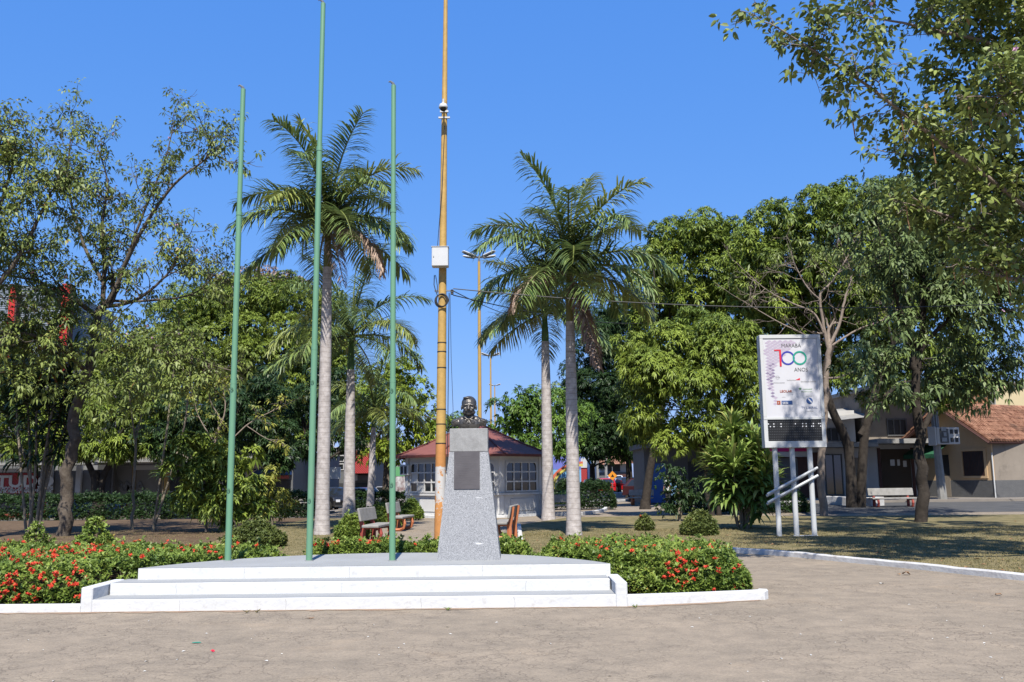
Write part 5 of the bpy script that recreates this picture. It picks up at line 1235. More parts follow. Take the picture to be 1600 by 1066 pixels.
mango('shadowed mango tree between the right palms and the bright mango', 985, 779,
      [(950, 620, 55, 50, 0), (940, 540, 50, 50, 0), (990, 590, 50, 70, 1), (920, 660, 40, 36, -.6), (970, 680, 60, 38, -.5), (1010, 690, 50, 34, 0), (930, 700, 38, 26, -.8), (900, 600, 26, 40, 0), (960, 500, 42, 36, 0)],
      'leaf_mango_dark', 982, 715, .28, 11, 0, 'bark_dark', .27, .075, 8)  # dark leaf colour stands in for the deep shade on this crown
mango('round mango crown beyond the kiosk roof', 0, 0,
      [(800, 660, 42, 46, 0), (850, 670, 46, 52, 0), (890, 650, 36, 46, 1), (780, 690, 30, 32, 0), (830, 640, 36, 34, 0), (905, 700, 44, 32, -.5), (860, 710, 40, 24, -1), (950, 700, 30, 34, -1)],
      'leaf_far', 850, 720, .3, 5, 0, 'bark_dark', .32, .10, 7, Y=62) if False else None
mango('round mango crown beyond the kiosk roof', 842, 0,
      [(800, 655, 42, 44, 0), (850, 662, 46, 50, 0), (888, 648, 34, 42, 1), (778, 685, 30, 32, 0), (828, 638, 34, 30, 0), (872, 700, 40, 24, -1), (820, 700, 40, 24, -1)],
      'leaf_far', 842, 715, .28, 6, 0, 'bark_dark', .30, .10, 7, Y=60)
mango('low mango crown over the parked red car', 925, 0,
      [(910, 690, 36, 34, 0), (950, 695, 34, 34, 0), (930, 660, 36, 34, 0), (975, 710, 22, 18, 0)], 'leaf_far', 925, 725, .25, 6, 0, 'bark_dark', .30, .09, 7, Y=70)
mango('pale far tree crown behind the kiosk tree', 880, 0, [(878, 618, 22, 18, 0), (895, 630, 20, 20, 0)], 'leaf_grey', 882, 700, .3, 4, 0, 'bark_dark', .35, .12, 7, Y=105)
mango('yellow-green tree left of the kiosk', 612, 0,
      [(590, 640, 40, 50, 0), (640, 640, 44, 46, 0), (620, 590, 40, 40, 0), (670, 668, 34, 30, 0), (560, 670, 30, 40, .5), (600, 700, 50, 30, 0), (650, 700, 40, 26, .3)], 'leaf_lime', 605, 720, .3, 7, -.3, 'bark', .28, .10, 7, Y=52,
      forks=[([(602, 792, 0), (606, 720, 0), (612, 650, 0), (618, 600, 0)], .26, .08)])
mango('small green crown between pole and bust', 715, 0, [(700, 660, 26, 24, 0), (730, 665, 24, 26, 0), (748, 680, 20, 18, 0), (715, 690, 36, 20, 0)], 'leaf_far', 716, 720, .2, 5, 0, 'bark_dark', .32, .1, 7, Y=75)
# ---- left half
mango('broad dark mango crown behind the left flagpoles', 430, 790,
      [(360, 480, 72, 50, 0), (430, 470, 62, 46, 0), (300, 500, 62, 52, 0), (400, 540, 80, 50, -.5), (320, 570, 70, 50, -.4), (470, 540, 50, 60, 0), (440, 610, 60, 45, .4), (370, 630, 60, 40, .4), (260, 570, 50, 60, 0), (490, 610, 40, 44, .5), (430, 660, 50, 30, .8), (500, 480, 40, 40, .5), (520, 560, 40, 60, 1), (540, 630, 40, 44, 1.5), (250, 630, 50, 50, 0), (300, 670, 60, 40, 2), (360, 690, 60, 34, 2.5), (420, 705, 50, 26, 2.5), (480, 680, 44, 36, 2), (230, 690, 50, 36, 2), (350, 600, 70, 50, 2)],
      'leaf_mango', 432, 690, .42, 9, -.2, 'bark_dark', .27, .075, 8, forks=[([(430, 790, 0), (428, 720, 0), (410, 660, 0), (380, 600, 0)], .36, .15)])
mango('low dark mango tree in front of the left shops', 150, 806,
      [(150, 640, 70, 55, 0), (70, 640, 70, 60, 0), (230, 640, 60, 55, .3), (20, 600, 60, 60, 0), (190, 580, 60, 50, .5), (110, 700, 60, 34, -.4), (40, 700, 60, 34, -.4), (260, 690, 50, 40, 0), (-30, 680, 60, 50, -.3), (180, 705, 40, 26, -.6), (310, 680, 40, 40, .4), (200, 700, 50, 24, 0)],
      'leaf_mango', 150, 735, .28, 11, -.1, 'bark_dark', .26, .07, 8, forks=[([(152, 800, 0), (148, 750, 0), (130, 710, 0), (110, 680, 0)], .22, .1), ([(158, 800, 0), (160, 750, 0), (180, 710, 0), (200, 660, 0)], .22, .1)])
mango('dry brownish crown peeking over the left mango', 400, 0, [(400, 432, 55, 14, 0), (350, 440, 34, 14, 0), (450, 440, 30, 14, 0)], 'leaf_dead', 400, 600, .3, 5, -.5, 'bark', .3, .1, 6, Y=70)
# left trumpet trees
D0 = G(98, 838, .05); YD = D0.y
def PD(px, py, dy=0): return P(px, py, YD + dy)
limD = [([D0 - Vector((0, 0, .2)), PD(101, 780), PD(112, 700), PD(128, 610), PD(147, 530), PD(160, 480)], .21, .12, 0, .9),
        ([PD(160, 480), PD(163, 420), PD(160, 350), PD(168, 285), PD(150, 225)], .085, .012, 22, .15),
        ([PD(158, 490), PD(185, 440), PD(200, 400), PD(225, 330), PD(258, 250), PD(272, 190)], .08, .010, 20, .25),
        ([PD(190, 425), PD(225, 355, -.5), PD(270, 290, -.8), PD(320, 250, -1), PD(338, 232, -1)], .07, .012, 16, .3),
        ([PD(160, 440), PD(130, 380, .5), PD(108, 300, .8), PD(108, 240, .8), PD(115, 190, .8)], .065, .010, 13, .3),
        ([PD(155, 500), PD(120, 470, -.6), PD(60, 440, -1), PD(0, 430, -1.2)], .09, .02, 22, .2),
        ([PD(158, 480), PD(210, 470, -.5), PD(260, 430, -.8), PD(285, 390, -.8)], .07, .015, 18, .3),
        ([PD(140, 560), PD(200, 540, -1), PD(260, 550, -1.4), PD(330, 570, -1.5)], .08, .02, 24, .2),
        ([PD(135, 580), PD(90, 540, -1.5), PD(30, 520, -2), PD(-40, 530, -2)], .08, .02, 24, .2),
        ([PD(160, 470), PD(230, 470, .6), PD(300, 460, .8), PD(335, 430, .8)], .05, .012, 12, .3)]
lobD = lobes_px([(120, 520, 75, 28, -1), (40, 530, 60, 34, -1.5), (200, 530, 60, 30, -1), (270, 560, 60, 36, -1), (60, 400, 60, 50, .6), (120, 420, 50, 40, .3), (170, 610, 60, 30, -.6), (230, 500, 40, 28, -.5), (60, 570, 70, 34, -1), (150, 560, 60, 32, -1.2), (240, 610, 55, 34, -.6), (20, 470, 40, 34, -1), (100, 480, 60, 30, -.5), (30, 600, 70, 40, -2), (110, 620, 60, 36, -2.5), (200, 590, 70, 40, -2), (285, 600, 55, 40, -1.5), (320, 560, 40, 30, -1), (250, 650, 40, 30, -1.5), (170, 660, 50, 30, -2), (60, 505, 70, 30, -1.2), (150, 510, 60, 26, -1), (230, 545, 55, 30, -1.2)], YD)
branch_tree('trumpet_tree', 'open-crowned tree with dark forking limbs at left', D0, limD, 'leaf_trumpet', 'bark', 5, .15, .064, 2, lobD, 10, (.6, 2), .017, False, 1.0, .45, flowers=30, bare=.25, jit=.1)
E0 = Vector((P(-90, 800, YD - 3).x, YD - 3, .05)); 
def PE(px, py, dy=0): return P(px, py, YD - 3 + dy)
limE = [([E0 - Vector((0, 0, .2)), PE(-85, 700), PE(-80, 560)], .26, .16, 0, .9),
        ([PE(-80, 570), PE(-50, 450), PE(-10, 350), PE(15, 275), PE(25, 230)], .10, .015, 28, .3), ([PE(-80, 560), PE(-30, 480), PE(30, 400), PE(70, 320), PE(85, 290)], .1, .015, 30, .3),
        ([PE(-80, 570), PE(-90, 420), PE(-60, 290), PE(-25, 225)], .1, .02, 20, .3), ([PE(-80, 560), PE(-150, 420), PE(-200, 300)], .1, .02, 14, .3)]
branch_tree('trumpet_tree', 'leafy tree reaching in at the left edge', E0, limE, 'leaf_trumpet', 'bark', 5, .145, .066, 2, lobes_px([(-10, 250, 50, 50, 0), (20, 330, 60, 50, 0), (-20, 420, 60, 50, 0), (50, 400, 30, 40, 0)], YD - 3), 6, (.55, 2), .016, False, 1.0, .45, jit=.12)
# thin young trees and shrubs on the left lawn
H0 = G(207, 828, .04); YH = H0.y
branch_tree('young_tree', 'thin straight young tree left of the two canes', H0, [([H0 - Vector((0, 0, .1)), P(209, 760, YH), P(212, 690, YH)], .055, .04, 0, .9), ([P(212, 695, YH), P(205, 640, YH), P(198, 560, YH), P(205, 520, YH)], .035, .01, 10, .3), ([P(212, 690, YH), P(222, 640, YH), P(230, 580, YH)], .03, .01, 8, .3)], 'leaf_grey', 'cane', 5, .15, .06, 2, (), 5, (.4, 1), .01, False, 1.0, .5, jit=.15)
I0 = G(322, 832, .04); YI = I0.y
def PI_(px, py, dy=0): return P(px, py, YI + dy)
limI = [([I0 - Vector((0, 0, .1)), PI_(323, 770), PI_(330, 710), PI_(336, 680)], .05, .035, 3, .5), ([PI_(332, 700), PI_(345, 660), PI_(330, 630), PI_(322, 600)], .028, .01, 7, .3),
        ([PI_(336, 685), PI_(352, 640), PI_(346, 600), PI_(340, 585)], .028, .01, 7, .3), ([PI_(350, 700), PI_(385, 665), PI_(420, 645), PI_(452, 630)], .026, .008, 7, .4), ([PI_(385, 665), PI_(410, 682), PI_(428, 690)], .016, .008, 4, .5), ([PI_(334, 690), PI_(310, 650), PI_(300, 610)], .022, .008, 6, .3)]
branch_tree('frangipani', 'small pale-branched tree with yellow-green leaves behind the left flagpole', I0, limI, 'leaf_yellow', 'bark_pale', 6, .14, .05, 1, (), 5, (.26, 1), .009, True, 1.0, .4, jit=.05)
# big-leaved shrub around the left flagpole
for lab, px, py, spec, lm, sz in (('large-leaved untidy shrub behind the left flagpole', 345, 832, [(300, 730, 40, 44, 0), (340, 720, 40, 50, 0), (380, 740, 40, 44, 0), (320, 780, 45, 40, 0), (375, 790, 44, 36, 0)], 'leaf_mango_bright', .20),
                                ('broad-leaved shrub with yellowing leaves beside the middle flagpole', 425, 822, [(420, 760, 24, 34, 0), (440, 790, 22, 26, 0), (405, 795, 20, 24, 0)], 'leaf_yellow', .17),
                                ('dark shrub with small white flowers on the right lawn', 1062, 815, [(1050, 750, 26, 24, 0), (1075, 765, 26, 26, 0), (1055, 790, 30, 22, 0)], 'leaf_mango_dark', .13)):
    b = G(px, py, .04); lobed_tree('shrub', lab, b, P(px, py - 45, b.y), .04, lobes_px(spec, b.y), 22, lm, 'cane', 6, sz, sz * .36, 'shrub', None, .45, None, sub=12, inner=.2, fine=True)
def bush(label, px, py, r, h, lm, n=1500, L=.06, fl=0, z=0.05, ry=None):
    b = G(px, py, z); a = np.linspace(0, 6.283, 15)[:-1]; pl = [(b.x + r * math.cos(q) * rng.uniform(.85, 1.1), b.y + (ry or r) * (1 + math.sin(q) * rng.uniform(.85, 1.1))) for q in a]
    return hedge('bush', label, pl, h, n, lm, fl, base_z=z, L=L, W=L * .48, nleaf=6, edge_r=r * .7, cat='bush')
bush('round olive bush at the foot of the dark lawn trees', 1100, 838, .50, .62, 'leaf_hedge_dry', 3800, .07)
bush('tiny flowering bush on the right lawn', 1011, 830, .30, .48, 'leaf_hedge_dry', 900, .06, 6)
bush('green bush beside the red-legged bench', 545, 845, .42, .62, 'leaf_hedge', 2600, .07)
bush('clipped green bush between the two path benches', 590, 823, .75, .72, 'leaf_hedge', 4200, .075)
bush('small bush behind the farther path bench', 640, 812, .5, .75, 'leaf_hedge', 2200, .08)
bush('bushy seedling poking out of the left hedge', 45, 862, .30, .66, 'leaf_hedge', 190, .08, z=.1)
bush('taller pale green weed growing through the left hedge', 135, 862, .42, .70, 'leaf_hedge', 240, .10, z=.1)
bush('olive dry bush at the back of the left hedge', 382, 858, .75, .62, 'leaf_hedge_dry', 4200, .065, 8)
def strip(label, xa, xb_, y0_, y1_, h, n, lm='leaf_mango_dark', L=.09): hedge('hedge_row', label, [(xa, y0_), (xb_, y0_), (xb_, y1_), (xa, y1_)], h, n, lm, 0, L=L, W=L * .45, edge_r=.3)
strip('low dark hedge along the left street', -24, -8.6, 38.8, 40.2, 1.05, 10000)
strip('low dark hedge under the right-hand mangoes', 6.6, 12.6, 38.4, 39.6, .75, 4000)
strip('dark green hedge behind the right-hand palms', 2.0, 5.2, 46, 47.4, 1.3, 3500)
strip('hedge between bench and street, left of the kiosk', -8.5, -4.8, 46, 47.2, .9, 3000)

# ================================================================== KERBS, PLANTERS OF THE INNER SQUARE
def kpx(name, pts, wd=.18, z1=.14, m='kerb_paint', z=0):
    kerb(name, arcpts([(G(px, py, z).x, G(px, py, z).y) for px, py in pts], 5), wd, -.03, z1, m)
kpx('circle_kerb', [(862, 806), (900, 806), (938, 801), (946, 796), (930, 793), (895, 793)])
kpx('circle_kerb', [(880, 788), (915, 788), (955, 785), (990, 783)])
kpx('planter_kerb', [(1062, 799), (1120, 799), (1190, 797), (1250, 796)], .2, .22)
kpx('planter_kerb', [(1290, 795), (1320, 796), (1352, 797), (1378, 796)], .3, .40)
b = G(975, 777); tag(MB().box((0, 0, .2), (1.6, .5, .4), bev=.03).build('kerb_block', 'white_paint', None, loc=(b.x - .3, b.y, 0)), 'low white concrete block beside the parked cars', 'block')
b = G(130, 800, -.2); tag(MB().box((0, 0, .45), (2.6, .5, .9), bev=.03).build('planter_wall', 'concrete', None, loc=(b.x, b.y + 1, gz(b.x, b.y + 1))), 'pale concrete planter block under the left mango', 'planter')

# ================================================================== BUILDINGS
def part_box(name, m, parent, x0_, x1_, y0_, y1_, z0_, z1_, bev=0.0):
    return MB().box(((x0_ + x1_) / 2, (y0_ + y1_) / 2, (z0_ + z1_) / 2), (x1_ - x0_, y1_ - y0_, z1_ - z0_), bev=bev).build(name, m, parent)
def window(parent, x0_, x1_, z0_, z1_, y, cols=2, rows=2, fm='white_metal', gm='glass', name='window'):
    fr = MB(); t = .07
    fr.box(((x0_ + x1_) / 2, y - .04, z0_), (x1_ - x0_ + t, .08, t)); fr.box(((x0_ + x1_) / 2, y - .04, z1_), (x1_ - x0_ + t, .08, t))
    for i in range(cols + 1): fr.box((x0_ + (x1_ - x0_) * i / cols, y - .036, (z0_ + z1_) / 2), (t * .8, .072, z1_ - z0_ - t))
    w_ = fr.build(name, fm, parent)
    for i in range(cols):
        for j in range(rows):
            a, b_ = x0_ + (x1_ - x0_) * i / cols + .04, x0_ + (x1_ - x0_) * (i + 1) / cols - .04; c_, d_ = z0_ + (z1_ - z0_) * j / rows + .04, z0_ + (z1_ - z0_) * (j + 1) / rows - .02
            part_box('pane', gm, w_, a, b_, y - .02, y - .006, c_, d_)
    return w_
# ---- tiled house at the right edge
hC = P(1488, 740, 50.0); hz0 = 0.35
hs_ = thing('tiled_house', (hC.x, hC.y, hz0), 'ochre house with clay tile roof and barred window at right', 'house', rz=math.atan2(-0.9, 0.43))
gw = 2.5; ez = 3.15; pkz = P(1488, 634, 50).z - hz0
MB().extrude_xz([(-gw, .9), (gw, .9), (gw, ez), (0, pkz - .12), (-gw, ez)], 0, 9).build('wall', 'house_wall', hs_)
MB().box((0, 4.5, .43), (2 * gw + .03, 9.03, .94)).build('dado', 'dado', hs_)
wx0, wx1, wz0, wz1 = .75, 2.0, 1.15, 2.45
fr = MB(); fr.box(((wx0 + wx1) / 2, -.02, wz0 - .08), (wx1 - wx0 + .36, .07, .12)); fr.box(((wx0 + wx1) / 2, -.02, wz1 + .08), (wx1 - wx0 + .36, .07, .12))
for x in (wx0 - .1, wx1 + .1): fr.box((x, -.018, (wz0 + wz1) / 2), (.14, .066, wz1 - wz0 + .04))
win = fr.build('window', 'house_wall', hs_); part_box('opening', 'dark', win, wx0, wx1, -.014, -.004, wz0, wz1)
for i in range(14): MB().tube([(wx0 + (wx1 - wx0) * (i + .5) / 14, -.035, wz0), (wx0 + (wx1 - wx0) * (i + .5) / 14, -.035, wz1)], .011, 5).build('window_bar', 'wood_dark', win)
dr_ = part_box('door', 'shop_beige', hs_, -1.0, -.15, -.03, .0, .02, 1.15); part_box('door', 'dark', hs_, -1.0, -.15, -.028, .0, 1.16, 2.3)
MB().tube([(2.52, -.03, .0), (2.52, -.03, 2.35)], .035, 7).build('drain_pipe', 'white_metal', hs_)
# green awning
aw = MB(); aw.add([(-2.2, -1.15, 2.35), (-.1, -1.15, 2.35), (-.1, .0, 2.9), (-2.2, 0, 2.9), (-2.2, -1.15, 2.12), (-.1, -1.15, 2.12)], [(0, 1, 2, 3), (4, 5, 1, 0)]); aw.build('awning', 'green_awning', hs_)
# roof: barrel tiles in courses on both slopes
def barrel_roof(parent, gw_, over, ez_, pz_, y0_, y1_, name='roof'):
    sl = MB(); n_r = 8; colw = .21
    for s in (-1, 1):
        L_ = gw_ + over; ze_ = pz_ - (pz_ - ez_) * L_ / gw_; ncol = int((y1_ - y0_) / colw)
        under = [(0, y0_, pz_ - .03), (s * L_, y0_, ze_ - .03), (s * L_, y1_, ze_ - .03), (0, y1_, pz_ - .03)]
        sl.add(under, [(0, 1, 2, 3) if s > 0 else (3, 2, 1, 0)])
        nx, nz_ = (pz_ - ze_), L_; ln = math.hypot(nx, nz_); nrm = Vector((s * nx / ln, 0, nz_ / ln))
        for c_ in range(ncol):
            yc = y0_ + (c_ + .5) * colw
            for r_ in range(n_r):
                t0 = r_ / n_r; t1 = (r_ + 1.12) / n_r; j = rng.normal() * .012; vs = []
                for t_, lift, ww in ((t0, .012, .062), (min(t1, 1.02), .045, .08)):
                    o = Vector((s * L_ * t_, yc + j, pz_ + (ze_ - pz_) * t_))
                    for a in (-1, -.5, .5, 1): vs.append(o + Vector((0, a * ww, 0)) + nrm * (lift + (.11 if abs(a) < .9 else .0)))
                f = [(0, 1, 5, 4), (1, 2, 6, 5), (2, 3, 7, 6), (4, 5, 6, 7)]
                sl.add(vs, f if s > 0 else [tuple(reversed(q)) for q in f])
    ro_ = sl.build(name, 'clay_tile', parent); ro_['kind'] = 'stuff'
    MB().tube([(0, y0_ - .05, pz_ + .05), (0, (y0_ + y1_) / 2, pz_ + .05), (0, y1_, pz_ + .05)], .12, 8).build('ridge_tile', 'clay_tile', parent)
    for s in (-1, 1):
        L_ = gw_ + over; ze_ = pz_ - (pz_ - ez_) * L_ / gw_
        MB().tube([(0, y0_ + .05, pz_ - .12), (s * L_, y0_ + .05, ze_ - .12)], .09, 4).build('barge_board', 'wood_dark', parent)
        MB().tube([(s * (L_ - .05), y0_, ze_ - .10), (s * (L_ - .05), y1_, ze_ - .10)], .07, 4).build('eaves_board', 'wood_dark', parent)
barrel_roof(hs_, gw, .45, ez + .12, pkz, -.75, 9.2)
# stained yard wall continuing right of the house
cr_ = Vector((hC.x, hC.y, 0)) + Vector((0.43, -0.9, 0)) * gw
yw = thing('yard_wall', (cr_.x, cr_.y, hz0), 'water-stained yard wall joined to the ochre house', 'wall', rz=math.atan2(.43, .9) * .5)
part_box('upper_face', 'stained', yw, .1, 9, 0, .25, .9, 2.95); part_box('dado', 'dado', yw, .1, 9, -.012, .25, -.1, .9); part_box('coping', 'concrete', yw, .05, 9.05, -.05, .3, 2.95, 3.05)
# ---- unfinished brick building behind it
bz_ = P(1500, 640, 58)
bw_ = thing('brick_building', (P(1420, 640, 58).x, 58, .3), 'unplastered orange brick wall behind the tiled house', 'building')
Wb = P(1556, 640, 58).x - P(1420, 640, 58).x; hb0 = P(1500, 602, 58).z - .3; hb1 = P(1556, 583, 58).z - .3
MB().extrude_xz([(0, 0), (Wb, 0), (Wb, hb1), (Wb * .45, hb0), (0, hb0 - .3)], 0, 6).build('wall', 'mortar', bw_)
bk = MB(); rows = int(hb1 / .2)
for j in range(16, rows):
    for i in range(int(Wb / .28) + 1):
        x = i * .28 + (.14 if j % 2 else 0); z = j * .2 + .1; lim = hb0 - .3 + (.3) * min(1, x / (Wb * .45)) if x < Wb * .45 else hb0 + (hb1 - hb0) * (x - Wb * .45) / (Wb * .55)
        if z + .12 > lim or x + .14 > Wb or rng.random() < .015: continue
        bk.box((x, -.012 + rng.normal() * .006, z), (.25, .05, .17))
tag(bk.build('brick', 'brick', bw_), kind='stuff')
part_box('ring_beam', 'concrete', bw_, -.02, Wb - .5, -.03, .1, hb0 - 1.0, hb0 - .75); part_box('corner_column', 'concrete', bw_, Wb - .35, Wb + .02, -.05, .3, 0, hb1 - .45)
MB().add([(Wb * .3, -.1, hb0 + .0), (Wb + .15, -.1, hb1 + .05), (Wb + .15, 6, hb1 + .05), (Wb * .3, 6, hb0), (Wb * .3, -.1, hb0 + .05), (Wb + .15, -.1, hb1 + .10)], [(3, 2, 1, 0), (0, 1, 5, 4)]).build('roof_sheet', 'wood_dark', bw_)
yl = P(1555, 640, 66); ylw = thing('yellow_building', (yl.x, 66, .2), 'pale yellow gabled wall at the far right', 'building')
z1_ = P(1558, 598, 66).z; z2_ = P(1640, 610, 66).z
MB().extrude_xz([(0, 0), (9, 0), (9, z2_ - .8), (0, z1_)], 0, 8).build('wall', 'yellow_wall', ylw); MB().add([(-.3, -.2, z1_ + .1), (9.2, -.2, z2_ - .7), (9.2, 8, z2_ - .7), (-.3, 8, z1_ + .1), (-.3, -.2, z1_ - .02), (9.2, -.2, z2_ - .82)], [(0, 1, 2, 3), (4, 5, 1, 0)]).build('roof_sheet', 'concrete', ylw)

# ---- shops in the shade behind the right-hand trees
Yr = 52.0
def rb(px): return P(px, 740, Yr).x
def rzv(py): return P(1380, py, Yr).z
sx0 = rb(1282); sh_ = thing('shop_building', (sx0, Yr, .3), 'two-storey shop with brown roller shutter behind the right-hand trees', 'building')
def sx(px): return rb(px) - sx0
def sz_(py): return rzv(py) - .3
part_box('ground_floor', 'shop_white', sh_, sx(1355), sx(1470), 0, 6, -.2, sz_(690)); part_box('upper_floor', 'stained', sh_, sx(1355), sx(1470), .3, 6, sz_(690), sz_(610))
part_box('slab', 'concrete', sh_, sx(1350), sx(1470), -2.2, .3, sz_(695), sz_(688))
part_box('roller_shutter', 'shutter_brown', sh_, sx(1378), sx(1424), -.02, .0, 0.0, sz_(702))
for px in (1375, 1427): part_box('door_jamb', 'wood_dark', sh_, sx(px) - .08, sx(px) + .08, -.06, -.005, 0, sz_(700))
for px, py, w2 in ((1392, 728, .25), (1403, 728, .15), (1412, 730, .2)): part_box('notice', 'paper', sh_, sx(px), sx(px) + w2, -.03, -.022, sz_(py), sz_(py) + .35)
window(sh_, sx(1395), sx(1425), sz_(680), sz_(655), .3, 3, 1, 'shop_grey', 'dark'); window(sh_, sx(1440), sx(1462), sz_(680), sz_(655), .3, 2, 1, 'shop_white', 'glass')
part_box('side_door', 'shop_beige', sh_, sx(1440), sx(1455), -.03, 0, 0, sz_(715))
part_box('roof_slab', 'concrete', sh_, sx(1350), sx(1470), -1.6, 6, sz_(612), sz_(606))
s2 = thing('white_shop', (sx0, Yr - .4, .3), 'white shop with grey porch roof right of the display board', 'building')
part_box('ground_floor', 'shop_white', s2, sx(1230), sx(1352), 0, 6, -.2, sz_(695)); part_box('upper_floor', 'shop_white', s2, sx(1280), sx(1345), .8, 6, sz_(695), sz_(640)); part_box('tall_wall', 'shop_white', s2, sx(1225), sx(1305), 1.5, 6, sz_(695), sz_(620))
MB().add([(sx(1300), -.6, sz_(658)), (sx(1362), -.6, sz_(652)), (sx(1362), 3, sz_(632)), (sx(1300), 3, sz_(636))], [(0, 1, 2, 3)]).build('porch_roof', 'concrete', s2)
part_box('added_canopy', 'concrete', s2, sx(1230), sx(1349), -2.0, 0, sz_(700), sz_(694))  # canopy slab added to keep this shopfront dark
window(s2, sx(1286), sx(1312), 0.2, sz_(710), 0, 2, 1, 'shop_grey', 'glass', 'shop_window'); part_box('door', 'shop_beige', s2, sx(1325), sx(1342), -.03, 0, 0, sz_(715)); window(s2, sx(1294), sx(1330), sz_(688), sz_(668), .8, 3, 1, 'shop_grey', 'dark')
MB().tube([(sx(1292), -.3, sz_(692)), (sx(1340), -.3, sz_(692))], .03, 5).build('balcony_rail', 'shop_grey', s2)
mg = thing('magenta_shop', (rb(1190), Yr - 1, .3), 'dark shop with a magenta fascia seen under the display board', 'building')
part_box('front', 'wood_dark', mg, 0, 3.2, .4, 5, -.2, 2.6); part_box('fascia', 'magenta', mg, -.2, 2.4, 0, .4, 2.65, 3.9); part_box('white_lintel', 'shop_white', mg, -.2, 2.4, .0, .4, 2.35, 2.64); part_box('shutter', 'shutter', mg, .3, 1.9, .37, .4, .0, 2.3)
bl = thing('blue_door_house', (rb(1015), Yr + 2, .1), 'pale house front with bright blue doors behind the mango', 'building')
part_box('wall', 'shop_grey', bl, 0, 7.5, 0, 5, -.2, 3.2); part_box('door', 'blue_paint', bl, .3, 1.25, -.04, 0, 0, 2.3); part_box('roof_band', 'shop_grey', bl, -.2, 7.7, -1.8, 5.2, 3.2, 3.5)  # band run forward as an added canopy; wall grey stands in for shade
for i, x in enumerate((2.6, 4.4, 6.0)): part_box('doorway', 'dark', bl, x, x + 1.0, -.03, 0, 0, 2.4)

# ---- meter boxes on the street pole
mp = P(1469, 776, 46.2); mt = thing('meter_pole', (mp.x, mp.y, .34), 'concrete street pole carrying grey electricity meter boxes', 'pole')
ZM = lambda py: P(1465, py, mp.y).z - .34
MB().tube([(.12, 0, -.2), (.05, 0, ZM(700)), (0, 0, ZM(600)), (-.1, 0, ZM(430))], [.24, .19, .15, .11], 8).build('shaft', 'concrete', mt)
mbx = part_box('meter_box', 'shop_white', mt, -.18, .98, -.55, -.22, ZM(695), ZM(669), .02)
part_box('open_panel', 'shop_grey', mbx, -.02, .42, -.565, -.55, ZM(693), ZM(671))
for i in range(2):
    for j in range(2): part_box('meter_glass', 'dark', mbx, .50 + .24 * i, .66 + .24 * i, -.562, -.55, ZM(682) + (-.32 if j else .1), ZM(682) + (-.1 if j else .32))
for j in range(3): part_box('meter', 'grey_metal', mbx, .05 + .1 * (j % 2), .3, -.60, -.565, ZM(691) + .27 * j, ZM(691) + .2 + .27 * j)
MB().box((-.32, -.35, ZM(682)), (.10, .5, .95), rot=rotz(R(20)), bev=.02).build('side_box', 'shop_white', mt)
for x in (-.12, .0, .1): MB().tube([(x, -.25, ZM(668)), (x, -.22, ZM(640)), (x * .5, -.15, ZM(600))], .025, 5).build('conduit', 'grey_metal', mt)

# ---- left shops
Yl = 58.0; zl = -.50
def lx(px): return P(px, 780, Yl).x
def lz(py): return P(150, py, Yl).z - zl
L0 = lx(0); ls = thing('red_framed_shop', (L0, Yl, zl), 'large shop with red frame and grey metal cladding at left', 'building')
def X(px): return lx(px) - L0
part_box('front_wall', 'shop_grey', ls, X(-260), X(175), 0, 8, -.3, lz(560)); 
cl = MB(); cl.extrude_xz([(X(-260), lz(560)), (X(95), lz(560)), (X(95), lz(462)), (X(55), lz(452)), (X(8), lz(446)), (X(-260), lz(430))], -.5, 6).build('cladding', 'cladding', ls)
for px0, px1 in ((4, 14), (87, 100)):
    part_box('red_column', 'red_paint', ls, X(px0), X(px1), -1.0, -.45, lz(560) - 2.5, lz(448)); part_box('column_side', 'wood_dark', ls, X(px1) + .004, X(px1) + .10, -.98, -.45, lz(560) - 2.5, lz(449))
MB().tube([(X(70), -.7, lz(455)), (X(92), -.7, lz(459))], .18, 4).build('red_beam', 'red_paint', ls)
part_box('red_pier', 'red_paint', ls, X(66), X(76), -.3, .0, -.1, lz(722)); part_box('white_pier', 'shop_white', ls, X(77), X(82), -.3, 0, -.1, lz(722)); part_box('red_column', 'red_paint', ls, X(-6), X(3), -.9, -.4, lz(600), lz(535))
sgn = part_box('shop_sign', 'red_panel', ls, X(-160), X(57), -.35, -.05, lz(770), lz(738)); part_box('shop_sign_top', 'shop_white', ls, X(-160), X(57), -.33, -.05, lz(737), lz(731))
text('lettering', 'TUDO', 1.02, (X(-3), -.37, lz(759.5)), 'paper', sgn, ext=.012, xs=1.25, bold=.03)
text('lettering', 'EM MODA, CALÇADOS, TECIDOS', .34, (X(-3), -.37, lz(765)), 'paper', sgn, ext=.008, xs=.72, bold=.012); text('lettering', 'CAMA MESA E BANHO P/ VOCÊ', .34, (X(-3), -.37, lz(769)), 'paper', sgn, ext=.008, xs=.74, bold=.012)
part_box('shop_shutter', 'shutter', ls, X(-160), X(56), -.03, 0, .25, lz(771)); part_box('red_step', 'bench_red', ls, X(-160), X(60), -.5, -.03, .0, .25)
for a, b_ in ((84, 108), (128, 150)): part_box('shop_shutter', 'shutter', ls, X(a), X(b_), -.03, 0, 0, lz(725))
part_box('white_column', 'shop_white', ls, X(119), X(127), -.25, 0, -.1, lz(722)); part_box('dark_opening', 'dark', ls, X(150), X(172), -.03, 0, 0, lz(725))
part_box('added_canopy', 'concrete', ls, X(-260), X(173), -2.6, -.36, lz(727), lz(723))  # deep slab added over the front to throw it into shade
l2 = thing('grey_shop_row', (lx(175), Yl + .5, zl), 'grey shuttered shop row behind the canes at left', 'building')
def X2(px): return P(px, 780, Yl + .5).x - lx(175)
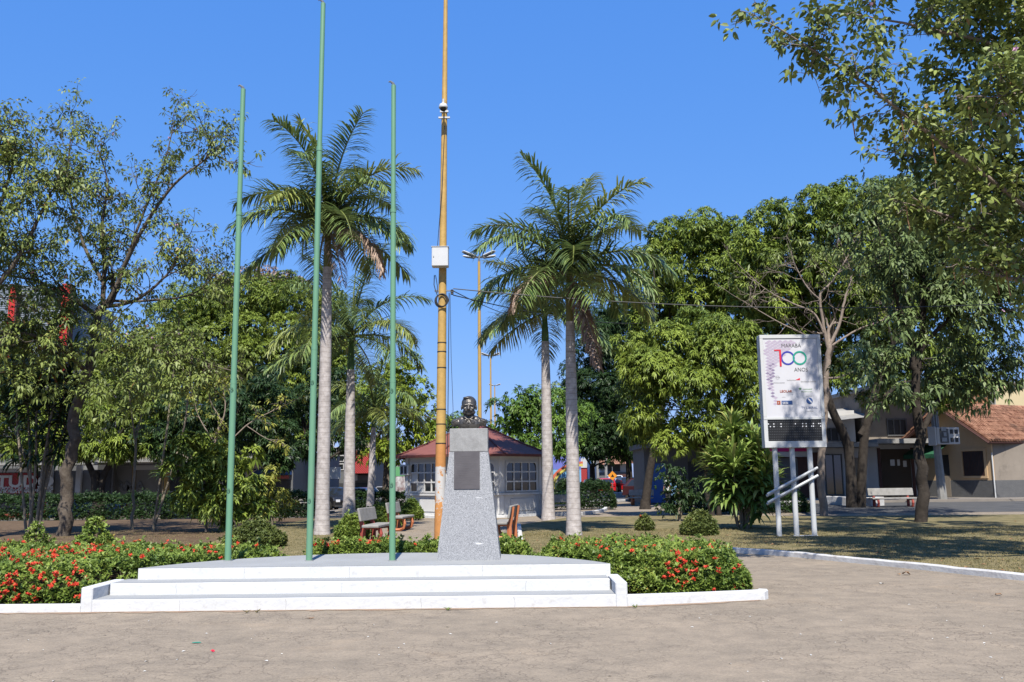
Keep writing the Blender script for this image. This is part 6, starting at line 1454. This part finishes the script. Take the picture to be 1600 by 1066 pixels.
part_box('wall', 'shop_beige', l2, X2(172), X2(345), 0, 8, -.3, lz(700)); part_box('shop_shutter', 'shutter', l2, X2(178), X2(204), -.03, 0, 0, lz(728)); 
part_box('sign_band', 'shop_grey', l2, X2(174), X2(205), -.14, 0, lz(728), lz(716)); text('lettering', 'RMA', .9, (X2(181), -.06, lz(768)), 'shop_grey', l2, ext=.01, bold=.02); text('lettering', 'OS', .9, (X2(186), -.06, lz(791)), 'shop_grey', l2, ext=.01, bold=.02)
part_box('yellow_jamb', 'yellow_paint', l2, X2(206), X2(210), -.1, 0, -.1, lz(728)); part_box('shop_shutter', 'shutter', l2, X2(212), X2(250), -.03, 0, 0, lz(735)); part_box('white_band', 'shop_white', l2, X2(211), X2(252), -.12, 0, lz(735), lz(728))
part_box('yellow_jamb', 'yellow_paint', l2, X2(253), X2(263), -.1, 0, -.1, lz(735)); part_box('dark_opening', 'dark', l2, X2(265), X2(340), -.03, 0, 0, lz(735))
part_box('added_canopy', 'concrete', l2, X2(174), X2(345), -2.6, -.15, lz(724), lz(719))  # another added slab, shading the shutters below
# ---- farther buildings left of the kiosk
def far(name, label, px0, px1, Y, pyt, m, z=-.6, d=8):
    x0_ = P(px0, 740, Y).x; x1_ = P(px1, 740, Y).x; zt2 = P((px0 + px1) / 2, pyt, Y).z; t = thing(name, (x0_, Y, z), label, 'building'); part_box('wall', m, t, 0, x1_ - x0_, 0, d, -.3, zt2 - z); return t, x1_ - x0_, zt2 - z
t, w1, h1 = far('shop_building', 'dark shop with white and blue signboards behind the left flagpoles', 345, 458, 66, 712, 'shop_grey')
def fz(py, Y): return P(450, py, Y).z + .6
part_box('signboard', 'shop_white', t, 1.2, 5.2, -.3, -.05, fz(732, 66), fz(718, 66)); part_box('blue_strip', 'ink_navy', t, 2.2, 5.2, -.29, -.05, fz(742, 66), fz(733, 66)); part_box('red_strip', 'bench_red', t, 2.5, 5.0, -.28, -.05, fz(748, 66), fz(743, 66)); part_box('doorway', 'dark', t, .3, 5.1, -.03, 0, 0, fz(750, 66)); part_box('added_canopy', 'concrete', t, 0, 5.2, -2.4, -.3, fz(717, 66), fz(714, 66))  # last slab is an added canopy that darkens the doorway
t, w1, h1 = far('shop_building', 'shop with a plain white hoarding between flagpole and palm', 446, 500, 72, 708, 'shop_grey'); 
part_box('hoarding', 'white_metal', t, .8, 4.4, -.3, -.05, fz(749, 72), fz(731, 72)); part_box('shutter', 'shutter', t, .2, 2.6, -.03, 0, 0, fz(750, 72)); part_box('awning_sign', 'shop_white', t, -.8, .3, -.5, -.3, fz(735, 72), fz(721, 72))
t, w1, h1 = far('office_building', 'grey building with a red slatted box front between the left palms', 512, 585, 86, 700, 'shop_grey'); 
part_box('red_front', 'red_panel', t, 1.8, 4.3, -1.2, 0, fz(741, 86), fz(706, 86)); part_box('upper_wall', 'shop_beige', t, 2.0, 4.5, .5, 6, fz(706, 86), fz(682, 86)); part_box('shop_sign', 'shop_white', t, 2.0, 2.9, -.4, -.2, fz(752, 86), fz(743, 86)); part_box('blue_sign', 'shop_grey', t, 2.9, 4.6, -.39, -.2, fz(752, 86), fz(744, 86))
for j in range(3): window(t, .1, 1.5, fz(735 - 13 * j, 86), fz(726 - 13 * j, 86), 0, 2, 1, 'shop_white', 'glass')
part_box('doorway', 'dark', t, .2, 4.2, -.03, 0, 0, fz(756, 86))
t, w1, h1 = far('mural_booth', 'low booth painted with a green and pink mural left of the kiosk', 616, 640, 62, 728, 'mural_white', -.2, 3)
part_box('painted_top', 'mural_green', t, .1, w1 - .1, -.02, 0, h1 - .7, h1 - .05)
t, w1, h1 = far('white_building', 'far white shopfronts left of the kiosk', 590, 622, 96, 725, 'shop_white')
for i in range(3): part_box('doorway', 'shop_grey', t, .2 + .75 * i, .7 + .75 * i, -.03, 0, 0, 2.4)
# ---- rainbow mural wall and street end right of the kiosk
Ym = 66; x0_ = P(838, 740, Ym).x; t = thing('mural_wall', (x0_, Ym, 0), 'street wall painted with a rainbow mural behind the right palms', 'wall')
wm = P(908, 740, Ym).x - x0_; hm = P(880, 714, Ym).z
part_box('wall', 'sky_blue', t, 0, wm, 0, .3, -.2, hm); part_box('violet_band', 'violet', t, 0, wm, -.012, 0, hm - .9, hm); part_box('green_band', 'mural_green', t, 0, wm, -.012, 0, -.1, .75); part_box('white_figures', 'mural_white', t, .9, 2.4, -.014, 0, .76, 1.6)
def bow(r_, wd_, m, y):
    k = MB(); vs = []; n = 24; cx_, cz_ = wm * 1.02, hm - 2.3
    for i in range(n + 1):
        a = R(88) + R(92) * i / n; vs += [(cx_ + (r_ + wd_) * math.cos(a), y, cz_ + (r_ + wd_) * .8 * math.sin(a)), (cx_ + r_ * math.cos(a), y, cz_ + r_ * .8 * math.sin(a))]
    vs = [(max(0.02, p[0]), p[1], max(.1, p[2])) for p in vs]
    k.add(vs, [(2 * i, 2 * i + 2, 2 * i + 3, 2 * i + 1) for i in range(n)]); k.build('rainbow_stripe', m, t)
bow(2.0, .22, 'rainbow_yellow', -.016); bow(2.24, .2, 'rainbow_red', -.018)
t, w1, h1 = far('street_building', 'far two-storey house with shaded balcony right of the palms', 938, 985, 104, 722, 'shop_white', 0)
part_box('ground_front', 'shop_grey', t, -.3, w1, -.3, 0, -.1, P(960, 738, 104).z); part_box('wood_gate', 'wood_dark', t, 2.0, 3.3, -.4, -.3, 0, P(960, 741, 104).z); part_box('balcony', 'dark', t, .9, 2.3, -.02, 0, P(960, 737, 104).z, P(960, 725, 104).z)
MB().add([(-.2, -1.2, h1 - .3), (w1 + .3, -1.2, h1 - .2), (w1 + .3, 6, h1 + 1.6), (-.2, 6, h1 + 1.4)], [(0, 1, 2, 3)]).build('roof', 'clay_tile', t)
t, w1, h1 = far('street_building', 'far pale blue narrow building with red base', 924, 939, 112, 716, 'sky_blue', 0); part_box('red_base', 'red_paint', t, 0, w1, -.1, 0, 0, 2.6); part_box('white_sign', 'shop_white', t, 0, .8, -.2, -.1, 2.7, 3.8)
t, w1, h1 = far('street_building', 'far low red-walled building at the street end', 905, 924, 118, 731, 'red_panel', 0); part_box('parapet', 'shop_white', t, -.2, w1, -.1, 0, h1, h1 + 1.2)
sgb = G(957, 770); ws = thing('warning_sign', (P(957, 745, 84).x, 84, 0), 'orange diamond warning sign above the far cars', 'road sign')
MB().tube([(0, 0, 0), (0, 0, 2.6)], .03, 6).build('post', 'grey_metal', ws); zc = P(957, 743.5, 84).z; dpl = MB().box((0, -.05, zc), (.62, .03, .62), rot=roty(R(45))).build('plate', 'orange_sign', ws); MB().add([(-.16, -.07, zc - .12), (.16, -.07, zc - .12), (.0, -.07, zc + .16)], [(0, 1, 2)]).build('symbol', 'black', dpl)
for px, lab in ((934, 'thin grey street pole beside the far pale blue building'), (947, 'grey utility pole behind the red car')):
    x_ = P(px, 740, 98).x; tp = thing('street_pole', (x_, 98, 0), lab, 'pole'); MB().tube([(0, 0, -.1), (0, 0, 4), (0, 0, 8)], [.16, .14, .11], 8).build('shaft', 'concrete', tp)
    MB().box((0, 0, 7.6), (1.6, .1, .1)).build('crossarm', 'grey_metal', tp)
b = P(489 + 30, 740, 80); tp = thing('street_pole', (b.x, 80, -.6), 'white banded street pole between the left palms', 'pole'); MB().tube([(0, 0, -.1), (0, 0, 9)], [.16, .12], 8).build('shaft', 'shop_white', tp)
for i in range(5): MB().box((0, -.15, 3.2 + .28 * i), (.5, .1, .14)).build('insulator_bar', 'white_metal', tp)

# ================================================================== VEHICLES
def car(label, x, y, rz, paint, kind='hatch', s=1.0):
    z = gz(x, y) + .012; t = thing('parked_car', (x, y, z), label, 'car', 'parked cars', rz); t.scale = (s, s, s)
    # body along +Y (front at -Y); side profile in (y, z)
    if kind == 'suv': pr = [(-2.1, .35), (-2.15, .75), (-1.95, .98), (-1.0, 1.08), (-.45, 1.62), (.2, 1.72), (1.75, 1.70), (2.1, 1.1), (2.15, .4)]; gl = [(-.86, 1.10), (-.38, 1.56), (1.70, 1.62), (1.92, 1.12)]; rr = .36; wb = 1.32; hw = .90
    elif kind == 'pickup': pr = [(-2.4, .45), (-2.45, .85), (-2.2, 1.05), (-1.1, 1.15), (-.55, 1.70), (.75, 1.74), (.95, 1.15), (2.4, 1.12), (2.42, .5)]; gl = [(-.95, 1.17), (-.48, 1.64), (.66, 1.66), (.82, 1.18)]; rr = .38; wb = 1.5; hw = .90
    elif kind == 'sedan': pr = [(-2.1, .32), (-2.15, .62), (-1.95, .80), (-.95, .92), (-.30, 1.40), (.85, 1.43), (1.45, .98), (2.1, .94), (2.15, .35)]; gl = [(-.82, .94), (-.24, 1.35), (.80, 1.37), (1.28, .97)]; rr = .31; wb = 1.28; hw = .85
    else: pr = [(-1.9, .32), (-1.95, .62), (-1.75, .85), (-.95, .98), (-.35, 1.46), (.3, 1.52), (1.35, 1.46), (1.85, .98), (1.92, .35)]; gl = [(-.82, 1.0), (-.3, 1.40), (1.28, 1.40), (1.62, 1.0)]; rr = .31; wb = 1.22; hw = .84
    n = len(pr); k = MB(); vs = []
    def inset(zv): return hw * (1 - .18 * max(0, zv - .95) / .7) * (.96 if zv < .45 else 1)
    for sgn in (-1, -.88, .88, 1):
        for (yy, zz) in pr:
            f = 1 if abs(sgn) < 1 else .0
            vs.append((math.copysign(inset(zz), sgn) * (1 if abs(sgn) == 1 else .90), yy * (1.0 if abs(sgn) < 1 else .975), zz if abs(sgn) < 1 else zz - .03 * (zz > .6)))
    fs = [tuple(range(n)), tuple(reversed(range(3 * n, 4 * n)))]
    for a in range(3):
        for i in range(n): fs.append((a * n + i, (a + 1) * n + i, (a + 1) * n + (i + 1) % n, a * n + (i + 1) % n))
    k.add(vs, fs); body_ = k.build('body', paint, t)
    for sgn in (-1, 1):
        k = MB(); g = [(sgn * (inset(zz) + .004), yy * .97, zz - .02) for yy, zz in gl]; k.add(g, [(0, 1, 2, 3) if sgn < 0 else (3, 2, 1, 0)]); k.build('side_window', 'glass', t)
    fi = [i for i in range(n)]
    def slab(i, name, m, s0, s1):
        (ya, za), (yb2, zb2) = pr[i], pr[i + 1]; d = Vector((0, yb2 - ya, zb2 - za)); nn = Vector((0, -d.z, d.y)).normalized() * .006
        a = Vector((0, ya, za)) + d * s0 + nn; b2 = Vector((0, ya, za)) + d * s1 + nn; wa, wb2 = inset(a.z) * .84, inset(b2.z) * .82
        k = MB(); k.add([(-wa, a.y, a.z), (wa, a.y, a.z), (wb2, b2.y, b2.z), (-wb2, b2.y, b2.z)], [(0, 1, 2, 3)]); k.build(name, m, t)
    slab(3, 'windscreen', 'glass', .08, .92); slab(5 if kind == 'sedan' else 6 if kind in ('hatch', 'suv') else 5, 'rear_window', 'glass', .1, .85)
    for sx_ in (-1, 1):
        for wy in (-wb, wb):
            w_ = MB(); w_.lathe([(rr * .6, -.1), (rr * .96, -.1), (rr, -.06), (rr, .06), (rr * .96, .1), (rr * .6, .1)], 16); o = w_.build('tyre', 'tyre', t, loc=(sx_ * (hw - .07), wy, rr), rot=(0, R(90), 0)); MB().lathe([(rr * .1, -.105), (rr * .58, -.1), (rr * .58, .1), (rr * .1, .105)], 12).build('rim', 'grey_metal', o)
        part_box('headlight', 'lamp_clear', t, sx_ * .58 - .16, sx_ * .58 + .16, pr[1][0] - .01, pr[1][0] + .05, pr[1][1] - .1, pr[1][1] + .08); part_box('tail_lamp', 'lamp_red', t, sx_ * .66 - .1, sx_ * .66 + .1, pr[-1][0] - .06, pr[-1][0] + .02, .75, 1.0)
        part_box('mirror', paint, t, sx_ * (hw + .06) - .08, sx_ * (hw + .06) + .08, -.78, -.68, .98, 1.1)
    part_box('number_plate', 'paper', t, -.2, .2, pr[0][0] - .03, pr[0][0] + .02, .45, .57); part_box('number_plate', 'paper', t, -.2, .2, pr[-1][0] - .03, pr[-1][0] + .03, .55, .68); part_box('grille', 'black', t, -.4, .4, pr[1][0] - .012, pr[1][0] + .05, pr[1][1] - .12, pr[1][1] + .02); part_box('bumper', 'dark', t, -hw * .9, hw * .9, pr[0][0] - .04, pr[0][0] + .1, .30, .44)
    return t
def carpx(label, px, Y, rz, paint, kind): car(label, P(px, 770, Y).x, Y, rz, paint, kind)
carpx('light blue car parked under the low left mango', 140, 52, R(-78), 'car_blue', 'hatch')
carpx('dark blue off-road car behind the two thin canes', 286, 51.5, R(14), 'car_navy', 'suv')
carpx('dark car behind the trunk of the tall left palm', 521, 68, R(35), 'car_black', 'suv')
carpx('white car between the left palms', 574, 76, R(60), 'car_white', 'hatch')
carpx('dark car in shade behind the left flagpole shrubs', 372, 53, R(-80), 'car_navy', 'sedan')
carpx('silver car half hidden by the right flagpole', 608, 82, R(70), 'car_silver', 'sedan')
carpx('bright red hatchback seen from behind at the far street', 946, 88, R(180), 'car_red', 'hatch')
carpx('white pickup in front of the red car', 961, 97, R(4), 'car_white', 'pickup')
carpx('silver car right of the white pickup', 972, 92, R(8), 'car_silver', 'sedan')
carpx('black car next to the dark mango trunk', 982, 86, R(10), 'car_black', 'hatch')
carpx('dark car left of the red hatchback', 925, 94, R(180), 'car_black', 'sedan')
carpx('dark red car in shade near the blue door', 1017, 62, R(80), 'car_maroon', 'hatch')
# people far in the shade
def person(label, px, Y, h, top, trousers, rz=0, step=.0):
    x = P(px, 750, Y).x; t = thing('person', (x, Y, gz(x, Y) + .01), label, 'person', None, rz)
    k = MB(); s = h / 1.7
    for sg_ in (-1, 1):
        k.tube([(sg_ * .09, sg_ * step, .04), (sg_ * .095, sg_ * step * .7, .45), (sg_ * .09, 0, .88)], [.05, .062, .088], 8); k.box((sg_ * .09, sg_ * step - .05, .035), (.09, .25, .07), bev=.02)
        k.tube([(sg_ * .19, 0, 1.38), (sg_ * .25, .02, 1.10), (sg_ * .25, -.06, .82)], [.055, .045, .035], 7); ell(k, (sg_ * .25, -.08, .76), (.035, .045, .07), 8, 6)
    k.tube([(0, 0, .82), (0, 0, 1.0), (0, 0, 1.25), (0, 0, 1.42), (0, 0, 1.50), (0, -.01, 1.56)], [.15, .14, .17, .16, .06, .055], 12); ell(k, (0, -.01, 1.63), (.075, .09, .11), 12, 8); ell(k, (0, -.1, 1.62), (.015, .02, .02), 6, 5)
    bo_ = k.build('body', 'skin', t, smooth=True)
    c = MB(); c.tube([(0, 0, .84), (0, 0, 1.0), (0, 0, 1.25), (0, 0, 1.43), (0, 0, 1.48)], [.165, .155, .185, .175, .08], 12)
    for sg_ in (-1, 1): c.tube([(sg_ * .16, 0, 1.40), (sg_ * .235, .015, 1.17)], [.075, .06], 8)
    c.build('shirt', top, t, smooth=True); c = MB()
    for sg_ in (-1, 1): c.tube([(sg_ * .09, sg_ * step, .09), (sg_ * .095, sg_ * step * .7, .45), (sg_ * .085, 0, .9)], [.065, .078, .105], 8)
    c.build('trousers', trousers, t, smooth=True); c = MB(); ell(c, (0, .015, 1.665), (.08, .092, .09), 12, 8); c.build('hair', 'hair', t, smooth=True); t.scale = (s, s, s); return t
person('person in light blue clothes standing by the blue doors', 1052, 48, 1.68, 'cloth_blue', 'cloth_blue', R(30))
person('person in white top standing left of the one in blue', 1043, 50, 1.62, 'cloth_white', 'dark', R(-40))
# ================================================================== SMALL THINGS ON THE GROUND
def litter(name, label, px, py, m, sx_, sy_, h=.012, rz=0.0, cat='litter'):
    b = G(px, py); k = MB(); n = 9
    pts = [(math.cos(6.283 * i / n) * sx_ * rng.uniform(.7, 1.1), math.sin(6.283 * i / n) * sy_ * rng.uniform(.7, 1.1)) for i in range(n)]
    vs = [(p[0], p[1], .003 + h * rng.random()) for p in pts] + [(0, 0, h * .8)]; k.add(vs, [(i, (i + 1) % n, n) for i in range(n)])
    tag(k.build(name, m, None, loc=(b.x, b.y, .002), rot=(0, 0, rz)), label, cat)
litter('plastic_scrap', 'flat green scrap lying left of centre on the pavement', 308, 1005, 'litter_green', .05, .03, .004)
litter('bottle_cap', 'small red cap lying on the pavement left of centre', 332, 1019, 'litter_red', .022, .02, .02)
litter('fallen_leaf', 'curled brown leaf lying near the curved kerb', 1416, 899, 'deadleaf', .07, .05, .06, cat='leaf')
litter('fallen_leaf', 'dark brown leaf left of the curled one', 1404, 899, 'deadleaf', .035, .03, .03, cat='leaf')
litter('fallen_leaf', 'brown leaf at the foot of the steps left of centre', 484, 967, 'deadleaf', .06, .02, .01, .2, cat='leaf')
litter('paper_scrap', 'pale pink scrap on the shaded grass by the kerb', 1379, 861, 'pink', .05, .04, .05, cat='litter')
litter('fallen_leaf', 'grey dry leaf on the pavement right of the hedge', 1378, 913, 'paper', .05, .03, .02, cat='leaf')
litter('fallen_leaf', 'single dry leaf at far right on the pavement', 1560, 931, 'deadleaf', .05, .03, .03, cat='leaf')


dm_ = MB(); nd = 330; xs = rng.uniform(-8, 10, nd); ys = rng.uniform(6.2, 16, nd)
for i in range(nd):
    x, y = xs[i], ys[i]
    if (x0 - 2.5 < x < 3.5 and y > 11.0) or (x < x0 and y > 11) or (x > 4 and y > 12.5): continue
    s_ = rng.uniform(.005, .018); a = rng.random() * 6.28; c_, s2_ = math.cos(a) * s_ * 1.6, math.sin(a) * s_ * 1.6
    dm_.add([(x - c_, y - s2_, .003), (x + s2_ * .4, y - c_ * .4, .006), (x + c_, y + s2_, .004), (x - s2_ * .4, y + c_ * .4, .010)], [(0, 1, 2, 3)])
o = dm_.build('debris', 'paper', None); tag(o, 'scattered pale crumbs and leaf bits on the pavement', 'debris', kind='stuff')
dl = MB(); 
for i in range(260):
    p = G(rng.uniform(820, 1600), rng.uniform(815, 905), .05)
    if not inpoly(np.array([p.x]), np.array([p.y]), lawn_r)[0]: continue
    s_ = rng.uniform(.03, .07); a = rng.random() * 6.28; c_, s2_ = math.cos(a) * s_, math.sin(a) * s_
    dl.add([(p.x - c_, p.y - s2_, .075), (p.x + s2_ * .4, p.y - c_ * .4, .09), (p.x + c_, p.y + s2_, .08), (p.x - s2_ * .4, p.y + c_ * .4, .10)], [(0, 1, 2, 3)])
tag(dl.build('leaf_litter', 'deadleaf', None), 'dry leaves strewn over the right lawn', 'leaves', kind='stuff')
